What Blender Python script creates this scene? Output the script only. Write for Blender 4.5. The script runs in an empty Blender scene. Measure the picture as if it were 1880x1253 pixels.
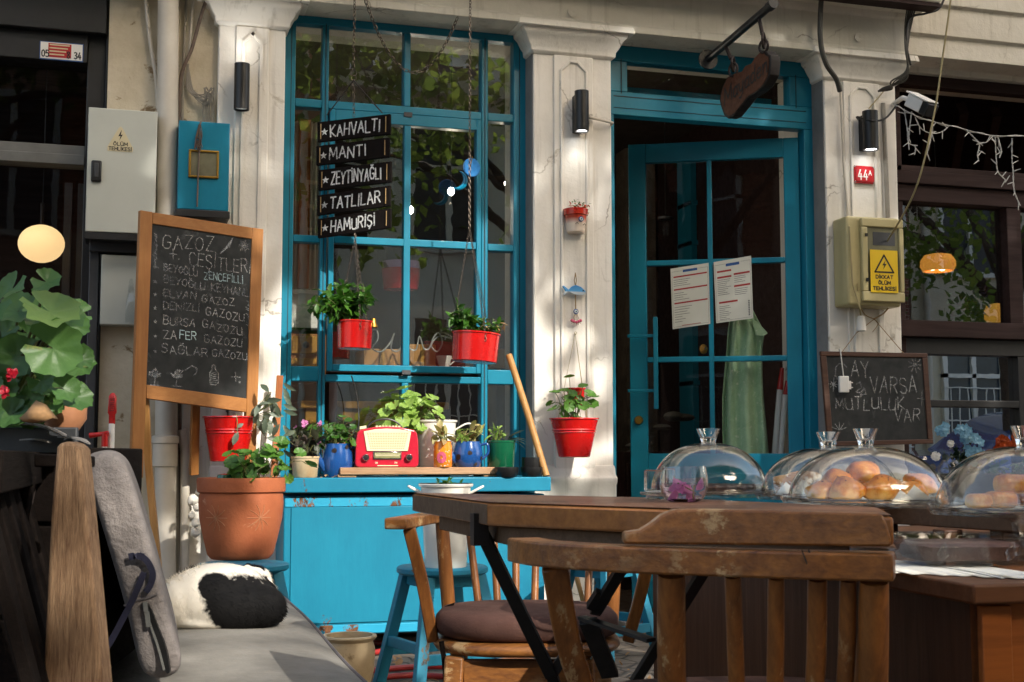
import bpy, math, random
from mathutils import Vector as V, Matrix as M
random.seed(7)
R = math.radians
SC = bpy.context.scene
COL = SC.collection
# ---------------------------------------------------------------- camera
FP, YH, YAW, CH = 2400.0, 840.0, R(16.4), .83          # focal length in photo pixels, horizon row, heading, eye height
PIT = math.atan((YH - 626.5) / FP)
CP = V((0, -5.85, CH))
F0 = V((math.sin(YAW), math.cos(YAW), 0)); RT = V((math.cos(YAW), -math.sin(YAW), 0)); ZZ = V((0, 0, 1))
FW = F0 * math.cos(PIT) + ZZ * math.sin(PIT); UP = ZZ * math.cos(PIT) - F0 * math.sin(PIT)
cam = bpy.data.objects.new('camera', bpy.data.cameras.new('camera')); COL.objects.link(cam)
cam.location = CP; cam.rotation_euler = (R(90) + PIT, 0, -YAW)
cam.data.sensor_width = 36; cam.data.lens = 36 * FP / 1880; cam.data.clip_start = .05; cam.data.clip_end = 3000
cam.data.dof.use_dof = True; cam.data.dof.focus_distance = 4.6; cam.data.dof.aperture_fstop = 22
SC.camera = cam
# ---------------------------------------------------------------- light
SUN = V((.42, -1, .70)).normalized()                    # towards the sun
SEL = math.asin(SUN.z); SAZ = math.atan2(SUN.x, SUN.y)
W = bpy.data.worlds.new('World'); SC.world = W; W.use_nodes = True
sky = W.node_tree.nodes.new('ShaderNodeTexSky'); sky.sky_type = 'NISHITA'; sky.sun_disc = False
sky.sun_elevation = SEL; sky.sun_rotation = SAZ; sky.dust_density = 4.5; sky.air_density = .9; sky.ozone_density = .6
bg = W.node_tree.nodes['Background']; bg.inputs[1].default_value = .15
wm_ = W.node_tree.nodes.new('ShaderNodeMix'); wm_.data_type = 'RGBA'; wm_.blend_type = 'MULTIPLY'; wm_.inputs[0].default_value = 1; wm_.inputs[7].default_value = (1.04, 1.0, .91, 1)   # hazy warm air
W.node_tree.links.new(sky.outputs[0], wm_.inputs[6]); W.node_tree.links.new(wm_.outputs[2], bg.inputs[0])
sl = bpy.data.lights.new('sun', 'SUN'); sl.energy = 2.0; sl.angle = R(.5); sl.color = (1, .95, .87)
so = bpy.data.objects.new('sun', sl); COL.objects.link(so); so.location = (4, -12, 9)
so.rotation_euler = SUN.to_track_quat('Z', 'Y').to_euler()
SC.view_settings.view_transform = 'Standard'; SC.view_settings.look = 'None'; SC.view_settings.gamma = 1
SC.view_settings.exposure = 1.62
SC.cycles.transparent_max_bounces = 64; SC.cycles.max_bounces = 14

# ---------------------------------------------------------------- photo pixel -> place in the world
def ray(px, py): return FW * FP + RT * (px - 940) + UP * (626.5 - py)
def at(px, py, Y=0.0):                                   # on the plane y = Y (the facade is y = 0)
    d = ray(px, py); return CP + d * ((Y - CP.y) / d.y)
def pd(px, py, D):                                       # at a horizontal distance D ahead of the eye
    d = ray(px, py); return CP + d * (D / d.dot(F0))
def pz(px, py, z):                                       # on a level plane
    d = ray(px, py); return CP + d * ((z - CP.z) / d.z)
def U(px, py=500, Y=0.0): return at(px, py, Y).x
def Zf(px, py, Y=0.0): return at(px, py, Y).z
def mpp(p): return (p - CP).dot(FW) / FP                 # metres per photo pixel at p
def lerp(a, b, t): return a + (b - a) * t
def rnd(a=-1.0, b=1.0): return random.uniform(a, b)

# ---------------------------------------------------------------- objects
WM = {}
def thing(name, label, cat, loc=(0, 0, 0), rz=0, group=None):
    o = bpy.data.objects.new(name, None); COL.objects.link(o); o.empty_display_size = .05
    o.location = loc; o.rotation_euler = (0, 0, rz); o['label'] = label; o['category'] = cat
    if group: o['group'] = group
    WM[o] = M.Translation(V(loc)) @ M.Rotation(rz, 4, 'Z'); return o
def tag(o, label, cat, group=None):
    o['label'] = label; o['category'] = cat
    if group: o['group'] = group
    return o
def copy_tree(o, parent=None):
    c = o.copy(); COL.objects.link(c); WM[c] = WM.get(o, M())
    if parent: c.parent = parent
    for ch in list(o.children): copy_tree(ch, c)
    return c

class MB:
    def __init__(s): s.v = []; s.f = []
    def add(s, vs, fs):
        n = len(s.v); s.v += [V(p) for p in vs]; s.f += [tuple(i + n for i in f) for f in fs]; return s
    def box(s, a, b, m=None):
        a, b = V(a), V(b)
        vs = [V((x, y, z)) for x in (a.x, b.x) for y in (a.y, b.y) for z in (a.z, b.z)]
        if m: vs = [m @ p for p in vs]
        fl = ((b.x - a.x) * (b.y - a.y) * (b.z - a.z) < 0) ^ bool(m and m.determinant() < 0)
        fs = [(0, 1, 3, 2), (4, 6, 7, 5), (0, 4, 5, 1), (2, 3, 7, 6), (0, 2, 6, 4), (1, 5, 7, 3)]
        return s.add(vs, [f[::-1] for f in fs] if fl else fs)
    def prism(s, poly, d):                                # flat outline (3-D points) pushed along d
        d = V(d); n = len(poly); vs = [V(p) for p in poly]; vs += [p + d for p in vs]
        nr = sum(((vs[i] - vs[0]).cross(vs[(i + 1) % n] - vs[0]) for i in range(n)), V((0, 0, 0)))
        fs = [tuple(range(n))[::-1], tuple(range(n, 2 * n))] + [(i, (i + 1) % n, n + (i + 1) % n, n + i) for i in range(n)]
        if nr.dot(d) < 0: fs = [f[::-1] for f in fs]
        return s.add(vs, fs)
    def loft(s, rings, cap=True, closed=True):
        n = len(rings[0]); vs = [p for r in rings for p in r]; fs = []
        for k in range(len(rings) - 1):
            for i in range(n if closed else n - 1):
                j = (i + 1) % n; fs.append((k * n + i, k * n + j, (k + 1) * n + j, (k + 1) * n + i))
        if cap: fs += [tuple(range(n))[::-1], tuple(range((len(rings) - 1) * n, len(rings) * n))]
        return s.add(vs, fs)
    def tube(s, pts, r, n=8, cap=True, closed=False):
        pts = [V(p) for p in pts]; k = len(pts); rs = r if isinstance(r, (list, tuple)) else [r] * k
        rings = []; ref = None
        for i in range(k):
            if closed: t = pts[(i + 1) % k] - pts[i - 1]
            else: t = pts[min(i + 1, k - 1)] - pts[max(i - 1, 0)]
            if t.length < 1e-9: t = V((0, 0, 1))
            t.normalize()
            if ref is None: ref = V((0, 0, 1)) if abs(t.z) < .9 else V((1, 0, 0))
            a = ref - t * ref.dot(t)
            if a.length < 1e-6: a = t.orthogonal()
            a.normalize(); b = t.cross(a); ref = a
            rings.append([pts[i] + (a * math.cos(6.28319 * j / n) + b * math.sin(6.28319 * j / n)) * rs[i] for j in range(n)])
        if closed: rings.append(rings[0])
        return s.loft(rings, cap and not closed)
    def strip(s, pts, side, w, t):                        # a bar of rectangular section along pts: w along side, t across
        side = V(side).normalized(); pts = [V(p) for p in pts]; rings = []
        for i in range(len(pts)):
            tg = (pts[min(i + 1, len(pts) - 1)] - pts[max(i - 1, 0)]).normalized()
            a = (side - tg * side.dot(tg)).normalized(); b = tg.cross(a)
            ww = w[i] if isinstance(w, (list, tuple)) else w
            rings.append([pts[i] + a * x * ww / 2 + b * y * t / 2 for x, y in ((-1, -1), (1, -1), (1, 1), (-1, 1))])
        return s.loft(rings)
    def lathe(s, prof, c=(0, 0, 0), n=24, m=None, wav=None, a0=0, a1=6.2831853):
        c = V(c); full = abs(a1 - a0 - 6.2831853) < 1e-4; rings = []
        for r, z in prof:
            ring = []
            for j in range(n if full else n + 1):
                a = a0 + (a1 - a0) * j / n; rr = r * (1 + (wav(a, z) if wav else 0))
                p = V((rr * math.cos(a), rr * math.sin(a), z)); ring.append(c + (m @ p if m else p))
            rings.append(ring)
        return s.loft(rings, False, full)
    def ball(s, c, r, n=12, m=None):
        r = V(r) if not isinstance(r, (int, float)) else V((r, r, r)); c = V(c); k = max(4, n // 2 + 1); prof = []
        for i in range(k + 1):
            a = -math.pi / 2 + math.pi * i / k; prof.append((max(math.cos(a), 1e-4), math.sin(a)))
        q = M.Diagonal(r)
        if m: q = m @ q
        return s.lathe(prof, c, n, q)
    def merge(s, o): return s.add(o.v, o.f)
    def xf(s, m): s.v = [m @ p for p in s.v]; return s
    def build(s, name, mt, parent=None, bevel=0, ang=38, flat=False, local=False, sub=0, solid=0, seg=2):
        me = bpy.data.meshes.new(name); vs = s.v
        par = parent
        while par is not None and par not in WM: par = par.parent
        if par is not None and not local:
            inv = WM[par].inverted(); vs = [inv @ p for p in vs]
        me.from_pydata([tuple(p) for p in vs], [], s.f); me.update()
        if mt: me.materials.append(mt)
        if name in ('foliage', 'yellow_edged_leaf', 'striped_foliage', 'dry_leaf'): ang = 180
        if not flat:
            me.polygons.foreach_set('use_smooth', [True] * len(me.polygons)); me.set_sharp_from_angle(angle=R(ang))
        o = bpy.data.objects.new(name, me); COL.objects.link(o)
        if parent: o.parent = parent
        if solid:
            q = o.modifiers.new('solid', 'SOLIDIFY'); q.thickness = solid; q.offset = 0
        if bevel:
            q = o.modifiers.new('bevel', 'BEVEL'); q.width = bevel; q.segments = seg; q.limit_method = 'ANGLE'; q.angle_limit = R(35)
            q.harden_normals = False
        if sub:
            q = o.modifiers.new('sub', 'SUBSURF'); q.levels = sub; q.render_levels = sub
        return o

# ---------------------------------------------------------------- materials
def C(h):                                                 # sRGB hex -> linear
    c = [int(h[i:i + 2], 16) / 255 for i in (0, 2, 4)]
    return tuple(x / 12.92 if x <= .04045 else ((x + .055) / 1.055) ** 2.4 for x in c) + (1,)
class NT:
    def __init__(s, name):
        s.m = bpy.data.materials.new(name); s.m.use_nodes = True; s.t = s.m.node_tree; s.n = s.t.nodes
        s.p = s.n['Principled BSDF']; s.out = s.n['Material Output']
    def new(s, t, **k):
        x = s.n.new(t)
        for a, b in k.items(): setattr(x, a, b)
        return x
    def link(s, a, b): s.t.links.new(a, b)
    def coord(s, scale=(1, 1, 1), rot=(0, 0, 0), kind='Object'):
        c = s.new('ShaderNodeTexCoord'); mp = s.new('ShaderNodeMapping')
        mp.inputs['Scale'].default_value = scale; mp.inputs['Rotation'].default_value = rot
        s.link(c.outputs[kind], mp.inputs[0]); return mp.outputs[0]
    def noise(s, co, sc, det=4, rough=.6, dist=0):
        x = s.new('ShaderNodeTexNoise'); x.inputs['Scale'].default_value = sc; x.inputs['Detail'].default_value = det
        x.inputs['Roughness'].default_value = rough; x.inputs['Distortion'].default_value = dist
        s.link(co, x.inputs['Vector']); return x.outputs['Fac']
    def ramp(s, fac, stops, interp='LINEAR'):
        x = s.new('ShaderNodeValToRGB'); x.color_ramp.interpolation = interp; e = x.color_ramp.elements
        while len(e) < len(stops): e.new(.5)
        for i, (p, c) in enumerate(stops): e[i].position = p; e[i].color = c if len(c) == 4 else tuple(c) + (1,)
        s.link(fac, x.inputs[0]); return x.outputs[0]
    def mix(s, f, a, b):
        x = s.new('ShaderNodeMix', data_type='RGBA')
        for v, i in ((f, 0), (a, 6), (b, 7)):
            if hasattr(v, 'links'): s.link(v, x.inputs[i])
            else: x.inputs[i].default_value = v
        return x.outputs[2]
    def math(s, op, a, b=0.0):
        x = s.new('ShaderNodeMath', operation=op)
        for v, i in ((a, 0), (b, 1)):
            if hasattr(v, 'links'): s.link(v, x.inputs[i])
            else: x.inputs[i].default_value = v
        return x.outputs[0]
    def bump(s, h, st=.3, d=.01):
        x = s.new('ShaderNodeBump'); x.inputs['Strength'].default_value = st; x.inputs['Distance'].default_value = d
        s.link(h, x.inputs['Height']); s.link(x.outputs[0], s.p.inputs['Normal'])
    def base(s, c):
        if hasattr(c, 'links'): s.link(c, s.p.inputs['Base Color'])
        else: s.p.inputs['Base Color'].default_value = c
    def set(s, **k):
        for a, b in k.items():
            i = s.p.inputs[a.replace('_', ' ')]
            if hasattr(b, 'links'): s.link(b, i)
            else: i.default_value = b
        return s
BW = [(.0, (0, 0, 0, 1)), (1, (1, 1, 1, 1))]
def dk(c, k): return (c[0] * k, c[1] * k, c[2] * k, 1)
def simple(name, c1, c2=None, rough=.5, sc=6, bump=.15, bs=60, bd=.003, metal=0, coat=0, spec=.5, stain=None, stain_amt=.55, crack=0):
    t = NT(name); co = t.coord(); c2 = c2 or dk(c1, .78)
    f = t.noise(co, sc, 5, .65); col = t.mix(t.ramp(f, [(.3, (0, 0, 0, 1)), (.7, (1, 1, 1, 1))]), c1, c2)
    if stain:
        g = t.noise(co, sc * 2.3, 6, .7, .4); col = t.mix(t.ramp(g, [(stain_amt, (0, 0, 0, 1)), (stain_amt + .06, (1, 1, 1, 1))]), col, stain)
    if crack:
        wv = t.new('ShaderNodeVectorMath', operation='ADD'); nz = t.new('ShaderNodeTexNoise'); nz.inputs['Scale'].default_value = 7; nz.inputs['Detail'].default_value = 5; t.link(co, nz.inputs['Vector'])
        sv = t.new('ShaderNodeVectorMath', operation='SCALE'); sv.inputs['Scale'].default_value = .22; t.link(nz.outputs['Color'], sv.inputs[0]); t.link(co, wv.inputs[0]); t.link(sv.outputs[0], wv.inputs[1])
        vo = t.new('ShaderNodeTexVoronoi', feature='DISTANCE_TO_EDGE'); vo.inputs['Scale'].default_value = crack; t.link(wv.outputs[0], vo.inputs['Vector'])
        ck = t.math('MULTIPLY', t.ramp(vo.outputs['Distance'], [(0, (1, 1, 1, 1)), (.014, (0, 0, 0, 1))]), t.ramp(t.noise(co, 2.6, 2), [(.5, (0, 0, 0, 1)), (.6, (.75, .75, .75, 1))])); col = t.mix(ck, col, C('7d7362'))
        dr = t.noise(t.coord((9, 9, .5)), 3, 4); col = t.mix(t.ramp(dr, [(.56, (0, 0, 0, 1)), (.78, (.5, .5, .5, 1))]), col, C('8f8675'))
    t.base(col); t.set(Roughness=t.ramp(t.noise(co, sc * 3, 3), [(.2, (rough * .75,) * 3), (.8, (min(1, rough * 1.25),) * 3)]), Metallic=metal, Coat_Weight=coat)
    t.p.inputs['Specular IOR Level'].default_value = spec
    if bump: t.bump(t.noise(co, bs, 4), bump, bd)
    return t.m
def wood(name, c1, c2, axis='X', sc=1.0, rough=.5, bump=.25, wear=None, wear_at=.62, coat=0, band=18, spec=.35):
    t = NT(name); t.p.inputs['Specular IOR Level'].default_value = spec; s = {'X': (.07, 1, 1), 'Y': (1, .07, 1), 'Z': (1, 1, .07)}[axis]
    co = t.coord(tuple(a * sc for a in s))
    g = t.noise(co, band * 2, 6, .7, .6); g2 = t.noise(co, band * 7, 3, .6); big = t.noise(t.coord((sc, sc, sc)), 5, 3)
    f = t.math('ADD', t.math('MULTIPLY', g, .6), t.math('ADD', t.math('MULTIPLY', g2, .25), t.math('MULTIPLY', big, .25)))
    col = t.mix(t.ramp(f, [(.38, (0, 0, 0, 1)), (.7, (1, 1, 1, 1))]), c1, c2)
    if wear:
        wn = t.noise(t.coord(tuple(a * sc * 1 for a in {'X': (.35, 1, 1), 'Y': (1, .35, 1), 'Z': (1, 1, .35)}[axis])), 22, 8, .75)
        wm = t.math('MULTIPLY', t.ramp(wn, [(wear_at, (0, 0, 0, 1)), (wear_at + .05, (1, 1, 1, 1))]), t.ramp(t.noise(t.coord(), 3.5, 2), [(.42, (0, 0, 0, 1)), (.52, (1, 1, 1, 1))]))
        col = t.mix(wm, col, wear)
    t.base(col); t.set(Roughness=t.ramp(g, [(.2, (rough * .8,) * 3), (.8, (min(1, rough * 1.3),) * 3)]), Coat_Weight=coat)
    t.bump(t.math('ADD', g, g2), bump, .003); return t.m
def chipped(name, c1, c2, under, rough=.38, at_=.66, sc=9, drip=0, bump=.25):
    t = NT(name); co = t.coord((1, 1, .55)); f = t.noise(co, 3, 5, .65)
    col = t.mix(t.ramp(f, [(.3, (0, 0, 0, 1)), (.72, (1, 1, 1, 1))]), c1, c2)
    n1 = t.noise(co, sc, 10, .72, .3)
    m = t.ramp(n1, [(at_, (0, 0, 0, 1)), (at_ + .02, (1, 1, 1, 1))])
    u = t.mix(t.ramp(t.noise(co, 40, 3), [(.4, (0, 0, 0, 1)), (.6, (1, 1, 1, 1))]), under, dk(under, .45))
    t.base(t.mix(m, col, u)); t.set(Roughness=t.mix(m, (rough,) * 3 + (1,), (.85, .85, .85, 1)))
    t.p.inputs['Specular IOR Level'].default_value = .35
    h = t.math('ADD', t.math('MULTIPLY', m, -.8), t.math('MULTIPLY', t.noise(t.coord((1, 1, .2)), 45, 3), .5))
    t.bump(h, bump, .003); return t.m
def glass(name, tint=(1, 1, 1, 1), ior=1.5, rough=0.0, wob=0, boost=1.0):
    t = NT(name); t.n.remove(t.p)
    tr = t.new('ShaderNodeBsdfTransparent'); tr.inputs[0].default_value = tint
    gl = t.new('ShaderNodeBsdfGlossy'); gl.inputs['Roughness'].default_value = rough
    fr = t.new('ShaderNodeFresnel'); gm = t.new('ShaderNodeNewGeometry'); t.link(t.math('ADD', t.math('MULTIPLY', gm.outputs['Backfacing'], 1 / ior - ior), ior), fr.inputs[0]); mx = t.new('ShaderNodeMixShader')
    f = t.math('MINIMUM', t.math('MULTIPLY', fr.outputs[0], boost), 1.0)
    if wob:
        b = t.new('ShaderNodeBump'); b.inputs['Strength'].default_value = wob; b.inputs['Distance'].default_value = .01
        t.link(t.noise(t.coord(), 5, 2), b.inputs['Height']); t.link(b.outputs[0], gl.inputs['Normal'])
    t.link(f, mx.inputs[0]); t.link(tr.outputs[0], mx.inputs[1]); t.link(gl.outputs[0], mx.inputs[2])
    t.link(mx.outputs[0], t.out.inputs[0]); return t.m
def emit(name, col, st):
    t = NT(name); t.base(col); t.set(Emission_Color=col, Emission_Strength=st); return t.m
def leafmat(name, c1, c2, edge=None, rough=.45, tr=.35):
    t = NT(name); co = t.coord(); f = t.noise(co, 9, 4)
    info = t.new('ShaderNodeNewGeometry')
    col = t.mix(info.outputs['Random Per Island'], c1, c2)
    col = t.mix(t.ramp(f, [(.35, (0, 0, 0, 1)), (.75, (1, 1, 1, 1))]), col, dk(c2, 1.25))
    if edge: col = t.mix(t.ramp(t.noise(co, 14, 5), [(.64, (0, 0, 0, 1)), (.72, (1, 1, 1, 1))]), col, edge)
    t.base(col); t.set(Roughness=rough); t.bump(t.noise(co, 55, 4), .35, .004)
    tl = t.new('ShaderNodeBsdfTranslucent'); t.link(col, tl.inputs[0]); mx = t.new('ShaderNodeMixShader'); mx.inputs[0].default_value = tr
    t.link(t.p.outputs[0], mx.inputs[1]); t.link(tl.outputs[0], mx.inputs[2]); t.link(mx.outputs[0], t.out.inputs[0]); return t.m
def chalkmat(name, c, dens=.5):
    t = NT(name); co = t.coord(); n = t.noise(co, 160, 3, .8); b = t.noise(co, 9, 2)
    a = t.math('MULTIPLY', t.ramp(n, [(.3, (.25, .25, .25, 1)), (.6, (1, 1, 1, 1))]), t.ramp(b, [(.3, (dens * .45,) * 3), (.65, (min(1, dens * 1.5),) * 3)]))
    t.base(c); t.set(Roughness=.95, Alpha=a); return t.m

BLUE = C('157d98')
m = {}
m['plaster'] = simple('cream plaster', C('d9d4c8'), C('c4beb0'), .85, 2.2, .5, 26, .006, stain=C('a5977f'), stain_amt=.68, spec=.2, crack=2.2)
m['plaster_w'] = simple('white limewash', C('e8e4dc'), C('d6d1c6'), .8, 1.7, .5, 20, .006, stain=C('aca28f'), stain_amt=.66, spec=.2, crack=2.6)
m['plaster_old'] = simple('peeling plaster', C('d2c8b2'), C('b0a48c'), .9, 3.2, .6, 30, .008, stain=C('857055'), stain_amt=.60, spec=.15)
m['cement'] = simple('grey cement', C('8b8a88'), C('757472'), .9, 5, .5, 40, .005, spec=.15)
m['blue'] = chipped('blue gloss paint', BLUE, C('11687f'), C('5b6a60'), .33, .70, 8)
m['blue_sill'] = chipped('weathered blue paint', C('167f9b'), C('106c88'), C('6b4a33'), .42, .655, 7, bump=.45)
m['blue_old'] = chipped('worn blue stool paint', C('237f99'), C('186a84'), C('6c5a48'), .5, .61, 11)
m['blackmetal'] = simple('black metal', C('1d1d1e'), C('121213'), .45, 8, .1)
m['darkmetal'] = simple('dark grey metal', C('3a3c3f'), C('2b2d30'), .5, 6, .1)
m['greymetal'] = simple('grey metal', C('6a6a66'), C('585854'), .5, 6, .1)
m['iron'] = simple('rusty iron', C('3b2f29'), C('241d1a'), .6, 30, .4, 120, .002, metal=.5)
m['chain'] = simple('tarnished chain', C('6d6258'), C('3a332d'), .45, 60, .2, metal=.7)
m['cabinet'] = simple('light grey enamel', C('bdbfb4'), C('b0b2a7'), .45, 2, .05, stain=C('999a8f'), stain_amt=.74)
m['pipe'] = simple('white pvc', C('c9c2b5'), C('b6ae9f'), .5, 4, .1, stain=C('948b7a'), stain_amt=.66)
m['pipe2'] = simple('old grey pipe', C('9b958a'), C('837d72'), .6, 5, .2, stain=C('6d675c'), stain_amt=.62)
m['hose'] = simple('brown flex hose', C('6d5b4c'), C('4e4037'), .6, 30, .5, 200, .003)
m['black'] = simple('black plastic', C('161616'), C('0e0e0e'), .4, 10, .05)
m['board'] = simple('chalkboard', C('151716'), C('1e201f'), .75, 5, .05, stain=C('363837'), stain_amt=.6)
m['boardw'] = wood('black painted plank', C('0e0b0a'), C('171210'), 'X', 1, .9, spec=.1)
m['chalk'] = chalkmat('chalk', (.58, .58, .56, 1), .4)
m['chalk_hi'] = chalkmat('strong chalk', (.8, .8, .78, 1), .95)
m['chalk_lo'] = chalkmat('faint chalk', (.55, .56, .56, 1), .34)
m['chalk_bl'] = chalkmat('pale blue chalk', (.5, .66, .68, 1), .75)
m['oak'] = wood('honey pine frame', C('a5713c'), C('8d5a2b'), 'Z', 1, .5, .15)
m['oakx'] = wood('honey pine rail', C('a5713c'), C('8d5a2b'), 'X', 1, .5, .15)
m['stick'] = wood('orange stained stick', C('a05a1d'), C('84450f'), 'Z', 1, .5)
m['pole'] = wood('broom handle wood', C('b98a50'), C('9a6d38'), 'Z', 1, .5, .1)
m['post'] = wood('weathered post', C('ad8c6a'), C('573b28'), 'Z', 1.6, .85, 1.0, band=62)
m['slat'] = wood('dark bench slats', C('1a1411'), C('0e0a08'), 'Y', 1, .9, .5, spec=.08)
m['plank'] = wood('raw plank', C('b99474'), C('94704f'), 'X', 1, .8, .4)
m['table'] = wood('stained table wood', C('b0733b'), C('804e24'), 'X', 1.3, .36, .12, coat=.25)
m['tabletop'] = wood('dark table top', C('6b4631'), C('523420'), 'X', 1.3, .5, .15, coat=.05)
m['tabledk'] = wood('weathered table edge', C('6e5742'), C('574433'), 'X', 1.6, .6, .2)
m['chair'] = wood('brown chair wood', C('9f6832'), C('58331b'), 'X', 1.2, .42, .25, wear=C('b3946a'), wear_at=.50, coat=.15)
m['chairz'] = wood('brown spindle wood', C('9c632f'), C('60381a'), 'Z', 1.2, .4, .2, wear=C('a98a61'), wear_at=.58, coat=.2)
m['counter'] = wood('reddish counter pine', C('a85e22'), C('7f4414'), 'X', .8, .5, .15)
m['counter_shade'] = wood('shaded counter wood', C('52301a'), C('3a2010'), 'Z', .8, .5, .15)  # same counter pine, with the shade on the side put into its colour
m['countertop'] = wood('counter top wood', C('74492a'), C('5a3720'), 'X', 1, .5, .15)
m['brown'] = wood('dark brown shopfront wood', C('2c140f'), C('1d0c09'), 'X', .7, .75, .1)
m['cushion'] = simple('grey crushed fabric', C('857e7a'), C('645e5b'), .85, 9, .9, 70, .006, spec=.2)
m['seat'] = simple('grey bench fabric', C('8f8b83'), C('79756d'), .9, 7, .5, 60, .004, spec=.2)
m['piping'] = simple('grey piping', C('6f6a6b'), None, .8)
m['brownfab'] = simple('brown cushion cloth', C('5d4138'), C('4b332c'), .85, 9, .5, 160, .002, spec=.25)
m['strap'] = simple('navy webbing', C('23233a'), C('17172a'), .7, 30, .3, 300, .001)
m['red'] = simple('red enamel', C('c4120f'), C('a80c0b'), .26, 5, .35, 11, .004, coat=.35, stain=C('6d1a12'), stain_amt=.70)
m['redp'] = simple('red plastic', C('c01812'), C('a5120d'), .35, 5, .05)
m['redin'] = simple('dull red', C('8d1a1c'), None, .5)
m['hosered'] = simple('red garden hose', C('a02824'), C('851f1c'), .4, 8, .1)
m['terra'] = simple('terracotta', C('a8603c'), C('8f4c2d'), .75, 5, .5, 40, .004, stain=C('bd8a68'), stain_amt=.63, spec=.3)
m['terra2'] = simple('pale terracotta', C('b07a58'), C('94623f'), .8, 6, .3)
m['beige'] = simple('beige glazed clay', C('c2ac88'), C('a58c66'), .5, 6, .4, 40, .003, stain=C('8d7553'), stain_amt=.62)
m['stonepot'] = simple('pale stone pot', C('c4b694'), C('a5835a'), .85, 7, .5, 60, .003, stain=C('8d7c5e'), stain_amt=.62)
m['soil'] = simple('soil', C('3a2a1e'), C('20160f'), .95, 30, 1, 60, .02)
m['enamel'] = simple('white enamel', C('e9e6dd'), C('dedacf'), .2, 3, .03, coat=.3, stain=C('8b7b63'), stain_amt=.76)
m['blueen'] = simple('blue enamel', C('1d4f8f'), C('173f78'), .2, 5, .05, coat=.5, stain=C('3b2a22'), stain_amt=.66)
m['greenen'] = simple('green enamel', C('115a3c'), C('0d4a31'), .22, 4, .05, coat=.4)
m['orange'] = simple('orange painted glass', C('e2861a'), C('cf7410'), .3, 4, .05, coat=.3)
m['pinkp'] = simple('pink paint', C('d8607c'), C('a23a56'), .5, 40, 0)
m['white'] = simple('white paint', C('e6e3dc'), C('dcd8cf'), .5, 4, .03)
m['cream'] = simple('cream plastic', C('e3d9b4'), C('d9cea5'), .4, 4, .03)
m['meter'] = simple('yellowed meter plastic', C('b9ad7f'), C('a89b6c'), .45, 3, .05, stain=C('958a60'), stain_amt=.68)
m['yellow'] = simple('yellow sign', C('e6bf10'), C('d9b208'), .45, 3, .02)
m['sticker'] = simple('aged sticker', C('cfc3a0'), C('c2b58f'), .6, 4, .02)
m['signred'] = simple('red number plate', C('b3242b'), C('a01c23'), .3, 4, .03, coat=.3)
m['signwhite'] = simple('sign white', C('e8e6e0'), None, .5, 4, 0)
m['ink'] = simple('black ink', C('151515'), None, .6, 4, 0)
m['inkgrey'] = simple('grey print', C('5c5f60'), None, .7, 4, 0)
m['menured'] = simple('red print', C('a8322f'), None, .7, 4, 0)
m['menublue'] = simple('blue print', C('24508f'), None, .7, 4, 0)
m['paper'] = simple('paper', C('cfd0c6'), C('c4c5bb'), .8, 4, .02)
m['napkin'] = simple('white paper lining', C('e4e2da'), C('d4d2c8'), .85, 8, .5, 60, .004)
m['radio'] = simple('radio red lacquer', C('bd2236'), C('ad1c30'), .2, 3, .02, coat=.5)
m['chrome'] = simple('chrome', C('bdbdbd'), None, .15, 4, 0, metal=1)
m['brass'] = simple('brass', C('b08a3c'), C('8d6b2b'), .35, 6, .05, metal=.9)
m['rope'] = simple('jute twine', C('a5895c'), C('7b6340'), .9, 60, .6, 300, .002)
m['wire'] = simple('pale cord', C('a99a6f'), C('94855c'), .6, 8, .1)
m['cablew'] = simple('white cable', C('c9c6bf'), C('b3b0a8'), .5, 10, .05)
m['cableb'] = simple('black cable', C('1c1b1a'), None, .5, 10, .05)
m['glass'] = glass('window glass', (.97, .98, .97, 1), 1.6, 0, .03, 3.6)
m['glassd'] = glass('dark shop glass', (.93, .93, .93, 1), 1.4, 0, .02, .6)
m['dome'] = glass('clear dome glass', (.95, .95, .94, 1), 1.5, .02, .35, 1.7)
tq = NT('crystal glass'); tq.base((.97, .98, .98, 1)); tq.set(Roughness=.01, IOR=1.5); tq.p.inputs['Transmission Weight'].default_value = 1; m['crystal'] = tq.m
m['clear'] = glass('clear tumbler glass', (.95, .96, .96, 1), 1.5, 0, .1, .9)
m['water'] = glass('pinkish water', (.93, .84, .88, 1), 1.33)
tq = NT('egg washed bun crust'); co = tq.coord(); sq = tq.new('ShaderNodeSeparateXYZ'); tq.link(co, sq.inputs[0]); nq = tq.noise(co, 38, 5, .7)
hq = tq.math('ADD', tq.math('MULTIPLY', sq.outputs[2], 17), tq.math('MULTIPLY', tq.math('SUBTRACT', nq, .5), 1.5)); tq.base(tq.ramp(hq, [(.1, C('e8b35c')), (.38, C('d98a2b')), (.68, C('ad5a14')), (1, C('74360b'))])); tq.set(Roughness=.32, Coat_Weight=.4); tq.bump(nq, .6, .004); m['bunskin'] = tq.m
m['pastry'] = simple('golden bun crust', C('e6a94e'), C('c77a24'), .45, 26, .5, 60, .004, stain=C('9a5012'), stain_amt=.56)
m['pastry2'] = simple('yellow pastry', C('e3b75f'), C('cf9236'), .6, 14, .5, 50, .005)
m['choco'] = simple('chocolate cake', C('2d1712'), C('1e0e0a'), .5, 20, .6, 60, .005)
m['brownie'] = simple('brownie', C('4b2a20'), C('33190f'), .6, 18, .6, 60, .006)
m['sugar'] = simple('sugar dusted roll', C('c9a071'), C('8d5a2c'), .8, 18, .5, stain=C('f0ebe0'), stain_amt=.5)
m['leaf'] = leafmat('geranium leaf', C('5f8a34'), C('477028'))
m['leafbig'] = leafmat('large geranium leaf', C('577c3d'), C('3d5f2d'), C('a3954f'))
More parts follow.
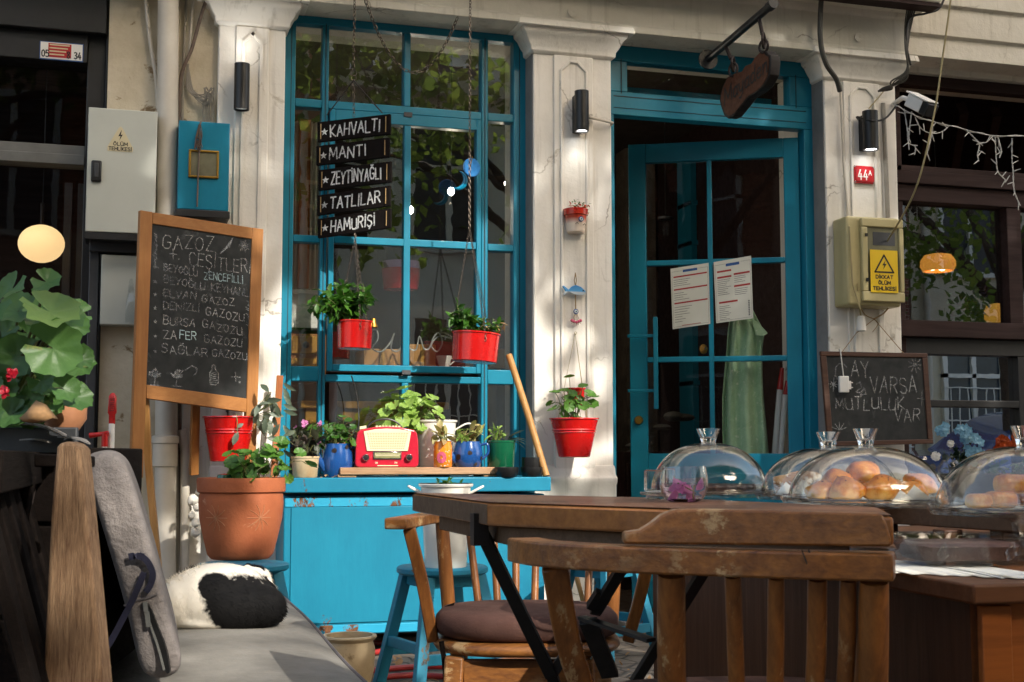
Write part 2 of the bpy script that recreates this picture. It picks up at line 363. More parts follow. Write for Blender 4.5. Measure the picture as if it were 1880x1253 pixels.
m['basil'] = leafmat('basil leaf', C('4c7a22'), C('2e5717'))
m['pale'] = leafmat('pale green leaf', C('9cb95a'), C('7fa046'))  # lighter yellow-green leaf tone
m['dryleaf'] = leafmat('dry leaf', C('b08d62'), C('8d6a45'), None, .8, .2)
m['darkleaf'] = leafmat('dark plum leaf', C('4a3a33'), C('33402a'))
m['stripe'] = leafmat('silvery striped leaf', C('8a9683'), C('4c5a48'))
m['succ'] = leafmat('rosy succulent', C('b98f6d'), C('9aa25a'))
m['stem'] = simple('green stem', C('6d7a40'), C('59502f'), .6, 20, .1)
m['petal'] = leafmat('pink petal', C('e6a3cf'), C('d27fb8'), None, .5, .5)
m['petalred'] = leafmat('red petal', C('c8203a'), C('b01a2c'))
m['petalblue'] = leafmat('blue petal', C('9cc4d4'), C('7cabc2'))
m['petalor'] = leafmat('orange petal', C('c2591c'), C('a8400f'))
m['tree'] = leafmat('street tree leaf', C('87983f'), C('566c30'), None, .5, .6)
m['bark'] = simple('tree bark', C('5c4b3c'), C('3a2e24'), .95, 8, 1, 30, .03)
m['stone'] = simple('rough stone wall', C('6d6152'), C('4b4238'), .95, 6, 1, 12, .04)
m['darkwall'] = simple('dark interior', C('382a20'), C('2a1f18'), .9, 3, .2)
m['beigewall'] = simple('beige interior', C('b09a7a'), C('9a8464'), .9, 3, .2)
m['yelwood'] = wood('yellow interior wood', C('b5862f'), C('96691d'), 'X', 1, .5)
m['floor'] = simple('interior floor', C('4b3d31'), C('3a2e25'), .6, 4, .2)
m['greencloth'] = simple('green print cloth', C('b4d4ae'), C('98bb96'), .9, 14, .2, stain=C('dfe6cc'), stain_amt=.6)
# ---------------------------------------------------------------- shared shapes
FONT = {
 'A': (.62, [[(0, 0), (.3, 1), (.6, 0)], [(.12, .36), (.49, .36)]]), 'B': (.58, [[(0, 0), (0, 1), (.36, 1), (.5, .86), (.5, .66), (.36, .53), (0, .53)], [(.36, .53), (.56, .4), (.56, .14), (.4, 0), (0, 0)]]),
 'C': (.56, [[(.55, .84), (.4, 1), (.16, 1), (0, .78), (0, .22), (.16, 0), (.4, 0), (.55, .16)]]), 'D': (.58, [[(0, 0), (0, 1), (.3, 1), (.56, .74), (.56, .26), (.3, 0), (0, 0)]]),
 'E': (.5, [[(.5, 1), (0, 1), (0, 0), (.5, 0)], [(0, .52), (.42, .52)]]), 'F': (.5, [[(.5, 1), (0, 1), (0, 0)], [(0, .52), (.42, .52)]]),
 'G': (.6, [[(.55, .84), (.4, 1), (.16, 1), (0, .78), (0, .22), (.16, 0), (.42, 0), (.57, .18), (.57, .46), (.32, .46)]]), 'H': (.56, [[(0, 0), (0, 1)], [(.55, 0), (.55, 1)], [(0, .5), (.55, .5)]]),
 'I': (.14, [[(.07, 0), (.07, 1)]]), 'K': (.55, [[(0, 0), (0, 1)], [(.53, 1), (0, .45), (.55, 0)]]), 'L': (.48, [[(0, 1), (0, 0), (.47, 0)]]),
 'M': (.74, [[(0, 0), (.06, 1), (.37, .25), (.66, 1), (.73, 0)]]), 'N': (.6, [[(0, 0), (0, 1), (.57, 0), (.57, 1)]]), 'O': (.62, [[(.3, 1), (.08, .84), (0, .5), (.08, .16), (.3, 0), (.52, .16), (.6, .5), (.52, .84), (.3, 1)]]),
 'P': (.52, [[(0, 0), (0, 1), (.36, 1), (.52, .84), (.52, .62), (.36, .47), (0, .47)]]), 'R': (.56, [[(0, 0), (0, 1), (.36, 1), (.52, .84), (.52, .64), (.36, .5), (0, .5)], [(.26, .5), (.56, 0)]]),
 'S': (.54, [[(.52, .86), (.38, 1), (.14, 1), (.01, .84), (.05, .62), (.46, .42), (.53, .2), (.4, 0), (.14, 0), (0, .14)]]), 'T': (.58, [[(0, 1), (.58, 1)], [(.29, 1), (.29, 0)]]),
 'U': (.58, [[(0, 1), (0, .2), (.14, 0), (.42, 0), (.57, .2), (.57, 1)], [(.57, .2), (.6, 0)]]), 'V': (.58, [[(0, 1), (.29, 0), (.58, 1)]]), 'Y': (.58, [[(0, 1), (.29, .5), (.58, 1)], [(.29, .5), (.27, 0)]]),
 'Z': (.56, [[(0, 1), (.55, 1), (0, 0), (.56, 0)]]), '+': (.7, [[(.35, 1), (.35, 0)], [(0, .5), (.7, .5)]]), '.': (.1, [[(0, 0), (.06, .08)]]),
 '0': (.5, [[(.25, 1), (.05, .84), (0, .5), (.05, .16), (.25, 0), (.45, .16), (.5, .5), (.45, .84), (.25, 1)]]), '2': (.5, [[(0, .82), (.14, 1), (.38, 1), (.5, .8), (.45, .6), (0, 0), (.52, 0)]]),
 '3': (.5, [[(0, .9), (.2, 1), (.44, .9), (.46, .68), (.22, .54), (.48, .38), (.48, .14), (.24, 0), (0, .1)]]), '4': (.54, [[(.3, 1), (0, .3), (.54, .3)], [(.38, .6), (.38, 0)]]), '5': (.5, [[(.48, 1), (.06, 1), (.02, .56), (.3, .62), (.5, .44), (.46, .1), (.2, 0), (0, .08)]]),
 '8': (.5, [[(.25, .54), (.04, .74), (.1, .95), (.25, 1), (.4, .95), (.46, .74), (.25, .54), (.0, .28), (.06, .06), (.25, 0), (.44, .06), (.5, .28), (.25, .54)]]),
 'a': (.42, [[(.36, .5), (.2, .6), (.02, .42), (.04, .08), (.18, 0), (.36, .14)], [(.38, .6), (.36, .1), (.44, 0)]]), 'y': (.42, [[(0, .6), (.06, .16), (.2, .08), (.36, .24)], [(.4, .6), (.34, -.1), (.18, -.34), (.02, -.26)]]),
 'd': (.44, [[(.36, .48), (.2, .6), (.02, .42), (.04, .08), (.18, 0), (.36, .14)], [(.4, 1), (.36, .1), (.46, 0)]]), 'e': (.4, [[(.02, .3), (.34, .36), (.3, .56), (.14, .6), (0, .38), (.04, .08), (.18, 0), (.36, .1)]]), 'n': (.42, [[(.02, .6), (.04, 0)], [(.04, .34), (.16, .58), (.32, .56), (.36, 0), (.42, 0)]]),
 '*': (.62, [[(.3, 1), (.42, .66), (.62, .6), (.46, .38), (.52, .04), (.3, .24), (.08, .04), (.15, .38), (0, .6), (.2, .66), (.3, 1)], [(.3, .7), (.3, .35)], [(.18, .55), (.45, .5)]]),
}
for k, b, x in (('İ', 'I', [[(.07, 1.16), (.07, 1.22)]]), ('Ö', 'O', [[(.18, 1.15), (.19, 1.22)], [(.41, 1.15), (.42, 1.22)]]), ('Ü', 'U', [[(.17, 1.15), (.18, 1.22)], [(.4, 1.15), (.41, 1.22)]]),
                ('Ç', 'C', [[(.28, 0), (.32, -.14), (.2, -.24)]]), ('Ş', 'S', [[(.27, 0), (.31, -.14), (.2, -.24)]]), ('Ğ', 'G', [[(.14, 1.24), (.28, 1.13), (.44, 1.24)]])):
    FONT[k] = (FONT[b][0], FONT[b][1] + x)
def stroke(mb, pts, n, t):                                # a flat ribbon lying on a surface with normal n
    for a, b in zip(pts, pts[1:]):
        d = (b - a)
        if d.length < 1e-6: continue
        d.normalize(); s = n.cross(d) * t / 2; e = d * t * .35
        mb.add([a - e - s, b + e - s, b + e + s, a - e + s], [(0, 1, 2, 3)])
def write(mb, txt, o, ux, uz, h, t, wide=1.0, gap=.2, jit=0.0, fit=None):
    o, ux, uz = V(o), V(ux).normalized(), V(uz).normalized(); n = ux.cross(uz).normalized()
    wt = sum((FONT[c][0] if c in FONT else .45) + gap for c in txt) - gap
    if fit: wide = fit / (h * wt)
    x = 0
    for c in txt:
        if c in FONT:
            w, st = FONT[c]; jy = rnd() * jit; sk = rnd() * jit; sc = 1 + rnd() * jit
            for pl in st:
                stroke(mb, [o + ux * (x + (a + (b - .5) * sk) * wide * h) + uz * ((b * sc + jy) * h) + n * rnd() * 2e-5 for a, b in pl], n, t)
        else: w = .45
        x += (w + gap) * h * wide
    return mb
def star5(mb, c, ux, uz, r):
    ux, uz = V(ux), V(uz); vs = [c]
    for i in range(10): a = math.pi / 2 + i * math.pi / 5; q = r if i % 2 == 0 else r * .42; vs.append(c + ux * q * math.cos(a) + uz * q * math.sin(a))
    mb.add(vs, [(0, i + 1, (i + 1) % 10 + 1) for i in range(10)])
def chain(mb, pts, ln=.024, wd=.006, r=.0016, twist=True):
    pts = [V(p) for p in pts]; L = sum((b - a).length for a, b in zip(pts, pts[1:])); n = max(2, int(L / (ln * .72)))
    def P(s):
        for a, b in zip(pts, pts[1:]):
            l = (b - a).length
            if s <= l or b is pts[-1]: return a + (b - a) * (s / l), (b - a) / l
            s -= l
    for i in range(n):
        c, d = P(L * (i + .5) / n); a = d.orthogonal().normalized(); b = d.cross(a)
        q = a if i % 2 else b
        mb.tube([c + d * math.cos(t) * ln / 2 + q * math.sin(t) * wd for t in [j * .7854 for j in range(8)]], r, 4, closed=True)
def sagline(a, b, sag, n=12):
    a, b = V(a), V(b); return [a.lerp(b, i / n) - ZZ * sag * 4 * (i / n) * (1 - i / n) for i in range(n + 1)]
def spline(pts, n=6):
    pts = [V(p) for p in pts]; out = []
    for i in range(len(pts) - 1):
        p0, p1, p2, p3 = pts[max(i - 1, 0)], pts[i], pts[i + 1], pts[min(i + 2, len(pts) - 1)]
        for k in range(n):
            t = k / n; out.append(.5 * ((2 * p1) + (p2 - p0) * t + (2 * p0 - 5 * p1 + 4 * p2 - p3) * t * t + (3 * p1 - p0 - 3 * p2 + p3) * t ** 3))
    return out + [pts[-1]]
def frame(n):                                             # two directions across n
    n = n.normalized(); a = n.orthogonal().normalized(); return a, n.cross(a)
def leaf_round(mb, c, n, d, r, lob=7, cup=.25):           # geranium leaf: scalloped, cupped, notched at the stalk
    n = n.normalized(); d = (d - n * d.dot(n)).normalized(); s = n.cross(d); k = lob * 4; vs = [c - n * r * cup * .3]
    ph_ = rnd() * 3; fd_ = rnd(.025, .06)
    for ring, q in ((.35, .15), (.7, .5), (1, 1)):
        for i in range(k + 1):
            a = -math.pi + .25 + (2 * math.pi - .5) * i / k
            sc = 1 + (.05 * math.cos(lob * 2 * a) + .06 * math.cos(lob * a) + rnd() * .035 if ring == 1 else 0)
            rr = r * ring * sc; vs.append(c + d * rr * math.cos(a) + s * rr * math.sin(a) + n * r * (cup * (q - .3) + cup * .35 * ring * math.sin(a * 2 + ph_) - fd_ * ring * math.cos(lob * a)))
    fs = [(0, 1 + i, 2 + i) for i in range(k)] + [(1 + j * (k + 1) + i, 1 + (j + 1) * (k + 1) + i, 2 + (j + 1) * (k + 1) + i, 2 + j * (k + 1) + i) for j in (0, 1) for i in range(k)]
    mb.add(vs, fs)
def leaf_oval(mb, c, d, n, L, w, curl=.25):
    d = d.normalized(); n = (n - d * n.dot(d)).normalized(); s = d.cross(n); vs = []; prof = [(0, .05), (.25, .75), (.55, 1), (.8, .62), (1, .04)]
    for t, k in prof:
        p = c + d * L * t - n * L * curl * t * t
        vs += [p + s * w * k / 2 + n * w * .16 * k, p, p - s * w * k / 2 + n * w * .16 * k]
    fs = []
    for i in range(4): fs += [(3 * i, 3 * i + 3, 3 * i + 4, 3 * i + 1), (3 * i + 1, 3 * i + 4, 3 * i + 5, 3 * i + 2)]
    mb.add(vs, fs)
def rdir(up=.0):
    while 1:
        v = V((rnd(), rnd(), rnd()))
        if .1 < v.length < 1:
            v.normalize(); v.z += up; return v.normalized()
def bush(lf, st, base, rad, h, ns, nl, kind, sz, lean=(0, 0, 0), droop=0.0, start=.25, br=.02):
    base, lean = V(base), V(lean)
    for i in range(ns):
        a = rnd(0, 6.283); q = math.sqrt(random.random()); tip = base + lean * rnd(.6, 1.2) + V((math.cos(a) * rad * q, math.sin(a) * rad * q, h * (1 - .45 * q * q) * rnd(.7, 1.05)))
        b0 = base + V((math.cos(a), math.sin(a), 0)) * rad * .15 * q; mid = b0.lerp(tip, .5) + V((rnd(), rnd(), .8)) * h * .08
        pts = spline([b0, mid, tip], 5); st.tube(pts, [br * .1 * (1 - .5 * k / len(pts)) for k in range(len(pts))], 5)
        for j in range(nl):
            t = start + (1 - start) * (j + rnd(.2, .8)) / nl; p = pts[min(int(t * (len(pts) - 1)), len(pts) - 1)]
            o = rdir(.15); o.z -= droop; o.normalize(); s = sz * rnd(.65, 1.15)
            if kind == 'round':
                e = p + o * s * 1.2; st.tube([p, p.lerp(e, .5) + ZZ * s * .15, e], br * .05, 4); nn = (ZZ * .7 + o * .5 + rdir() * .45 - F0 * .35).normalized(); leaf_round(lf, e, nn, o, s * .5)
            elif kind == 'oval':
                leaf_oval(lf, p, o, ZZ + rdir() * .5, s, s * .52)
            else:
                leaf_oval(lf, p, o, ZZ + rdir() * .5, s, s * .22, .5)

# ---------------------------------------------------------------- ground and sky-side setting
def struct(o): o['kind'] = 'structure'; return o
t = NT('worn paving'); co = t.coord()
vo = t.new('ShaderNodeTexVoronoi', feature='DISTANCE_TO_EDGE'); vo.inputs['Scale'].default_value = 7; t.link(co, vo.inputs['Vector'])
jt = t.ramp(vo.outputs['Distance'], [(.0, (0, 0, 0, 1)), (.06, (1, 1, 1, 1))]); nn = t.noise(co, 5, 6, .7)
t.base(t.mix(jt, C('3d362e'), t.mix(t.ramp(nn, BW), C('7d7062'), C('585046')))); t.set(Roughness=.9); t.bump(t.math('ADD', jt, t.math('MULTIPLY', t.noise(co, 30, 4), .5)), .6, .02)
struct(MB().box((-160, -160, -.3), (160, 160, 0)).build('pavement', t.m))
struct(MB().box((-90, -11.6, .004), (90, -7.6, .008)).build('road', simple('asphalt', C('4b4a48'), C('3b3a39'), .9, 3, .5)))

# facade reference lines, read off the photo on the plane of the pier fronts
YG = .12                                                  # window and door frames sit this far behind the piers
xA0, xA1 = U(397, 300), U(521, 300); xB0, xB1 = U(980, 450), U(1124, 450); xC0, xC1 = U(1518, 400), U(1650, 400)
xL = U(193, 300); xR = xC1 + 3.6
zE = (Zf(955, 63) + Zf(1486, 90)) / 2                     # underside of the entablature
zCT = zE - .006; zCB = Zf(1050, 105); zTop = zE + 1.1; zSill = Zf(745, 882, YG - .05)

bld = thing('cafe_building', 'white stuccoed cafe front with blue window and open blue door between fluted piers', 'building', ((xA1 + xB0) / 2, 0, 0))
def pier(x0, x1, old=False):
    pm = m['plaster_w']; b = MB().box((x0, 0, 0), (x1, .5, zCT))
    p = b.build('pier', pm, bld, .006)
    c0, c1 = x0 + (x1 - x0) * .25, x1 - (x1 - x0) * .25
    MB().box((c0, -.014, Zf(1050, 872)), (c1, .01, zCB)).build('raised_panel', pm, p, .004)
    g = MB(); a0, a1 = c0 + .035, c1 - .035; zt = zCB - .03; ch = .045
    for dx in (0,): g.strip([V((a0, -.018, .95)), V((a0, -.018, zt - ch)), V((a0 + ch, -.018, zt)), V((a1 - ch, -.018, zt)), V((a1, -.018, zt - ch)), V((a1, -.018, .95))], (0, 1, 0), .012, .014)
    g.build('panel_moulding', pm, p, .003)
    prof = [(zCB, .0), (zCB + .012, .018), (zCB + .035, .02), (zCB + .05, .032), (zCB + .085, .05), (zCB + .1, .066), (zCB + .135, .072), (zCB + .15, .09), (zCT, .098)]
    b = MB(); b.loft([[V((x0 - o, -o * .8 - .004, z)), V((x1 + o, -o * .8 - .004, z)), V((x1 + o, .115, z)), V((x0 - o, .115, z))] for z, o in prof]); b.build('capital', pm, p, .004)
    zb = Zf(1050, 872); prof = [(0, .02), (zb - .05, .02), (zb - .035, .028), (zb - .015, .028), (zb, .016), (zb + .03, .012), (zb + .045, .003)]
    b = MB(); b.loft([[V((x0 - o * .3, -o - .002, z)), V((x1 + o * .3, -o - .002, z)), V((x1 + o * .3, .1, z)), V((x0 - o * .3, .1, z))] for z, o in prof]); b.build('base', pm, p, .004)
    return p
pier(xA0, xA1); pB = pier(xB0, xB1); pC = pier(xC0, xC1)
for x, p in ((xB0, pB), (xC0, pC)): MB().box((x - .004, .012, .0), (x + .02, YG + .01, zCB + .02)).build('reveal', m['cement'], p)
# wall carrying the pipes, left of the first pier
MB().box((xL, .05, 0), (xA0, .5, zTop)).build('wall', m['plaster_old'], bld)
MB().box((U(334, 800, .04), .042, 0), (xA0, .06, Zf(350, 742, .04))).build('wall_patch', m['plaster_w'], bld, .004)
# entablature with its mouldings
b = MB(); x0, x1 = xL, xC1 + .03; y = .5
b.loft([[V((x, y, zE)), V((x, -.075, zE)), V((x, -.075, zE + .035)), V((x, -.06, zE + .045)), V((x, -.06, zE + .21)), V((x, -.075, zE + .22)), V((x, -.085, zE + .25)), V((x, -.1, zE + .26)), V((x, -.1, zE + .5)), V((x, -.16, zE + .6)), V((x, -.16, zTop)), V((x, y, zTop))] for x in (x0, x1)])
b.build('entablature', m['plaster'], bld, .004)
for px, py in ((1050, 24), (1575, 70)):
    p = at(px, py, -.062); b = MB(); b.lathe([(.0, 0), (.018, 0), (.024, .006), (.024, .012), (.016, .014), (0, .01)], p, 18, M.Rotation(R(90), 3, 'X')); b.build('roundel', m['plaster'], bld)
# room behind
xi0, xi1 = xA0, xC1 + .2
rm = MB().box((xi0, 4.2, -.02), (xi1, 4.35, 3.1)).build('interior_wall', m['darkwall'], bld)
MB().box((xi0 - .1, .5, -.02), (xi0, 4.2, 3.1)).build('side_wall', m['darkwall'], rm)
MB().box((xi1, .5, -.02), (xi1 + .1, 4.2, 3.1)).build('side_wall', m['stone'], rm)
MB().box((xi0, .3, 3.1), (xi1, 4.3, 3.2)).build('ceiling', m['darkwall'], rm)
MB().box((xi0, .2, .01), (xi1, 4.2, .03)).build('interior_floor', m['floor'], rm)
MB().box((U(1150, 500, 3), 3.0, .03), (U(1240, 500, 3), 3.2, 3.1)).build('stone_pier', m['stone'], rm)

# ---- the big window
win = MB(); wy0, wy1 = YG, YG + .07; xw0, xw1 = U(520, 450, YG), U(966, 450, YG)
X = {k: U(k, 450, YG) for k in (520, 538, 588, 600, 612, 740, 752, 873, 884, 896, 943, 966)}
zt = zE; Zr = {k: Zf(745, k, YG) for k in (60, 195, 210, 232, 440, 453, 672, 686, 703, 882)}
def bar(mb, xa, xb, za, zb, d=0.0, th=.06): mb.box((xa, YG + d, za), (xb, YG + d + th, zb))
f = MB()
bar(f, xw0 - .02, X[538], zSill - .02, zt); bar(f, X[943], xw1 + .02, zSill - .02, zt); bar(f, X[538], X[943], Zr[60], zt, .001)
for a, b_ in ((588, 600), (884, 896)): bar(f, X[a], X[b_], zSill - .02, Zr[60], .002)
bar(f, X[740], X[752], Zr[195], Zr[60], .004); bar(f, X[740], X[752], zSill, Zr[703], .004)
for a, b_, z0, z1 in ((538, 588, 210, 195), (896, 943, 210, 195), (600, 884, 210, 195), (600, 884, 703, 690), (538, 588, 703, 676), (896, 943, 703, 676), (538, 588, 453, 440), (896, 943, 453, 440)):
    if z1 == 690: Zr[690] = Zf(745, 690, YG)
    if z1 == 676: Zr[676] = Zf(745, 676, YG)
    bar(f, X[a], X[b_], Zr[z0] if z0 in Zr else Zf(745, z0, YG), Zr[z1], .005)
w = f.build('window', m['blue'], bld, .004)
g = MB()                                                  # shallow lines where the frames meet
for k in (530, 594, 890, 954): g.box((U(k, 450, YG) - .0015, YG - .001, zSill), (U(k, 450, YG) + .0015, YG + .004, zt - .03))
g.build('seam', m['ink'], w)
cs = MB(); ca0, ca1, cz0, cz1 = X[600] + .006, X[884] - .006, Zr[686] + .004, Zr[210] - .006
bar(cs, ca0, X[612], cz0, cz1, -.018, .05); bar(cs, X[873], ca1, cz0, cz1, -.018, .05)
bar(cs, X[612], X[873], cz0, Zr[672], -.0175, .05); bar(cs, X[612], X[873], Zr[232], cz1, -.0175, .05)
bar(cs, X[740], X[752], Zr[672], Zr[232], -.014, .05); bar(cs, X[612], X[873], Zr[453], Zr[440], -.012, .045)
cs = cs.build('casement', m['blue'], w, .003)
MB().box((X[740] - .004, YG - .024, cz1 - .012), (X[752] + .004, YG - .014, cz1 + .01)).box((X[740] - .004, YG - .024, cz0 - .01), (X[752] + .004, YG - .014, cz0 + .01)).build('latch', m['darkmetal'], w)
gy = YG + .035
for a, b_ in ((538, 588), (600, 740), (752, 884), (896, 943)):
    rows = [(195, 60), (440, 210), (672, 453), (882, 703)] if a in (538, 896) else [(195, 60), (882, 703)]
    for z0, z1 in rows: 
        MB().box((X[a] - .004, gy, Zr[z0] - .004), (X[b_] + .004, gy + .004, Zr[z1] + .004)).build('pane', m['glass'], w)
for a, b_ in ((612, 740), (752, 873)):
    for z0, z1 in ((440, 232), (672, 453)):
        MB().box((X[a] - .004, YG + .008, Zr[z0] - .004), (X[b_] + .004, YG + .012, Zr[z1] + .004)).build('pane', m['glass'], w)

# ---- blue sill ledge and the metal box below the window
yb = -.30; xb0, xb1 = U(520, 1000, yb), U(1000, 1000, yb); zl1, zl0 = Zf(760, 877, yb - .04), Zf(760, 904, yb - .04)
box = thing('window_box_cabinet', 'bright blue painted metal cabinet under the window with rusty lower edge', 'cabinet', ((xb0 + xb1) / 2, yb, 0))
bz0 = Zf(640, 1166, yb)
MB().box((xb0, yb, bz0), (xb1, YG - .02, zl0 - .012)).build('body', m['blue_sill'], box, .006)
MB().box((U(523, 890, yb - .04), yb - .04, zl0), (U(1012, 890, yb - .04), YG - .004, zl1)).build('ledge', m['blue_sill'], box, .005)
pd_ = MB(); pz1 = Zf(700, 930, yb); pd_.box((xb0 + .03, yb - .006, bz0 + .05), (xb1 - .03, yb + .01, pz1)); pd_.build('front_panel', m['blue_sill'], box, .003)
MB().box((xb0 + .004, yb - .004, zl0 - .06), (xb1 - .004, yb + .01, zl0 - .018)).box((xb0 + .01, yb - .003, bz0 + .004), (xb1 - .01, yb + .01, bz0 + .042)).build('rusty_rail', chipped('rusting blue edge', C('1b93ba'), C('2f9fbd'), C('7a5134'), .5, .56, 7), box, .003)
hd = MB(); p = at(745, 955, yb - .01); hd.tube([p + V((-.06, 0, -.03)), p + V((-.06, -.03, 0)), p + V((.05, -.03, -.005)), p + V((.05, 0, -.03))], .004, 6); hd.build('handle', m['blue_sill'], box)
MB().box((xb0 + .05, yb + .05, 0), (xb0 + .1, yb + .1, bz0)).box((xb1 - .1, yb + .05, 0), (xb1 - .05, yb + .1, bz0)).build('foot', m['blackmetal'], box)

# ---- door frame, transom, open leaf
dy = YG; d0, d1 = U(1125, 450, dy), U(1494, 450, dy)
df = MB(); xs0, xs1 = U(1128, 450, dy) + .004, U(1479, 400, dy)
zt0, zt1 = Zf(1300, 212, dy), Zf(1300, 190, dy)
zdo = Zf(1300, 224, dy)                                   # underside of transom rail
df.box((d0 - .02, dy, 0), (xs0, dy + .07, zdo)); df.box((xs1, dy, 0), (d1 + .02, dy + .07, zdo))
zg0, zg1 = Zf(1300, 182, dy), Zf(1300, 127, dy)           # transom glass
xg0, xg1 = U(1152, 140, dy), U(1449, 140, dy)
df.box((d0 - .02, dy + .001, zdo), (d1 + .02, dy + .071, zg0)); df.box((d0 - .02, dy + .001, zg1), (d1 + .02, dy + .071, zE)); df.box((d0 - .02, dy + .001, zg0), (xg0, dy + .071, zg1)); df.box((xg1, dy + .001, zg0), (d1 + .02, dy + .071, zg1))
dr = df.build('door_frame', m['blue'], bld, .004)
g = MB(); zq = Zf(1300, 191, dy); g.box((d0 + .01, dy - .002, zq), (d1 - .03, dy + .01, zq + .003)); g.box((d0 + .01, dy - .002, zdo + .035), (d1 - .03, dy + .01, zdo + .037))
for x in (xg0 - .035, xg1 + .035): g.box((x, dy - .002, zg0 - .01), (x + .003, dy + .01, zg1 + .01))
g.build('seam', m['ink'], dr)
MB().box((xg0 - .005, dy + .03, zg0 - .005), (xg1 + .005, dy + .034, zg1 + .005)).build('transom_pane', m['glassd'], dr)
MB().box((xg0, dy + .2, (zg0 + zg1) / 2 - .02), (xg1, dy + .24, (zg0 + zg1) / 2 + .01)).build('inner_rail', m['blue'], dr)
# leaf hinged on the right and swung into the room
hx = xs1 - .006; hp = V((hx, dy + .05, 0)); fpt = at(1160, 560, 1.0)
best = None
for k in range(40):                                       # swing angle that puts the free edge where the photo has it
    a = R(5 + k * 2); q = hp + V((-math.cos(a), math.sin(a), 0)) * .89; c = (q - CP); px = 940 + FP * c.dot(RT) / c.dot(FW)
    if best is None or abs(px - 1160) < best[0]: best = (abs(px - 1160), a)
da = best[1]; ld = V((-math.cos(da), math.sin(da), 0)); ln_ = V((math.sin(da), math.cos(da), 0)); LW = .89
zl = zdo - .03; DM = M.Translation(hp) @ M(((ld.x, ln_.x, 0, 0), (ld.y, ln_.y, 0, 0), (0, 0, 1, 0), (0, 0, 0, 1)))
def leafpx(px, py):                                       # where a photo point falls on the leaf: (distance from hinge, height)
    d = ray(px, py); k = (hp - CP).dot(ln_) / d.dot(ln_); p = CP + d * k; return (p - hp).dot(ld), p.z
uh = leafpx(1440, 400)[0]; uf = leafpx(1187, 500)[0]; um0, um1 = leafpx(1308, 450)[0], leafpx(1299, 450)[0]
zA = leafpx(1400, 290)[1]; zB0, zB1 = leafpx(1250, 487)[1], leafpx(1250, 477)[1]; zC0, zC1 = leafpx(1250, 665)[1], leafpx(1250, 655)[1]; zD = leafpx(1400, 833)[1]
f = MB(); f.box((0, 0, .05), (uh, .045, zl), DM); f.box((uf, 0, .05), (LW, .045, zl), DM); f.box((uh, .001, zA), (uf, .044, zl), DM); f.box((uh, .001, .05), (uf, .044, zD), DM)
f.box((um0, .003, zD), (um1, .042, zA), DM); f.box((uh, .004, zB0), (uf, .041, zB1), DM); f.box((uh, .004, zC0), (uf, .041, zC1), DM)
lf_ = f.build('door_leaf', m['blue'], bld, .004)
for a, b_ in ((uh, um0), (um1, uf)):
    for z0, z1 in ((zD, zC0), (zC1, zB0), (zB1, zA)): MB().box((a, .02, z0), (b_, .024, z1), DM).build('pane', m['glassd'], lf_)
f = MB(); f.box((uh + .08, -.006, .15), (uf - .08, .01, zD - .1), DM); f.build('lower_panel', m['blue'], lf_, .004)
h0 = leafpx(1205, 585); h1 = leafpx(1205, 752); ux = h0[0]
f = MB(); f.box((ux - .012, -.075, h1[1]), (ux + .012, -.055, h0[1]), DM)
for q in (.2, .8): z = lerp(h1[1], h0[1], q); f.box((ux - .008, -.056, z - .008), (uf + .1, -.04, z + .008), DM)
f.build('pull_handle', m['blue'], lf_, .003)
k = leafpx(1173, 772); f = MB(); f.lathe([(0, -.02), (.02, -.018), (.024, -.008), (.022, 0)], DM @ V((k[0], 0, k[1])), 14, DM.to_3x3() @ M.Rotation(R(-90), 3, 'X')); f.build('lock', m['brass'], lf_)
MB().box((xs0, .02, 0), (xs1, .35, .05)).build('threshold', m['cement'], bld)
# ---------------------------------------------------------------- the neighbour on the left
YS = .10
sh = thing('black_shopfront', 'black metal framed dark shopfront left of the cafe', 'shopfront', (xL - 1, YS, 0))
f = MB(); x1 = U(192, 200, YS); xi = U(158, 200, YS)
f.box((xi, YS, 0), (x1, YS + .12, zTop))
f.box((x1, YS - .03, 0), (xL + .012, YS + .3, zTop))
zf1, zf0 = Zf(80, 60, YS), Zf(80, 112, YS)
f.box((-4, YS - .02, zf0), (xi, YS + .12, zf1)); f.box((-4, YS - .06, zf1), (x1, YS + .12, zTop))
fr = f.build('frame', m['blackmetal'], sh, .004)
z1, z0 = Zf(80, 262, YS), Zf(80, 300, YS)
f = MB(); f.box((-4, YS + .02, (z1 + z0) / 2), (xi, YS + .1, z1)); f.box((-4, YS - .005, z0), (xi, YS + .1, (z1 + z0) / 2)); f.build('transom_bar', m['greymetal'], sh, .003)
MB().box((-4, YS + .06, 0), (xi, YS + .064, z0)).build('pane', m['glassd'], sh); MB().box((-4, YS + .06, z1), (xi, YS + .064, zf0)).build('pane', m['glassd'], sh)
f = MB()
for px in (115, 140): f.box((U(px, 400, YS + .3), YS + .4, 0), (U(px + 16, 400, YS + .4), YS + .44, z0))
f.box((-4, YS + .3, Zf(80, 555, YS + .3)), (xi, YS + .34, Zf(80, 545, YS + .3))); f.build('inner_frame', m['darkmetal'], sh)
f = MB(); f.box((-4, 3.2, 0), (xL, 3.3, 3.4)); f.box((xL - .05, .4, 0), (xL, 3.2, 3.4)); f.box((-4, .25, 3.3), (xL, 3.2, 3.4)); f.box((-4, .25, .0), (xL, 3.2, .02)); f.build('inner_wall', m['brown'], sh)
p = at(76, 448, .31); lp = thing('globe_pendant_lamp', 'lit cream globe pendant lamp inside the dark left shop', 'lamp', p)
k = mpp(p); MB().ball(p, (41 * k, 41 * k, 35 * k), 24).build('globe_shade', emit('warm globe glow', C('ffd596'), .36), lp)
MB().tube([p + ZZ * 34 * k, p + ZZ * 75 * k], .008, 8).build('lamp_holder', m['iron'], lp); MB().tube([p + ZZ * 75 * k, p + ZZ * .9], .002, 5).build('cord', m['cableb'], lp)
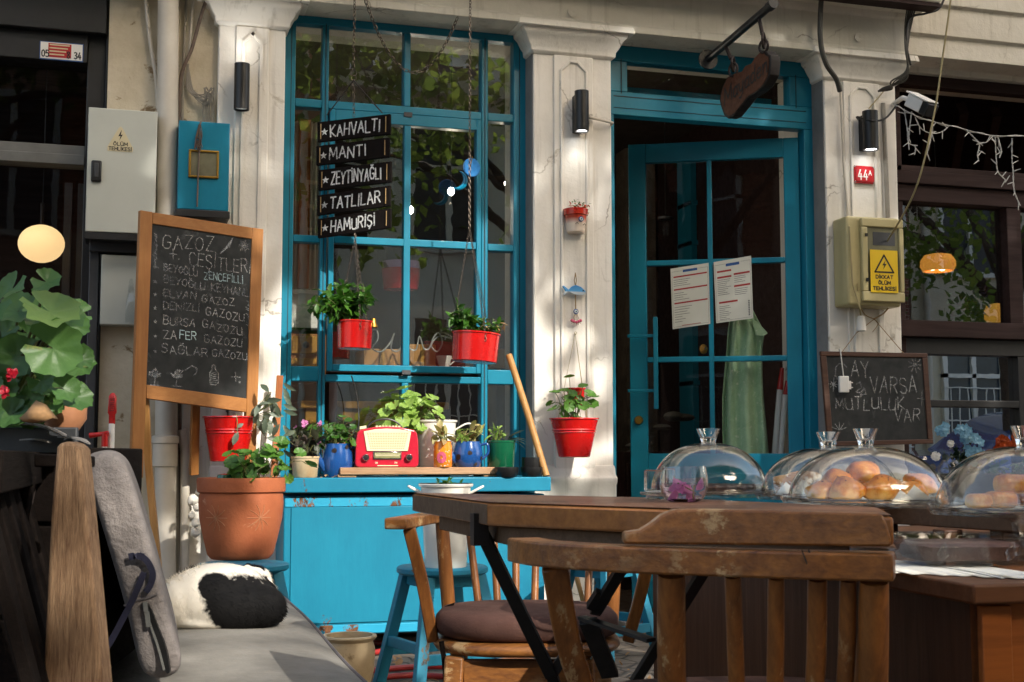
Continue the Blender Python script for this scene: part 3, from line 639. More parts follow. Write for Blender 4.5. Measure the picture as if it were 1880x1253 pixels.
# phone sticker on the fascia
p = at(113, 95, YS - .021); k = mpp(p); st = thing('phone_sticker', 'small white and red phone number sticker on the black fascia', 'sticker', p)
MB().box(p + V((-38 * k, 0, -17 * k)), p + V((38 * k, .0015, 17 * k))).build('blue_border', m['menublue'], st)
MB().box(p + V((-36.5 * k, -.001, -15 * k)), p + V((36.5 * k, .0005, 15.5 * k))).build('white_face', m['signwhite'], st)
MB().box(p + V((-23 * k, -.002, -12 * k)), p + V((17 * k, -.0005, 14 * k))).build('red_patch', m['signred'], st)
b = MB(); write(b, '05', p + V((-34 * k, -.0025, -12 * k)), (1, 0, 0), ZZ, 12 * k, 2 * k, fit=12 * k); write(b, '8 34', p + V((10 * k, -.0025, -12 * k)), (1, 0, 0), ZZ, 12 * k, 2 * k, fit=24 * k)
b.build('digits', m['ink'], st)
b = MB()
for i in range(4): b.box(p + V((-21 * k, -.0026, (10 - 6 * i) * k)), p + V(((14 - i * 3) * k, -.0022, (12.5 - 6 * i) * k)))
b.build('small_print', m['sticker'], st)

# ---------------------------------------------------------------- pipes and cables on the left wall
def pipe(name, label, pts, r, mt, coll=None, n=14, cat='pipe'):
    o = MB().tube(pts, r, n).build(name, mt, None); return tag(o, label, cat)
p0, p1 = at(307, -40, -.03), at(301, 1250, -.03); p1.z = .0; rp = 20 * mpp(at(300, 400, -.03))
dp = thing('drain_pipe', 'thick white drainpipe with a lower coupling beside the grey electric cabinet', 'pipe', (p1.x, p1.y, 0))
zc = at(300, 815, -.03)
MB().tube([p0 + V((0, 0, .3)), p1 + V((0, 0, .001))], rp * .95, 20).build('pipe', m['pipe'], dp)
cc = p0.lerp(p1, (p0.z - zc.z) / (p0.z - p1.z)); b = MB()
b.lathe([(rp * .96, -.1), (rp * 1.1, -.095), (rp * 1.1, -.0), (rp * 1.22, .003), (rp * 1.22, .03), (rp * 1.05, .035), (rp * .96, .036)], cc, 20); b.build('coupling', m['pipe'], dp)
pts = [at(266, -20, .02), at(275, 70, .02), at(286, 140, .02), at(290, 200, .025)]
pipe('conduit', 'thin slanting white conduit left of the drainpipe above the cabinet', spline(pts), .009, m['pipe'])
pts = [at(388, -20, .0), at(372, 20, .0), at(352, 90, .0), at(333, 140, .0), at(329, 230, .0), at(328, 420, .01), at(330, 760, .02), at(333, 1040, .03)]
pipe('flex_hose', 'brown corrugated flexible conduit running down right of the drainpipe', spline(pts, 8), .008, m['hose'])
pipe('conduit', 'upright thin grey conduit between drainpipe and blue meter box', [at(343, -20, .03), at(336, 130, .03), at(333, 330, .03)], .006, m['pipe2'])
pipe('conduit', 'second upright conduit nearest the blue meter box top', [at(356, -20, .03), at(350, 60, .03), at(346, 110, .03)], .006, m['pipe'])
pipe('white_pipe', 'slim white pipe rising between the drainpipe and the terracotta pot', [at(334, 790, -.0), at(340, 830, -.01), at(338, 1100, -.01), at(338, 1200, -.01)], .02, m['pipe'])
b = MB()
for i in range(9):
    q = [at(345 + rnd() * 3, 118, .03), at(350 + rnd() * 6, 165, .02), at(375 + rnd() * 12, 182 + rnd() * 12, .0), at(384 + rnd() * 12, 170 + rnd() * 10, -.01), at(372 + i * 2.6, 190, .01), at(374 + i * 2.4, 225, .02)]
    b.tube(spline(q, 5), .0022 + .001 * (i % 2), 5)
tag(b.build('cable_bundle', m['pipe2']), 'tangle of thin wires above the blue meter box', 'cables')

# electric cabinet, grey
def fbox(name, label, cat, l, t, r, bt, Y, dep, mt, part='case', bev=.004):
    o = thing(name, label, cat, at((l + r) / 2, (t + bt) / 2, Y))
    a, c = at(l, bt, Y), at(r, (t + bt) / 2, Y); zt_ = (Zf(l, t, Y) + Zf(r, t + (r - l) * .075, Y)) / 2; zb_ = (Zf(l, bt, Y) + Zf(r, bt, Y)) / 2
    MB().box((a.x, Y, zb_), (c.x, Y + dep, zt_)).build(part, mt, o, bev); return o, a.x, c.x, zb_, zt_
ec, ex0, ex1, ez0, ez1 = fbox('electric_cabinet', 'tall light grey electric cabinet with a triangular warning sticker', 'cabinet', 156, 196, 287, 428, -.12, .155, m['cabinet'])
b = MB(); b.box((ex0, -.118, ez0 - .03), (ex1, .03, ez0 - .002)); b.build('plinth', m['blackmetal'], ec)
p = at(177, 315, -.121); k = mpp(p); b = MB(); b.box(p + V((-9 * k, -.012, -20 * k)), p + V((9 * k, .004, 20 * k))); hb = b.build('latch', m['black'], ec, .006)
MB().box(p + V((-4 * k, -.014, -12 * k)), p + V((4 * k, -.008, 15 * k))).build('latch_lever', m['darkmetal'], hb, .003)
p = at(221, 262, -.1205); k = mpp(p); b = MB()
b.prism([p + V((x * k, 0, z * k)) for x, z in ((-22, -17), (22, -17), (23, -10), (4, 26), (0, 30), (-4, 26), (-23, -10))], (0, -.001, 0)); sk = b.build('warning_sticker', m['sticker'], ec)
b = MB(); b.prism([p + V((x * k, -.0012, z * k)) for x, z in ((2, 24), (-4, 11), (0, 12), (-2, 3), (4, 15), (0.5, 14))], (0, -.0006, 0))
write(b, 'ÖLÜM', p + V((-12 * k, -.0016, -6 * k)), (1, 0, 0), ZZ, 6 * k, 1.3 * k, fit=25 * k); write(b, 'TEHLİKESİ', p + V((-20 * k, -.0016, -15 * k)), (1, 0, 0), ZZ, 6 * k, 1.3 * k, fit=40 * k)
b.build('lettering', m['ink'], sk)
jb, *_ = fbox('junction_box', 'small grey junction box below the tall electric cabinet', 'box', 183, 466, 262, 597, -.03, .085, m['cabinet'])
q = at(240, 555, -.04); b = MB(); b.loft([[q + V((x * .011 * s, -.012 * math.cos(i * 2 + x), z)) for x in (-1, -.4, .2, 1)] for i, (z, s) in enumerate(((.1, .5), (.07, 1), (.04, 1.1), (0, 1.6), (-.05, 2), (-.09, 1.8)))], False, False)
tag(b.build('plastic_strip', m['clear'], None, solid=.001), 'crumpled clear plastic strip hanging beside the small junction box', 'plastic')
b = MB(); b.box((U(165, 440, .0), -.0, 0), (U(183, 440, .0), .06, Zf(170, 432, 0))); b.box((U(165, 440), -.04, Zf(200, 465)), (U(256, 440), .05, Zf(200, 432)))
tag(b.build('metal_upright', m['darkmetal'], None, .003), 'dark metal upright under the grey electric cabinet', 'metal post')
# blue meter box
mb_, mx0, mx1, mz0, mz1 = fbox('meter_box', 'blue painted meter box with a small framed window behind the chalkboard', 'box', 325, 220, 421, 386, -.14, .18, m['blue'])
b = MB(); b.box((mx0 - .01, -.16, mz0 - .035), (mx1 + .005, .04, mz0 - .003)); b.build('base_tray', m['blackmetal'], mb_, .003)
p = at(374, 302, -.142); k = mpp(p); b = MB()
for x0, x1, z0, z1 in ((-27, 27, 22, 26), (-27, 27, -26, -22), (-27, -23, -22, 22), (23, 27, -22, 22)): b.box(p + V((x0 * k, -.008, z0 * k)), p + V((x1 * k, .003, z1 * k)))
wf = b.build('window_frame', m['brass'], mb_, .002); MB().box(p + V((-23 * k, -.002, -22 * k)), p + V((23 * k, .0015, 22 * k))).build('window_pane', simple('hazy meter window', C('7d7a62'), C('635f4c'), .15, 9, 0, coat=.6), wf)
p = at(366, 232, -.155); k = mpp(p); b = MB(); b.tube(spline([p + V((3 * k, 0, 9 * k)), p, p + V((-4 * k, -.005, -18 * k)), p + V((1 * k, 0, -30 * k)), p + V((0, 0, -80 * k)), p + V((-1 * k, 0, -150 * k))], 6), .0035, 6)
for i in range(14): b.tube(spline([p + V((rnd() * 3 * k, -.004, 2 * k)), p + V((rnd() * 7 * k, -.008 + rnd() * .006, -22 * k)), p + V((rnd() * 9 * k, -.006 + rnd() * .006, -40 * k - rnd(0, 6) * k))], 4), .002, 4)
tag(b.build('cord_tassel', m['hose']), 'dark knotted cord with a tassel hanging in front of the blue meter box', 'cord')
# wall lamps: black cylinders shining up and down
def wall_lamp(px, py0, py1, wpx, label, up, dn, Y=-.09):
    a, c = at(px, py0 + 8, Y), at(px, py1 - 8, Y); x = (a.x + c.x) / 2; r = wpx / 2 * mpp(a) * .97; zt_, zb_ = a.z, c.z
    o = thing('wall_lamp', label, 'wall lamp', (x, Y, (zt_ + zb_) / 2), 0, 'black cylinder wall lamps on the piers')
    b = MB(); b.lathe([(r * .8, zb_ + .012), (r * .86, zb_), (r, zb_), (r, zt_), (r * .86, zt_), (r * .8, zt_ - .012)], (x, Y, 0), 28); b.build('housing', m['black'], o)
    b = MB(); b.box((x - .022, Y + r * .7, (zt_ + zb_) / 2 - .09), (x + .022, -.012, (zt_ + zb_) / 2 + .09)); b.build('bracket', m['black'], o, .003)
    for s, on, z in ((1, up, zt_ - .008), (-1, dn, zb_ + .008)):
        b = MB(); b.lathe([(0, z), (r * .8, z)] if s > 0 else [(r * .8, z), (0, z)], (x, Y, 0), 24)
        b.build('lens', emit('cool led lens %d' % on, (1, .98, .95, 1), 8 if on else .02), o)
        if on:
            l = bpy.data.lights.new('lamp_beam', 'SPOT'); l.energy = .3; l.spot_size = R(80); l.spot_blend = .7; l.shadow_soft_size = .015; l.color = (1, .97, .92)
            q = bpy.data.objects.new('lamp_beam', l); COL.objects.link(q); q.parent = o; q.location = (0, 0, z - (zt_ + zb_) / 2 + s * .012); q.rotation_euler = (R(180) if s > 0 else 0, 0, 0)
            q.rotation_euler = ((R(180) - .22) if s > 0 else .22, 0, 0)
    return o
wall_lamp(444, 110, 210, 29, 'black cylinder wall lamp lighting the left pier upward', True, False)
wall_lamp(1068, 160, 250, 27, 'black cylinder wall lamp shining down on the middle pier', False, True)
wall_lamp(1598, 197, 284, 29, 'black cylinder wall lamp above the red house number', False, True)
p = at(1082, 216, -.03); tag(MB().tube([p + V((0, 0, .0)), p + V((.045, 0, -.006)), p + V((.05, 0, -.006)), p + V((.12, 0, -.018)), p + V((.125, .05, -.018))], .007, 8).build('conduit_elbow', m['pipe']), 'short white conduit beside the middle wall lamp', 'pipe')

# ---------------------------------------------------------------- easel chalkboard
DC = 5.25
def cpt(px, py, D=DC): return pd(px, py, D)
eb = thing('chalkboard_easel', 'tall pine framed chalkboard easel listing drinks in faded chalk', 'chalkboard', (pd(360, 870, DC).x, pd(360, 870, DC).y, pd(360, 873, DC).z))
DB = 5.29                                                 # the top leans back a little
tl, tr, bl = cpt(258, 386, DB), cpt(484, 421, DB + .37), cpt(240, 875, DC)
nb = (tr - tl).cross(bl - tl).normalized(); br_ = CP + ray(468, 905) * ((tl - CP).dot(nb) / ray(468, 905).dot(nb))
if nb.dot(CP - tl) < 0: nb = -nb
def E2(u, v): return tl.lerp(tr, u).lerp(bl.lerp(br_, u), v)   # u across, v down
def ebar(mb, u0, v0, u1, v1, t=.024, off=0.0): mb.prism([E2(u0, v0) + nb * off, E2(u1, v0) + nb * off, E2(u1, v1) + nb * off, E2(u0, v1) + nb * off], -nb * t)
vb0, vb1 = .655, .706
b = MB(); ebar(b, 0, 0, .095, 1); b.build('leg', m['oak'], eb, .003); b = MB(); ebar(b, .905, 0, 1, .95); b.build('leg', m['oak'], eb, .003)
b = MB(); ebar(b, .096, .001, .904, .045); b.build('top_rail', m['oakx'], eb, .002); b = MB(); ebar(b, .096, vb0, .904, vb1, off=.001); b.build('bottom_rail', m['oakx'], eb, .002)
b = MB(); q = E2(.3, .03) - nb * .02; b.tube([q, V((q.x, .06, q.z + .03))], .006, 6); b.build('wall_hook', m['iron'], eb); b = MB(); q = E2(.75, .03) - nb * .02; b.tube([q, V((q.x, .01, q.z + .03))], .006, 6); b.build('wall_hook', m['iron'], eb)
b = MB(); ebar(b, .08, .03, .92, vb0 + .01, .008, -.006); bo = b.build('board', m['board'], eb)
ux_ = (tr - tl).normalized(); uz_ = (tl - bl).normalized(); up_ = (uz_ - ux_ * uz_.dot(ux_)).normalized()
def epx(px, py):                                          # photo point on the board's surface
    d = ray(px, py); q = tl - nb * .0045; k = (q - CP).dot(nb) / d.dot(nb); return CP + d * k
ek = mpp(epx(360, 560))
A = {n: MB() for n in ('chalk', 'chalk_hi', 'chalk_lo', 'chalk_bl')}
def eline(txt, px, py, px1, py1, h, mat_, t=1.6, jit=.08):
    a, c = epx(px, py), epx(px1, py1); write(A[mat_], txt, a, c - a, up_, h * ek, t * ek, jit=jit, fit=(c - a).length)
for txt, x0, y0, x1, y1, h, k in (('GAZOZ', 299, 455, 392, 461, 26, 'chalk'), ('+.', 311, 474, 330, 476, 20, 'chalk'), ('ÇEŞİTLERİ', 348, 487, 460, 503, 24, 'chalk'), ('BEYOĞLU', 301, 497, 362, 508, 13, 'chalk_lo'), ('ZENCEFİLLİ', 375, 512, 446, 521, 13, 'chalk_bl'),
    ('BEYOĞLU', 301, 519, 376, 533, 13, 'chalk_lo'), ('KEYHANLI', 388, 534, 460, 545, 14, 'chalk_lo'), ('ELVAN', 300, 544, 360, 550, 13, 'chalk_lo'), ('GAZOZ', 371, 555, 430, 562, 13, 'chalk'), ('DENİZLİ', 300, 567, 366, 573, 14, 'chalk_lo'), ('GAZOZU', 378, 578, 448, 591, 14, 'chalk'),
    ('BURSA', 300, 595, 358, 600, 15, 'chalk'), ('GAZOZU', 372, 602, 444, 616, 14, 'chalk'), ('ZA', 300, 620, 324, 623, 15, 'chalk'), ('FER', 330, 621, 360, 625, 15, 'chalk_bl'), ('GAZOZU', 375, 628, 444, 638, 14, 'chalk'), ('SAĞLAR', 297, 648, 381, 654, 15, 'chalk_lo'), ('GAZOZU', 390, 654, 453, 662, 13, 'chalk_lo')):
    eline(txt, x0, y0, x1, y1, h, k)
for y, mt_ in ((491, 'chalk_lo'), (517, 'chalk_lo'), (541, 'chalk_lo'), (566, 'chalk'), (591, 'chalk_lo'), (618, 'chalk'), (645, 'chalk_lo')): star5(A[mt_], epx(285, y), ux_, up_, 4.5 * ek)
c = epx(448, 452)
for i in range(14): a = i * .449; stroke(A['chalk'], [c, c + (ux_ * math.cos(a) + up_ * math.sin(a)) * (12 if i % 2 else 8) * ek], nb, 2 * ek)
for i in range(7): stroke(A['chalk_lo'], [epx(418 + i * 1.6 + rnd(), 452 - i * 2.5), epx(404 + i * 2.6 + rnd() * 2, 466 - i * 2)], nb, 2.2 * ek)
stroke(A['chalk'], [epx(x, y) for x, y in ((386, 706), (385, 685), (389, 680), (390, 671), (395, 671), (396, 680), (401, 685), (401, 703), (396, 707), (386, 706))], nb, 1.8 * ek)
for i in range(6): stroke(A['chalk'], [epx(388 + rnd(), 686 + i * 3.5), epx(398 + rnd() * 2, 684 + i * 3.6)], nb, 1.6 * ek)
for cx, cy in ((325, 695), (285, 693)):
    for i in range(9):
        a = R(20 + i * 17); L = 12 + rnd() * 5; e = epx(cx + math.cos(a) * L, cy - math.sin(a) * L); stroke(A['chalk_lo' if cx < 300 else 'chalk'], [epx(cx, cy), e], nb, 1.6 * ek); star5(A['chalk_lo'], e, ux_, up_, 3.2 * ek)
    stroke(A['chalk_lo'], [epx(cx - 2, cy + 14), epx(cx, cy)], nb, 2 * ek); stroke(A['chalk_lo'], [epx(cx - 9, cy + 14), epx(cx + 8, cy + 15)], nb, 1.6 * ek)
stroke(A['chalk_lo'], [epx(x, y) for x, y in ((340, 680), (352, 672), (362, 677), (360, 686), (356, 689))], nb, 1.6 * ek)
stroke(A['chalk'], [epx(432, 684), epx(433, 700)], nb, 1.6 * ek); stroke(A['chalk'], [epx(424, 692), epx(441, 693)], nb, 1.6 * ek); star5(A['chalk'], epx(440, 702), ux_, up_, 3 * ek)
for i in range(16): stroke(A['chalk_lo'], [epx(284 + rnd() * 4, 428 + i * 4), epx(286 + rnd() * 5, 432 + i * 4)], nb, 1.8 * ek); 
for i in range(12): stroke(A['chalk_lo'], [epx(455 + rnd() * 4, 552 + i * 4), epx(457 + rnd() * 3, 556 + i * 4)], nb, 1.8 * ek)
for k, b in A.items(): b.build('chalk_writing', m[k], bo)
b = MB(); a = E2(.5, .69) - nb * .03; q = pd(356, 872, DC + .36); b.strip([pd(359, 735, DC + .28), q], ux_, .036, .02); b.build('rear_strut', m['oak'], eb, .002)
MB().ball(pd(367, 737, DC + .22), .006, 8).build('hinge_pin', m['white'], eb)
b = MB(); b.strip([pd(266, 700, 5.35), pd(272, 850, 5.35), pd(290, 1035, 5.3), pd(298, 1130, 5.3)], RT, .026, .02)
tag(b.build('wooden_stick', m['pole']), 'long slightly curved pale wooden stick leaning beside the drainpipe', 'stick')
# dustpan handle, red grip on white poles
p = pd(207, 720, 4.9); k = mpp(p); dpn = thing('long_handled_dustpan', 'long handled dustpan with red grip and white poles by the left wall', 'dustpan', (p.x, p.y, 0))
g = MB(); g.loft([[q + RT * x * k + F0 * y * k for x, y in ((-w, -w * .6), (w, -w * .6), (w, w * .6), (-w, w * .6))] for q, w in ((p + ZZ * -2 * k, 3), (p + ZZ * -8 * k, 6.5), (p + ZZ * -38 * k, 7.5), (p + ZZ * -42 * k, 5.5), (p + ZZ * -60 * k, 5.5))]); gg = g.build('grip', m['redp'], dpn, .004)
g = MB()
for i in range(7): g.box(p + RT * -3.5 * k + V((0, 0, (-13 - i * 3.6) * k)) - F0 * 7 * k, p + RT * 4 * k + V((0, 0, (-11.4 - i * 3.6) * k)) - F0 * .0)
g.build('grip_slots', m['redin'], gg)
MB().tube([p + ZZ * -58 * k, p + ZZ * -250 * k], 5.5 * k, 12).build('pole', m['white'], dpn); q = p - RT * 9 * k - F0 * .02
MB().tube([q + ZZ * -98 * k, q + ZZ * -250 * k], 4.5 * k, 12).build('pole', m['white'], dpn)
g = MB(); g.tube([q + ZZ * -74 * k, q + ZZ * -100 * k], 6 * k, 10); g.tube([q + ZZ * -76 * k + RT * 6 * k, q + ZZ * -78 * k - RT * 10 * k, q + ZZ * -80 * k - RT * 28 * k], [5 * k, 4 * k, 5 * k], 10); g.build('clip', m['redp'], dpn)
g = MB(); z = p.z - 250 * k; g.prism([p + RT * x * .14 + F0 * y * .1 + ZZ * (z - p.z) for x, y in ((-1, 0), (1, 0), (1.1, -1.6), (-1.1, -1.6))], (0, 0, -.03)); g.build('pan', m['redp'], dpn, .01)

# ---------------------------------------------------------------- pots on stools at the left pier
def wallpot(name, label, p_top, rt, rb, h, mt, flat=False, grp=None):
    """tapered bucket with a rolled rim and two ribs"""
    o = thing(name, label, 'pot', (p_top.x, p_top.y, p_top.z - h), 0, grp)
    b = MB(); b.lathe([(rb * .9, 0), (rb, .004), (lerp(rb, rt, .62), h * .62), (lerp(rb, rt, .64) + .004, h * .64), (lerp(rb, rt, .67), h * .67), (lerp(rb, rt, .70) + .004, h * .70), (lerp(rb, rt, .73), h * .73), (rt, h - .006), (rt + .006, h - .003), (rt + .005, h + .002), (rt - .004, h), (rt * .93, h * .85), (0, h * .84)], (p_top.x, p_top.y, p_top.z - h), 36); b.build('pot', mt, o)
    MB().lathe([(0, h * .86), (rt * .92, h * .85)], (p_top.x, p_top.y, p_top.z - h), 20).build('soil', m['soil'], o); return o
p = at(421, 766, -.16); k = mpp(p); rb_ = wallpot('red_bucket_planter', 'glossy red bucket planter hanging on the left pier beneath the easel', p, 46 * k, 33 * k, 82 * k, m['red'], grp='red metal bucket planters')
b = MB(); b.tube([p + V((0, .05, -.005)), p + V((0, .1, .03)), p + V((0, .17, .03))], .005, 6); b.build('wall_hook', m['iron'], rb_)
lf, sm = MB(), MB(); q = p + RT * 24 * k - F0 * 44 * k
sm.tube(spline([p + RT * 20 * k - F0 * 36 * k + ZZ * .01, q + ZZ * -10 * k, q + ZZ * -32 * k], 5), .002, 5); leaf_oval(lf, q + ZZ * -28 * k + RT * 2 * k, V((-.4, -.2, -1)), -F0, .06, .028, .1); leaf_oval(lf, q + ZZ * -20 * k, V((.6, -.1, .4)), -F0, .03, .018); 
c0 = p + RT * 70 * k - F0 * .02
for i in range(26):
    o_ = c0 + V((rnd() * .045, rnd() * .04, rnd() * .1 + .01)); sm.tube([p + RT * 40 * k, o_], .0015, 4); leaf_oval(lf, o_, rdir(-.3), ZZ * .3 - F0 + rdir() * .6, .065, .026, .3)
for i in range(9):
    o_ = at(520, 700 + i * 15 + rnd() * 8, -.08); leaf_oval(lf, o_, V((rnd(.2, 1), -.2, rnd(-1, .2))), -F0 + rdir() * .5, .065, .022, .3)
lf.build('striped_foliage', m['stripe'], rb_); sm.build('stem', m['stem'], rb_)
b = MB(); b.strip([at(514, 690, -.1), at(504, 850, -.13), at(498, 960, -.2)], (1, 0, 0), .028, .016); tag(b.build('wooden_stick', m['stick'], None, .002), 'orange stained flat wooden stick standing at the window left edge', 'stick')

def stool(loc, h, rt, label, rz=0):
    o = thing('blue_stool', label, 'stool', (loc[0], loc[1], 0), rz, 'worn blue wooden stools')
    b = MB(); b.lathe([(0, h - .028), (rt - .01, h - .028), (rt, h - .02), (rt, h - .006), (rt - .008, h), (0, h)], (0, 0, 0), 36); b.build('seat', m['blue_old'], o, local=True)
    b = MB(); s = rt * .62; b.box((-s, -s, h - .07), (s, s, h - .029)); b.build('apron', m['blue_old'], o, .003, local=True)
    for sx in (-1, 1):
        for sy in (-1, 1):
            b = MB(); b.strip([V((sx * rt * .6, sy * rt * .6, h - .03)), V((sx * rt * 1.05, sy * rt * 1.05, 0))], (1, 0, 0), .04, .034); b.build('leg', m['blue_old'], o, .003, local=True)
    for sx, sy in ((1, 0), (-1, 0), (0, 1), (0, -1)):
        z = h * (.38 if sx else .3); q = rt * lerp(1.05, .6, z / h); b = MB()
        b.box((-q, sy * q - .012, z - .018), (q, sy * q + .012, z + .018)) if sy else b.box((sx * q - .012, -q, z - .018), (sx * q + .012, q, z + .018)); b.build('stretcher', m['blue_old'], o, .002, local=True)
    return o
SH = .435
p = pz(447, 1034, SH); stool((p.x, p.y), SH, .17, 'low worn blue stool carrying the big terracotta pot', R(8))
# big terracotta pot with geranium
p = pz(441, 1026, SH); k = mpp(p); D1 = (p - CP).dot(F0)
tp = thing('terracotta_planter', 'large terracotta planter with scratched flower pattern and geranium on a blue stool', 'potted plant', p)
h = 148 * k; b = MB(); prof = [(0, .001), (52 * k, .001), (55 * k, .006), (60 * k, .02), (67 * k, h * .25), (75 * k, h * .5), (77 * k, h * .68), (76 * k, h * .79), (75 * k, h * .81), (80 * k, h * .83), (81 * k, h * .97), (80 * k, h), (74 * k, h), (72 * k, h * .9), (0, h * .88)]
b.lathe(prof, p, 48); po = b.build('pot', m['terra'], tp)
b = MB()
for a0 in (-2.3, -1.2):
    c = V((math.cos(a0), math.sin(a0), 0)); s = V((-c.y, c.x, 0))
    for i in range(10):
        a = i * .628; pts = []
        for t in (0, .35, .7, 1): 
            x, z = math.cos(a) * t * 24 * k + math.sin(t * 3) * 3 * k, math.sin(a) * t * 24 * k + h * .52
            aa = a0 + x / (77 * k); r_ = lerp(75, 76.6, min(1, max(0, (z / h - .4) * 4))) * k; r_ = (67 + (z / h - .25) * 32) * k if z < h * .5 else (75 + (z / h - .5) * 11) * k
            pts.append(p + V((math.cos(aa), math.sin(aa), 0)) * (r_ + .0005) + ZZ * z)
        b.tube(pts, .0014, 4)
b.build('scratched_flower', m['terra2'], po)
MB().lathe([(0, h * .9), (72 * k, h * .89)], p, 24).build('soil', m['soil'], tp)
lf, sm = MB(), MB(); bush(lf, sm, p + ZZ * h * .88 + RT * 28 * k, 70 * k, 85 * k, 13, 6, 'round', 27 * k, RT * 22 * k, .1, .35)
lf.build('foliage', m['leaf'], tp); sm.build('stem', m['stem'], tp)
q = p + ZZ * h + RT * -32 * k; b = MB(); b.lathe([(0, .016), (.026, .012), (.034, -.01), (.03, -.03)], q, 16); b.build('small_green_dish', m['greenen'], tp)
b = MB()
for x, z, r_ in ((-18, 72, 11), (-10, 58, 8), (-12, 30, 9), (-14, 12, 10), (-6, 88, 7), (-20, 44, 7)): b.ball(at(372 + x, 990 - z, -.02), r_ * k, 12)
b.v = [q + rdir() * .004 for q in b.v]; b.build('plaster_lump', m['plaster_w'], bld)
# ---------------------------------------------------------------- things hanging in front of the window
YW = -.10
# board sign: five planks, turned a little so the right end comes forward
p = at(650, 330, YW); hs = thing('hanging_plank_sign', 'five black planks hung on chains listing dishes in white capitals', 'sign', p)
sa = R(-32); sx_ = V((math.cos(sa), math.sin(sa), 0)); sn = V((math.sin(sa), -math.cos(sa), 0))
def sgn(px, py):                                          # photo point on the sign's plane
    d = ray(px, py); k = (p - CP).dot(sn) / d.dot(sn); return CP + d * k
rows = [('KAHVALTI', 224, 210, 262, 246), ('MANTI', 268, 253, 305, 288), ('ZEYTİNYAĞLI', 312, 297, 351, 334), ('TATLILAR', 359, 341, 396, 378), ('HAMURİŞİ', 403, 382, 437, 419)]
ks = mpp(p)
for txt, ltop, rtop, lbot, rbot in rows:
    j = rnd() * 2
    a, b_, c, d_ = sgn(582 + j, ltop), sgn(716 + j, rtop), sgn(716 + j, rbot), sgn(582 + j, lbot)
    zm1 = (a.z + b_.z) / 2; zm0 = (c.z + d_.z) / 2; sl_ = ((b_.z - a.z) + (c.z - d_.z)) / 2 * .5
    a.z, b_.z, c.z, d_.z = zm1 - sl_, zm1 + sl_, zm0 + sl_, zm0 - sl_
    pl = MB().prism([a, b_, c, d_], -sn * .018).build('plank', m['boardw'], hs, .002)
    ux2 = (b_ - a).normalized(); uz2 = ZZ; hh = (zm1 - zm0)
    b = MB(); o = d_ + ux2 * 27 * ks + ZZ * hh * .22 + sn * .0025; W2 = (c - d_).length
    fw = {'MANTI': .5, 'HAMURİŞİ': .6}.get(txt, .68) * W2
    write(b, txt, o, ux2, ZZ, hh * .56, 2.6 * ks, jit=.07, fit=fw)
    star5(b, d_ + ux2 * 15 * ks + ZZ * hh * .46 + sn * .0025, ux2, ZZ, 7.5 * ks); b.build('lettering', m['chalk_hi'], pl)
    b = MB()
    for u in (.055, .945): q = d_ + ux2 * W2 * u; b.tube([q + ZZ * hh * .12 + sn * .004, q + ZZ * hh * .88 + sn * .004], .0022, 5)
    b.build('twine', m['rope'], pl)
c0 = MB(); at1, at2, ap = sgn(600, 212), sgn(702, 208), sgn(649, 148); c0.tube([at1, ap], .003, 6); c0.tube([at2, ap], .003, 6); c0.build('hanger', m['iron'], hs)
top = at(648, 5, YW); top.z = zE
c0 = MB(); c0.tube([ap + V((math.cos(a) * .012, 0, math.sin(a) * .012 + .012)) for a in [i * .52 for i in range(12)]], .002, 5, closed=True); c0.tube([ap + V((math.cos(a) * .014, 0, math.sin(a) * .014 + .035)) for a in [i * .52 for i in range(12)]], .002, 5, closed=True); chain(c0, [ap + ZZ * .05, V((ap.x, YW, zE + .05))]); chain(c0, [ap, sgn(650, 215)]); c0.build('chain', m['chain'], hs)
c0 = MB(); a, b_ = V((at(672, 8, YW).x, YW + .02, zE + .03)), V((at(842, 18, YW).x, YW + .02, zE - .01)); chain(c0, sagline(a, b_, .30, 16), .028, .0075, .002)
tag(c0.build('swagged_chain', m['chain']), 'rusty chain swagged in a loop across the window top', 'chain')
c0 = MB(); a = V((at(668, 60, YW + .05).x, YW + .05, zE + .02)); chain(c0, [a, at(684, 118, YW + .08)], .026, .007, .002)

# hanging red pots
def hangpot(px, py_t, py_b, wpx, label, Y, kind, top_px, tp_y, tilt=0.0):
    t_, b_ = at(px, py_t, Y), at(px, py_b, Y); k = mpp(t_); rt = wpx / 2 * k; h = t_.z - b_.z; base = V((t_.x, Y, b_.z))
    o = thing('hanging_flower_pot', label, 'potted plant', base, 0, 'red pots hanging on chains')
    tm = M.Translation(base) @ M.Rotation(tilt, 4, 'Y')
    prof = [(0, .004), (rt * .9, .0), (rt * .93, .002), (rt * .93, .006), (rt * .985, h - .008), (rt * 1.03, h - .006), (rt * 1.03, h), (rt * .97, h), (rt * .93, h * .8), (0, h * .78)]
    MB().lathe(prof, (0, 0, 0), 40).xf(tm).build('pot', m['red'], o)
    MB().lathe([(0, h * .86), (rt * .93, h * .85)], (0, 0, 0), 24).xf(tm).build('soil', m['soil'], o)
    b = MB(); tp_ = at(top_px, tp_y, Y); tp_.y = Y
    for i in range(3):
        a = R(-90 + 120 * i + 8); q = tm @ V((math.cos(a) * rt, math.sin(a) * rt, h * .9)); chain(b, [q - ZZ * .03, q, tp_], .017, .0045, .0012)
    chain(b, [tp_, V((tp_.x, Y, zE + .06 if top_px > 800 else sgn(652, 434).z))], .02, .0055, .0016); b.build('chain', m['chain'], o)
    return o, base, rt, h, k
o, base, rt, h, k = hangpot(651, 590, 641, 66, 'small round red pot with leafy basil hanging below the plank sign', -.16, 'oval', 652, 440, R(1))
lf, sm = MB(), MB(); q = base + ZZ * h * .9
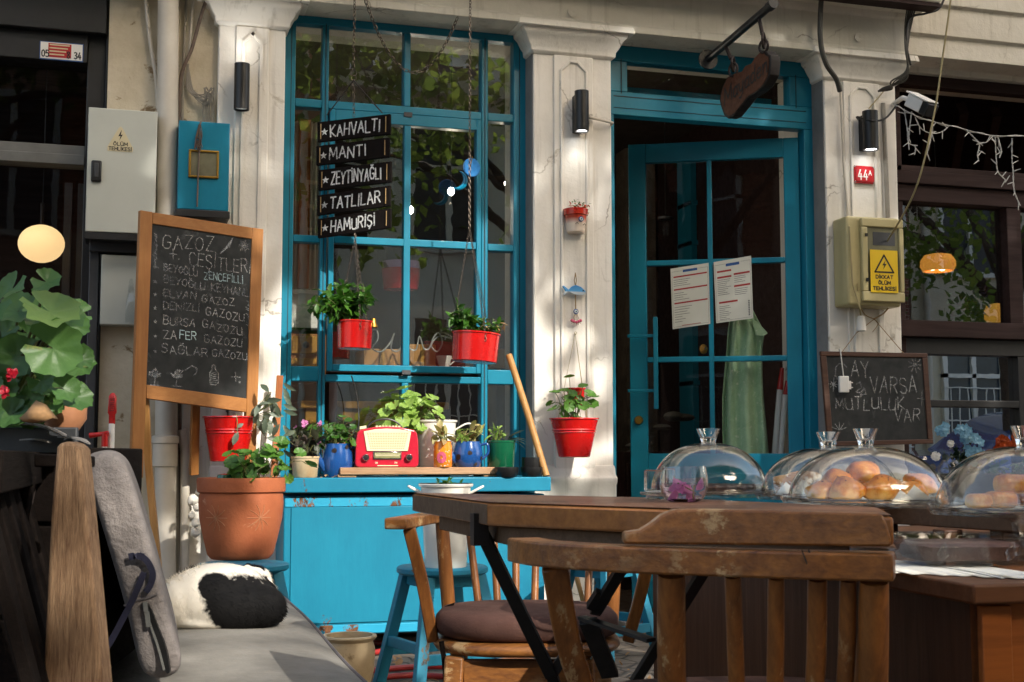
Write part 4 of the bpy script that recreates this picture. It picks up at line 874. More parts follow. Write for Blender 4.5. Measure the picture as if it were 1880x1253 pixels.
bush(lf, sm, q, 42 * k, 92 * k, 20, 11, 'oval', 24 * k, (0, 0, 0), .1, .2); bush(lf, sm, q + V((-.03, 0, 0)), 40 * k, 66 * k, 20, 11, 'oval', 23 * k, V((-46 * k, -.02, -.01)), .25, .3)
lf.build('foliage', m['basil'], o); sm.build('stem', m['stem'], o)
b = MB(); b.lathe([(.0, .02), (.012, .018), (.014, 0), (.022, -.02)], base + V((rt * 1.0, -.02, h * .95)), 10); b.build('little_bell', m['brass'], o)
o, base, rt, h, k = hangpot(871, 612, 665, 88, 'wide oval red pot with herbs hanging at the window right side', -.16, 'oval', 862, 420, R(4))
lf, sm = MB(), MB(); q = base + ZZ * h * .9 + V((-.06, 0, 0)); bush(lf, sm, q, 26 * k, 62 * k, 19, 11, 'oval', 20 * k, (0, 0, 0), .1, .2); bush(lf, sm, base + ZZ * h * .85 + V((.05, 0, 0)), 30 * k, 40 * k, 12, 7, 'oval', 18 * k, V((8 * k, 0, 0)), .1, .2)
lf.build('foliage', m['basil'], o); sm.build('stem', m['stem'], o)
l2, s2 = MB(), MB(); bush(l2, s2, base + ZZ * h * .85 + V((.07, -.02, 0)), 30 * k, 36 * k, 12, 5, 'thin', 16 * k); l2.build('dried_sprigs', m['dryleaf'], o)
# blue glass disc and crescent
p = at(866, 308, -.11); k = mpp(p); dsc = thing('blue_glass_disc', 'flat round blue glass disc hanging in front of the window', 'ornament', p)
mt = M.Rotation(R(90), 3, 'X') @ M.Rotation(R(10), 3, 'Y')
MB().lathe([(0, -.004), (16 * k, -.004), (17.5 * k, 0), (16 * k, .004), (0, .004)], p, 32, mt).build('disc', simple('cobalt art glass', C('3f86c4'), C('2a66a4'), .12, 30, .2, 90, .003, coat=.6), dsc)
MB().tube([p + V((-3 * k, -.006, 0)), p + V((-2 * k, -.006, 7 * k)), p + V((1 * k, -.006, 20 * k))], .0018, 5).build('hook', m['brass'], dsc)
p = at(838, 330, -.06); k = mpp(p); b = MB(); b.tube([p + V((math.cos(a) * 17 * k, 0, math.sin(a) * 17 * k)) for a in [R(-120 + i * 12) for i in range(17)]], [(.5 + 4.5 * math.sin(math.pi * i / 16)) * k for i in range(17)], 10)
tag(b.build('blue_crescent', simple('turquoise glass', C('0a8fb5'), C('0a6f90'), .1, 8, 0, coat=.8)), 'shiny turquoise glass crescent beside the blue disc', 'ornament')

# ---------------------------------------------------------------- the sill
zl = zl1; YR = -.20
p0, p1 = at(624, 861, YR - .07), at(916, 861, YR - .07); zb1 = Zf(770, 858.5, YR - .07); zb0 = Zf(770, 871.5, YR - .07)
sp = thing('plank_shelf', 'raw wooden plank on two blocks carrying the radio', 'shelf', (p0.x, YR, zl))
MB().box((p0.x, YR - .08, zb0), (p1.x, YR + .12, zb1)).build('board', m['plank'], sp, .003)
for x in (p0.x + .012, p1.x - .05): MB().box((x - .02, YR - .07, zl), (x + .06, YR + .11, zb0)).build('block', m['plank'], sp, .003)
# radio
p = at(712, 857, YR - .07); k = mpp(p); zr = zb1; rx = p.x; ry = YR - .055
rd = thing('tabletop_radio', 'glossy red retro radio with cream grille and two knobs', 'radio', (rx, ry, zr))
rot = M.Translation(V((rx, ry, zr))) @ M.Rotation(R(-3), 4, 'Z')
def rp_(x, y, z): return rot @ V((x * k, y, z * k))
out = []
for x, z in ((-52, 0), (52, 0), (57, 2), (59, 8), (58, 48), (55, 64), (50, 69), (25, 74), (0, 75.5), (-25, 74), (-50, 69), (-55, 64), (-58, 48), (-59, 8), (-57, 2)): out.append((x, z))
body = MB().prism([rp_(x, 0, z) for x, z in out], rot.to_3x3() @ V((0, .10, 0))).build('case', m['radio'], rd, .006, seg=3)
gr = [(-44, 66), (-22, 70), (0, 71.2), (22, 70), (44, 66), (38, 30), (-38, 30)]
gp = MB().prism([rp_(x, -.001, z) for x, z in gr], rot.to_3x3() @ V((0, -.004, 0))).build('grille', m['cream'], rd, .002)
t = NT('speaker cloth slots'); t.base(C('8a7a55')); t.set(Roughness=.8)
b = MB()
for i in range(10):
    z = 62 - i * 3.1; w = 39 - i * .75
    for j in range(16):
        x = -w + (j + .1) * 2 * w / 16; b.add([rp_(x, -.0055, z), rp_(x + 1.7 * w / 16 * .8, -.0055, z), rp_(x + 1.7 * w / 16 * .8, -.0055, z + 1.3), rp_(x, -.0055, z + 1.3)], [(0, 1, 2, 3)])
b.build('slots', t.m, gp)
b = MB().prism([rp_(x, -.001, z) for x, z in ((-26, 15), (26, 15), (26, 29), (-26, 29))], rot.to_3x3() @ V((0, -.005, 0))).build('dial_frame', m['chrome'], rd, .001)
MB().prism([rp_(x, -.0065, z) for x, z in ((-24, 17), (24, 17), (24, 27.5), (-24, 27.5))], rot.to_3x3() @ V((0, -.0006, 0))).build('dial_glass', simple('dial face', C('8c8a5e'), C('6d6b48'), .2, 30, 0, coat=.5), b)
q = MB()
for j in range(24): q.add([rp_(-23 + j * 2, -.0075, 23), rp_(-22.2 + j * 2, -.0075, 23), rp_(-22.2 + j * 2, -.0075, 25.5 if j % 4 else 26.5), rp_(-23 + j * 2, -.0075, 25.5)], [(0, 1, 2, 3)])
q.add([rp_(-22, -.0075, 21), rp_(22, -.0075, 21), rp_(22, -.0075, 21.9), rp_(-22, -.0075, 21.9)], [(0, 1, 2, 3)]); q.build('dial_scale', m['cream'], b)
for x in (-40, 40):
    kb = MB().lathe([(0, .018), (5.5 * k, .018), (6.6 * k, .014), (6.8 * k, 0)], rp_(x, -.0, 18), 20, rot.to_3x3() @ M.Rotation(R(90), 3, 'X')).build('knob', m['chrome'], rd)
    MB().lathe([(0, .0195), (4.2 * k, .019)], rp_(x, -.0, 18), 16, rot.to_3x3() @ M.Rotation(R(90), 3, 'X')).build('knob_face', m['black'], kb)
MB().tube(spline([rp_(-36, .05, 72), rp_(-26, .05, 83), rp_(-10, .05, 88.5), (rp_(8, .05, 88.5)), rp_(22, .05, 82), rp_(30, .05, 73)], 5), .0045, 8).build('handle', m['black'], rd)
b = MB(); b.prism([rp_(x, .02, z) for x, z in ((-50, 70), (-38, 72), (-38, 77), (-50, 75))], rot.to_3x3() @ V((0, .03, 0)))
for i in range(8): b.prism([rp_(-20 + i * 6, .03, z) for z in ()] or [rp_(-20 + i * 6, .03, 74), rp_(-16 + i * 6, .03, 74), rp_(-16 + i * 6, .03, 77), rp_(-20 + i * 6, .03, 77)], rot.to_3x3() @ V((0, .02, 0)))
b.build('push_buttons', m['cream'], rd)
b = MB()
for i in range(6): b.box(V((-59.6 * k, .015 + i * .013, 14 * k)), V((-58 * k, .021 + i * .013, 60 * k)), rot)
b.build('side_vents', m['black'], rd)
b = MB(); write(b, 'ON', rp_(-22, -.0012, 7), (1, 0, 0), ZZ, 3 * k, .6 * k); write(b, 'FM', rp_(14, -.0012, 7), (1, 0, 0), ZZ, 3 * k, .6 * k); b.add([rp_(-18, -.0012, 2.5), rp_(20, -.0012, 2.5), rp_(20, -.0012, 4), rp_(-18, -.0012, 4)], [(0, 1, 2, 3)])
b.build('small_marks', m['cream'], rd)

def pot(name, label, px, py_t, py_b, wt, wb, mt, Y, prof=None, cat='potted plant', z=None, grp=None, rim=.004):
    t_, b_ = at(px, py_t, Y), at(px, py_b, Y); k = mpp(b_); z0 = b_.z if z is None else z; h = t_.z - z0; rt, rb = wt / 2 * k, wb / 2 * k; base = V((b_.x, Y, z0))
    o = thing(name, label, cat, base, 0, grp)
    pr = [(r * rt, q * h) for r, q in prof] if prof else [(0, 0), (rb * .94, 0), (rb, .004), (rt - .002, h - .01), (rt + rim, h - .008), (rt + rim, h), (rt - .003, h)]
    r1 = pr[-1][0]; pr += [(r1 - .003, h * .88), (0, h * .86)]
    MB().lathe(pr, base, 32).build('pot', mt, o); MB().lathe([(0, h * .9), (r1 - .002, h * .885)], base, 16).build('soil', m['soil'], o)
    return o, base, h, k
def plant(o, base, mat_, *a, **kw):
    lf, sm = MB(), MB(); bush(lf, sm, base, *a, **kw); lf.build('foliage', m[mat_], o); sm.build('stem', m['stem'], o)
o, bs, h, k = pot('stone_pot_plant', 'squat pale stone pot with dark plum leaves on the sill left end', 560, 838, 880, 52, 44, m['stonepot'], -.24, z=zl, rim=.0)
plant(o, bs + ZZ * h * .9, 'darkleaf', 38 * k, 62 * k, 11, 6, 'oval', 26 * k, (0, 0, 0), .1, .3); b = MB()
for x, z in ((20, 28), (26, 58), (-4, 60)):
    for i in range(7): leaf_oval(b, bs + V((x * k, -.02, h + z * k)), rdir(), -F0 + rdir(), 8 * k, 6 * k)
b.build('pink_flower', m['petal'], o)
o, bs, h, k = pot('clay_pot_plant', 'clay pot with rounded green leaves behind the left blue teapot', 612, 812, 862, 46, 36, m['terra2'], -.04, z=zl); plant(o, bs + ZZ * h * .9 + V((.03, 0, 0)), 'darkleaf', 34 * k, 50 * k, 9, 6, 'oval', 24 * k)
kettle = [(0, 0), (.8, 0), (.86, .03), (1.0, .3), (1.02, .5), (.96, .75), (.86, .93), (.84, 1.0), (.8, 1.0)]
def teapot(px, py_t, py_b, w, label, Y, z, spout_l, spots):
    o, bs, h, k = pot('enamel_teapot', label, px, py_t, py_b, w, w, m['blueen'], Y, kettle, 'potted plant', z, 'blue enamel teapots used as planters'); r = w / 2 * k
    MB().tube(spline([bs + V((-r * .8, -.01, h * .25)), bs + V((-r * 1.25, -.015, h * .55)), bs + V((-r * spout_l, -.015, h * 1.02))], 6), [.02 - .00085 * i for i in range(13)], 12).build('spout', m['blueen'], o)
    MB().tube(spline([bs + V((r * .86, 0, h * .85)), bs + V((r * 1.3, -.01, h * .9)), bs + V((r * 1.36, -.01, h * .55)), bs + V((r * .95, 0, h * .3))], 6), .006, 8).build('handle', m['blueen'], o)
    b = MB()
    for a, z_, s in spots:
        n_ = V((math.cos(R(a)), math.sin(R(a)), 0)); q = bs + n_ * (r * (1.005 if .25 < z_ < .6 else .97)) + ZZ * z_ * h; u = V((-n_.y, n_.x, 0))
        b.add([q + n_ * .0012] + [q + u * math.cos(i * .7854) * s * k * rnd(.8, 1.1) + ZZ * math.sin(i * .7854) * s * k * rnd(.8, 1.1) + n_ * .0008 for i in range(8)], [(0, i + 1, (i + 1) % 8 + 1) for i in range(8)])
    b.build('chipped_spots', m['iron'], o); return o, bs, h, k
o, bs, h, k = teapot(619, 815, 861, 56, 'blue enamel teapot left of the radio planted with small round leaves', -.2, zl, 1.62, [(-80, .25, 5), (-110, .8, 5), (-60, .9, 4)])
plant(o, bs + ZZ * h * .9, 'basil', 36 * k, 52 * k, 12, 5, 'round', 17 * k, V((-10 * k, 0, .01)))
o, bs, h, k = pot('white_enamel_planter', 'tall white enamel bucket with pale geranium behind the radio', 800, 772, 862, 76, 56, m['enamel'], -.06, z=zl)
b = MB(); b.tube(spline([bs + V((30 * k, -.02, h * .8)), bs + V((52 * k, -.03, h * .93)), bs + V((66 * k, -.02, h * .94))], 4), .004, 6); b.build('handle', m['enamel'], o)
plant(o, bs + ZZ * h * .95 + V((-48 * k, -.02, 0)), 'pale', 44 * k, 44 * k, 13, 5, 'round', 27 * k, (0, 0, 0), .05, .3, .02)
o, bs, h, k = pot('painted_vase', 'small orange vase painted with a pink flower holding rosy succulents', 813, 811, 857, 34, 34, m['orange'], YR - .05, [(0, 0), (.92, 0), (1, .04), (1, .8), (.9, .92), (.92, 1)], z=zb1)
plant(o, bs + ZZ * h * .9, 'succ', 18 * k, 42 * k, 7, 5, 'oval', 21 * k, (0, 0, 0), -.1, .3, .03)
b = MB(); r = 17.2 * k
for i in range(10):
    a0 = R(-112) + math.cos(i * .628) * .33; q = bs + V((math.cos(a0) * r, math.sin(a0) * r, h * .38 + math.sin(i * .628) * 7 * k)); u = V((-math.sin(a0), math.cos(a0), 0)); n_ = V((math.cos(a0), math.sin(a0), 0))
    b.add([q + n_ * .001] + [q + u * math.cos(j * 1.047) * 4 * k + ZZ * math.sin(j * 1.047) * 4 * k + n_ * .0008 for j in range(6)], [(0, j + 1, (j + 1) % 6 + 1) for j in range(6)])
b.build('painted_flower', m['pinkp'], o); b = MB()
for i in range(34):
    a0 = R(rnd(-175, -5)); z_ = rnd(.05, .75) * h; q = bs + V((math.cos(a0) * r, math.sin(a0) * r, z_)); u = V((-math.sin(a0), math.cos(a0), 0)); n_ = V((math.cos(a0), math.sin(a0), 0))
    b.add([q + u * math.cos(j * 1.047) * .9 * k + ZZ * math.sin(j * 1.047) * .9 * k + n_ * .0007 for j in range(6)], [tuple(range(6))])
b.build('painted_dots', m['white'], o)
o, bs, h, k = teapot(858, 811, 855, 56, 'blue enamel teapot with brown chips right of the orange vase', YR, zb1, 1.28, [(-95, .55, 4.5), (-140, .4, 6), (-40, .35, 4), (-70, .12, 3.5)])
plant(o, bs + ZZ * h * .9, 'succ', 28 * k, 40 * k, 9, 5, 'oval', 18 * k, V((4 * k, 0, 0)), -.1, .3, .03); plant(o, bs + ZZ * h * .95 + V((-14 * k, -.03, 0)), 'pale', 12 * k, 22 * k, 5, 5, 'oval', 13 * k, (0, 0, 0), -.2, .3, .02)
o, bs, h, k = pot('green_enamel_pot', 'tall dark green enamel pot with silvery leaves on the sill', 920, 809, 866, 54, 46, m['greenen'], YR + .03, z=zl, rim=.0)
plant(o, bs + ZZ * h * .9 + V((-6 * k, 0, 0)), 'pale', 14 * k, 36 * k, 6, 5, 'thin', 22 * k); lf = MB()
for i in range(7): leaf_oval(lf, bs + V((10 * k, -.02, h)), V((rnd(.2, 1), rnd(-.6, .1), rnd(0, .9))), ZZ, 34 * k, 9 * k, .5)
lf.build('striped_foliage', m['stripe'], o)
def tray(px, py_t, py_b, w, label, Y, ang=0):
    t_, b_ = at(px, py_t, Y), at(px, py_b, Y); k = mpp(b_); h = t_.z - zl; o = thing('seedling_tray', label, 'plant tray', (b_.x, Y, zl), 0, 'black plastic seedling cups'); b = MB(); n = 28
    b.lathe([(0, 0), (w * .4 * k, 0), (w * .42 * k, .003), (w * .5 * k, h * .55), (w * .5 * k, h), (w * .47 * k, h), (w * .42 * k, h * .55), (0, h * .5)], (b_.x, Y, zl), n, wav=lambda a, z: .025 * math.cos(a * 14)); b.build('cup', m['black'], o); MB().lathe([(0, h * .62), (w * .43 * k, h * .6)], (b_.x, Y, zl), 14).build('soil', m['soil'], o)
tray(930, 858, 871, 44, 'low ribbed black seedling tray below the green enamel pot', -.31); tray(976, 858, 870, 40, 'low black plastic seedling cup on the sill near the column', -.30)
o = None; tray(978, 840, 857, 40, 'grey stained plastic seedling cup stacked on another by the column', -.24)
p0, p1 = at(934, 652, -.12), at(1003, 872, -.30); p1.z = zl + .003
tag(MB().tube([p0, p0.lerp(p1, .5) + V((.004, 0, 0)), p1], 6.2 * mpp(p0), 14).build('broom_handle', m['pole']), 'smooth wooden broom handle leaning from the sill to the window', 'broom handle')
b = MB()
for i in range(40): q = V((rnd(U(530, 870, -.2), U(625, 870, -.2)), rnd(-.3, -.1), zl + .004)); leaf_oval(b, q, rdir(), ZZ, .02, .012)
ob = tag(b.build('leaf_litter', m['dryleaf']), 'scattered dry leaf litter on the blue sill', 'litter'); ob['kind'] = 'stuff'
tag(MB().tube(spline([at(645, 690, -.06), at(655, 725, -.05), at(659, 770, -.06), at(655, 800, -.14)], 6), .003, 6).build('radio_cord', m['cableb']), 'black cord hanging down behind the red radio', 'cable')

# white enamel pot on the second stool
p = pz(818, 1041, SH + .005); D2 = (p - CP).dot(F0); k = mpp(p)
stool((p.x + .0, p.y + .05), SH + .005, .165, 'worn blue stool holding the tall white enamel pot', R(12))
o = thing('enamel_milk_pot', 'tall white enamel pot with two handles and herbs standing on a blue stool', 'potted plant', p); h = (pd(827, 888, D2).z - p.z)
MB().lathe([(0, 0), (38 * k, 0), (39 * k, .004), (46 * k, h - .014), (50 * k, h - .01), (51 * k, h - .003), (49 * k, h), (45 * k, h - .004), (43 * k, h * .93), (0, h * .92)], p, 40).build('pot', m['enamel'], o)
MB().lathe([(50.5 * k, h - .004), (49 * k, h + .001), (45 * k, h - .003)], p, 40).build('dark_rim', m['blackmetal'], o)
for s in (-1, 1):
    b = MB(); q = p + RT * s * 44 * k + ZZ * (h - .035); b.tube(spline([q + F0 * .02, q + RT * s * 22 * k + F0 * .015 + ZZ * .022, q + RT * s * 22 * k - F0 * .015 + ZZ * .022, q - F0 * .02], 5), .0045, 8); b.build('handle', m['enamel'], o)
MB().lathe([(0, h * .95), (44 * k, h * .94)], p, 16).build('soil', m['soil'], o); plant(o, p + ZZ * h * .93, 'basil', 36 * k, 18 * k, 10, 5, 'oval', 15 * k)

# ---------------------------------------------------------------- middle pier ornaments
p = at(1057, 405, -.04); k = mpp(p); o = thing('ceramic_pot_plaque', 'tiny red and white ceramic pot plaque with an eye bead', 'ornament', p)
b = MB(); b.lathe([(0, -24 * k), (15 * k, -24 * k), (17 * k, -22 * k), (20 * k, 8 * k), (22.5 * k, 9 * k), (23 * k, 20 * k), (20 * k, 21 * k), (17 * k, 12 * k), (0, 10 * k)], p, 24); pt = NT('red fading to white glaze'); co = pt.coord(); sp_ = pt.new('ShaderNodeSeparateXYZ'); pt.link(co, sp_.inputs[0])
pt.base(pt.ramp(pt.math('ADD', pt.math('MULTIPLY', sp_.outputs[2], 12), .45), [(.2, C('d9c9b8')), (.55, C('a93a22')), (1, C('b01c10'))])); pt.set(Roughness=.2); b.build('pot', pt.m, o)
def eye(c, r, par, d=-ZZ.cross(V((1, 0, 0)))):
    rm_ = M.Rotation(R(90), 3, 'X')
    for q, (rr, y, mt_) in enumerate(((1, 0, 'menublue'), (.66, .0022, 'white'), (.42, .0034, 'petalblue'), (.22, .0044, 'ink'))): MB().lathe([(0, .002 + y), (r * rr * .9, .002 + y), (r * rr, y - .001), (r * rr, 0)], c, 16, rm_).build('eye_bead' if q == 0 else 'eye_ring', m[mt_], par)
eye(p + V((3 * k, -21.5 * k, -1 * k)), 5 * k, o)
b = MB()
for x, z, s in ((-4, -10, 1), (10, -12, 1)): b.tube([p + V(((x - 3) * k, -19.2 * k, (z) * k)), p + V((x * k, -19.4 * k, (z + 3) * k)), p + V(((x + 3) * k, -19 * k, z * k))], .0015, 4)
b.build('painted_dots', m['ink'], o)
lf = MB()
for i in range(70): leaf_oval(lf, p + V((rnd(-14, 22) * k, rnd(-18, 4) * k, rnd(14, 27) * k)), rdir(.3), ZZ, 7 * k, 4 * k)
lf.build('tiny_blooms', m['petalor'], o); lf = MB()
for i in range(50): leaf_oval(lf, p + V((rnd(-16, 20) * k, rnd(-16, 4) * k, rnd(14, 34) * k)), rdir(.3), ZZ, 7 * k, 3 * k)
lf.build('tiny_leaves', m['basil'], o)
p = at(1056, 535, -.03); k = mpp(p); o = thing('fish_ornament', 'blue wooden fish ornament on a twine string with beads', 'ornament', p)
b = MB(); out = [(-14, 2), (-8, 8), (0, 11), (10, 8), (18, 1), (20, -3), (15, -7), (4, -8), (-6, -6), (-14, -2), (-22, -9), (-24, -7), (-20, 0), (-26, 8), (-23, 9)]
b.prism([p + V((x * k, -.012, z * k)) for x, z in out], (0, .012, 0)); ft = NT('painted fish'); co = ft.coord(); s_ = ft.new('ShaderNodeSeparateXYZ'); ft.link(co, s_.inputs[0])
ft.base(ft.ramp(ft.math('ADD', ft.math('MULTIPLY', s_.outputs[2], 26), .5), [(.34, C('b9c3c8')), (.46, C('4a95c8')), (1, C('3b83bb'))])); ft.set(Roughness=.35); b.build('fish', ft.m, o, .002)
b = MB(); b.tube([p + V((0, -.004, 34 * k)), p + V((-2 * k, -.004, 20 * k)), p + V((0, -.004, 8 * k))], .0022, 6); b.tube([p + V((0, -.004, 34 * k)), p + V((2 * k, -.004, 20 * k)), p + V((0, -.004, 8 * k))], .0022, 6); b.tube([p + V((0, -.006, -6 * k)), p + V((0, -.006, -36 * k))], .003, 6)
for x in (-8, -4, 1, 5, 9): b.tube([p + V((0, -.008, -36 * k)), p + V((x * k, -.008, -64 * k + abs(x) * .4 * k))], .0012, 4)
b.build('twine', m['rope'], o); eye(p + V((0, -.01, -38 * k)), 5 * k, o)
b = MB()
for x in (-8, -4, 1, 5, 9): b.ball(p + V((x * k, -.01, -58 * k + abs(x) * .4 * k)), 3 * k, 8)
b.build('red_beads', m['pinkp'], o); MB().ball(p + V((14 * k, -.0135, 1 * k)), 1.4 * k, 8).build('fish_eye', m['ink'], o)
# red bucket with geranium hung by wire
p = at(1054, 769, -.135); k = mpp(p); o = wallpot('red_bucket_planter', 'red bucket planter with young geranium hanging on the middle pier', p, 44 * k, 29 * k, 71 * k, m['red'], grp='red metal bucket planters')
nl_ = at(1056, 612, -.02); b = MB(); b.tube([nl_, p + V((-32 * k, -.01, .0))], .0012, 4); b.tube([nl_, p + V((22 * k, -.01, .0))], .0012, 4); b.tube([nl_, p + V((28 * k, .02, 0))], .0012, 4); b.tube([nl_ + V((math.cos(a) * .006, -.006, math.sin(a) * .006)) for a in [i * .785 for i in range(8)]], .0015, 5, closed=True); b.build('hanging_wire', m['wire'], o)
b = MB(); b.lathe([(0, 22 * k), (13 * k, 22 * k), (17 * k, 54 * k), (18.5 * k, 54 * k), (18.5 * k, 57 * k), (15 * k, 57 * k), (13 * k, 48 * k), (0, 46 * k)], p + V((8 * k, .03, 0)), 24); b.build('small_red_pot', m['red'], o)
plant(o, p + ZZ * -.01 + V((-2 * k, -.03, 0)), 'leaf', 34 * k, 62 * k, 9, 3, 'round', 24 * k, V((0, -.01, 0)), .0, .5, .03)
# ---------------------------------------------------------------- hanging wooden name sign on its bracket
e1 = at(1302, 108, -.02); p2 = pd(1418, 8, (e1 - CP).dot(F0) - .62)
hs2 = thing('hanging_name_sign', 'dark carved wooden name sign on rings under an iron bar above the door', 'sign', e1)
b = MB(); b.tube([V((e1.x, .02, e1.z)), p2], .019, 12); b.tube([p2 - (p2 - e1) * .045, p2 + (p2 - e1) * .02], .024, 12); b.lathe([(0, -.0), (.05, 0), (.05, .012), (0, .012)], V((e1.x, .0, e1.z)), 16, M.Rotation(R(90), 3, 'X')); b.build('bar', m['blackmetal'], hs2)
ax = (p2 - e1).normalized(); axh = V((ax.x, ax.y, 0)).normalized(); sn2 = V((axh.y, -axh.x, 0)); sn2 = -sn2 if sn2.dot(CP - e1) < 0 else sn2
s0 = e1.lerp(p2, .52)
def sg2(px, py, off=0):
    d = ray(px, py); q = s0 + sn2 * off; k = (q - CP).dot(sn2) / d.dot(sn2); return CP + d * k
ol = [(1322, 175), (1326, 160), (1334, 143), (1345, 136), (1362, 131), (1368, 121), (1380, 116), (1388, 103), (1398, 93), (1405, 93), (1410, 100), (1414, 101), (1415, 116), (1413, 138), (1407, 150), (1400, 160), (1388, 170), (1374, 178), (1368, 185), (1358, 198), (1346, 213), (1336, 218), (1329, 212), (1324, 198), (1321, 186)]
pts = [sg2(*q) for q in ol]; pn = MB().prism(pts, -sn2 * .05).build('board', wood('sign edge wood', C('1c1512'), C('120d0b'), 'X'), hs2, .004)
c = sum(pts, V((0, 0, 0))) / len(pts); pi_ = [c + (q - c) * .93 + sn2 * .0015 for q in pts]; MB().prism([c + (q - c) * .93 for q in pts], sn2 * .002).build('face', wood('carved sign face', C('5e3620'), C('472614'), 'X', 1, .6), pn)
b = MB(); a, z = sg2(1330, 193, .004), sg2(1409, 131, .004); write(b, 'Mayaden', a, z - a, ZZ, 30 * mpp(a), 3.6 * mpp(a), gap=.12, fit=(z - a).length); b.build('lettering', m['ink'], pn)
for t_, (rx, ry) in ((.27, (1346, 118)), (.8, (1402, 75))):
    q = e1.lerp(p2, t_); r0 = sg2(rx, ry); b = MB(); b.tube([q, q.lerp(r0, .75)], .009, 8); rr = 12 * mpp(r0)
    b.tube([r0 + (axh * math.cos(a) * .7 + sn2 * math.cos(a) * .6 + ZZ * math.sin(a) * 1.15) * rr for a in [i * .524 for i in range(12)]], .0065, 8, closed=True); b.tube([r0 + (axh * math.cos(a) * .8 - sn2 * math.cos(a) * .3 + ZZ * (math.sin(a) - .9)) * rr for a in [i * .524 for i in range(12)]], .006, 8, closed=True); b.build('ring', m['iron'], hs2)
tag(MB().tube(spline([at(1510, -30, -.17), at(1506, 30, -.14), at(1507, 80, -.13), at(1517, 118, -.12), at(1535, 145, -.08), at(1542, 168, -.05)], 6), .013, 10).build('flex_conduit', simple('dark grey conduit', C('4c4a46'), C('39372f'), .5, 10, .2)), 'thick dark grey cable conduit bending onto the right pier top', 'conduit')
tag(MB().tube([at(1543, 165, -.03), at(1549, 300, -.03), at(1557, 400, -.03), at(1560, 570, -.03)], .007, 8).build('conduit', m['pipe']), 'thin white conduit running down the right pier left groove', 'pipe')
tag(MB().tube([at(1621, 190, -.02), at(1626, 300, -.02), at(1630, 400, -.02)], .012, 8).build('conduit', m['pipe2']), 'flat white trunking down the right pier to the meter box', 'pipe')
# house number
p = at(1586, 322, -.022); k = mpp(p); o = thing('house_number_plate', 'small red enamel house number plate reading 44A', 'number plate', p)
b = MB(); b.prism([p + V((x * k, 0, z * k)) for x, z in ((-20, -16), (20, -16), (21, -15), (21, 16), (20, 17), (-20, 17), (-21, 16), (-21, -15))], (0, -.004, 0)); pl = b.build('plate', m['signred'], o, .0015)
b = MB(); b.prism([p + V((x * k, -.004, z * k)) for x, z in ((-16, -13), (16, -13), (18, -10), (18, 10), (-18, 10), (-18, -10))], (0, -.003, 0)); b.build('raised_field', m['signred'], pl, .0015)
b = MB(); write(b, '44', p + V((-13 * k, -.0078, -9 * k)), (1, 0, 0), ZZ, 18 * k, 2.3 * k, fit=19 * k, gap=.25); write(b, 'A', p + V((8.5 * k, -.0078, 0)), (1, 0, 0), ZZ, 8.5 * k, 1.5 * k, fit=6 * k); b.build('digits', m['signwhite'], pl)
b = MB()
for x in (-19, 19):
    for z in (-14, 15): b.ball(p + V((x * k, -.005, z * k)), 1.6 * k, 8)
b.build('screw', m['chrome'], pl)
# camera
p = at(1690, 192, -.28); k = mpp(p); o = thing('security_camera', 'small white security camera pointing right beside the right pier', 'camera', p)
dx = (at(1706, 207, -.34) - at(1664, 186, -.2)).normalized(); fx = M.Translation(p) @ dx.to_track_quat('X', 'Z').to_matrix().to_4x4()
MB().box((-26 * k, -13 * k, -13 * k), (14 * k, 13 * k, 11 * k), fx).build('housing', m['white'], o, .006); MB().box((14.1 * k, -13.5 * k, -14 * k), (32 * k, 13.5 * k, 10 * k), fx).build('hood', m['black'], o, .005)
MB().box((-32 * k, -15 * k, 11.2 * k), (26 * k, 15 * k, 14 * k), fx).build('sun_shield', m['white'], o, .003); q = p - dx * 20 * k
MB().tube([q, q + V((-.02, .06, .03)), V((xC1 + .0, .05, q.z + .05))], .012, 8).build('arm', m['white'], o)
# cables by the right capital
b = MB()
for i in range(5): b.tube(spline([at(1672 + i * 5, -20, -.18), at(1662 + i * 3, 40, -.17), at(1662 + i, 90, -.17), at(1668 - i, 130, -.13), at(1660 - i * 6, 150, -.1), at(1625 + i * 3, 160 + i, -.06), at(1612, 168, -.03)], 5), .004 + .001 * (i % 3), 6)
tag(b.build('cable_bundle', simple('mixed old cable', C('55524b'), C('35332f'), .6, 20, .2)), 'bundle of dark and grey cables draped over the right capital', 'cables')
tag(MB().tube(spline([at(1740, -20, -.2), at(1725, 15, -.19), at(1700, 25, -.18), at(1670, 35, -.18), at(1664, 80, -.17), at(1672, 120, -.13)], 5), .006, 7).build('black_cable', m['cableb']), 'looping black cable at the top right of the right capital', 'cable')
tag(MB().tube(spline([at(1578, 222, -.06), at(1574, 215, -.03), at(1600, 222, -.13), at(1625, 218, -.07), at(1645, 195, -.06), at(1655, 180, -.1)], 5), .0055, 7).build('black_cable', m['cableb']), 'black power cable wrapped around the right wall lamp', 'cable')
tag(MB().tube([at(1595, 200, -.03), at(1625, 165, -.02)], .003, 5).build('thin_wire', m['wire']), 'short pale wire rising from the right wall lamp top', 'wire')
tag(MB().tube(spline([pd(1748, -20, 5.9), pd(1733, 90, 5.95), pd(1713, 220, 6.0), pd(1680, 350, 6.1), at(1625, 450, -.13), at(1584, 520, -.13), at(1580, 570, -.1)], 8), .0045, 7).build('slack_line', m['wire']), 'long pale yellow cord slanting down across the meter box', 'cord')
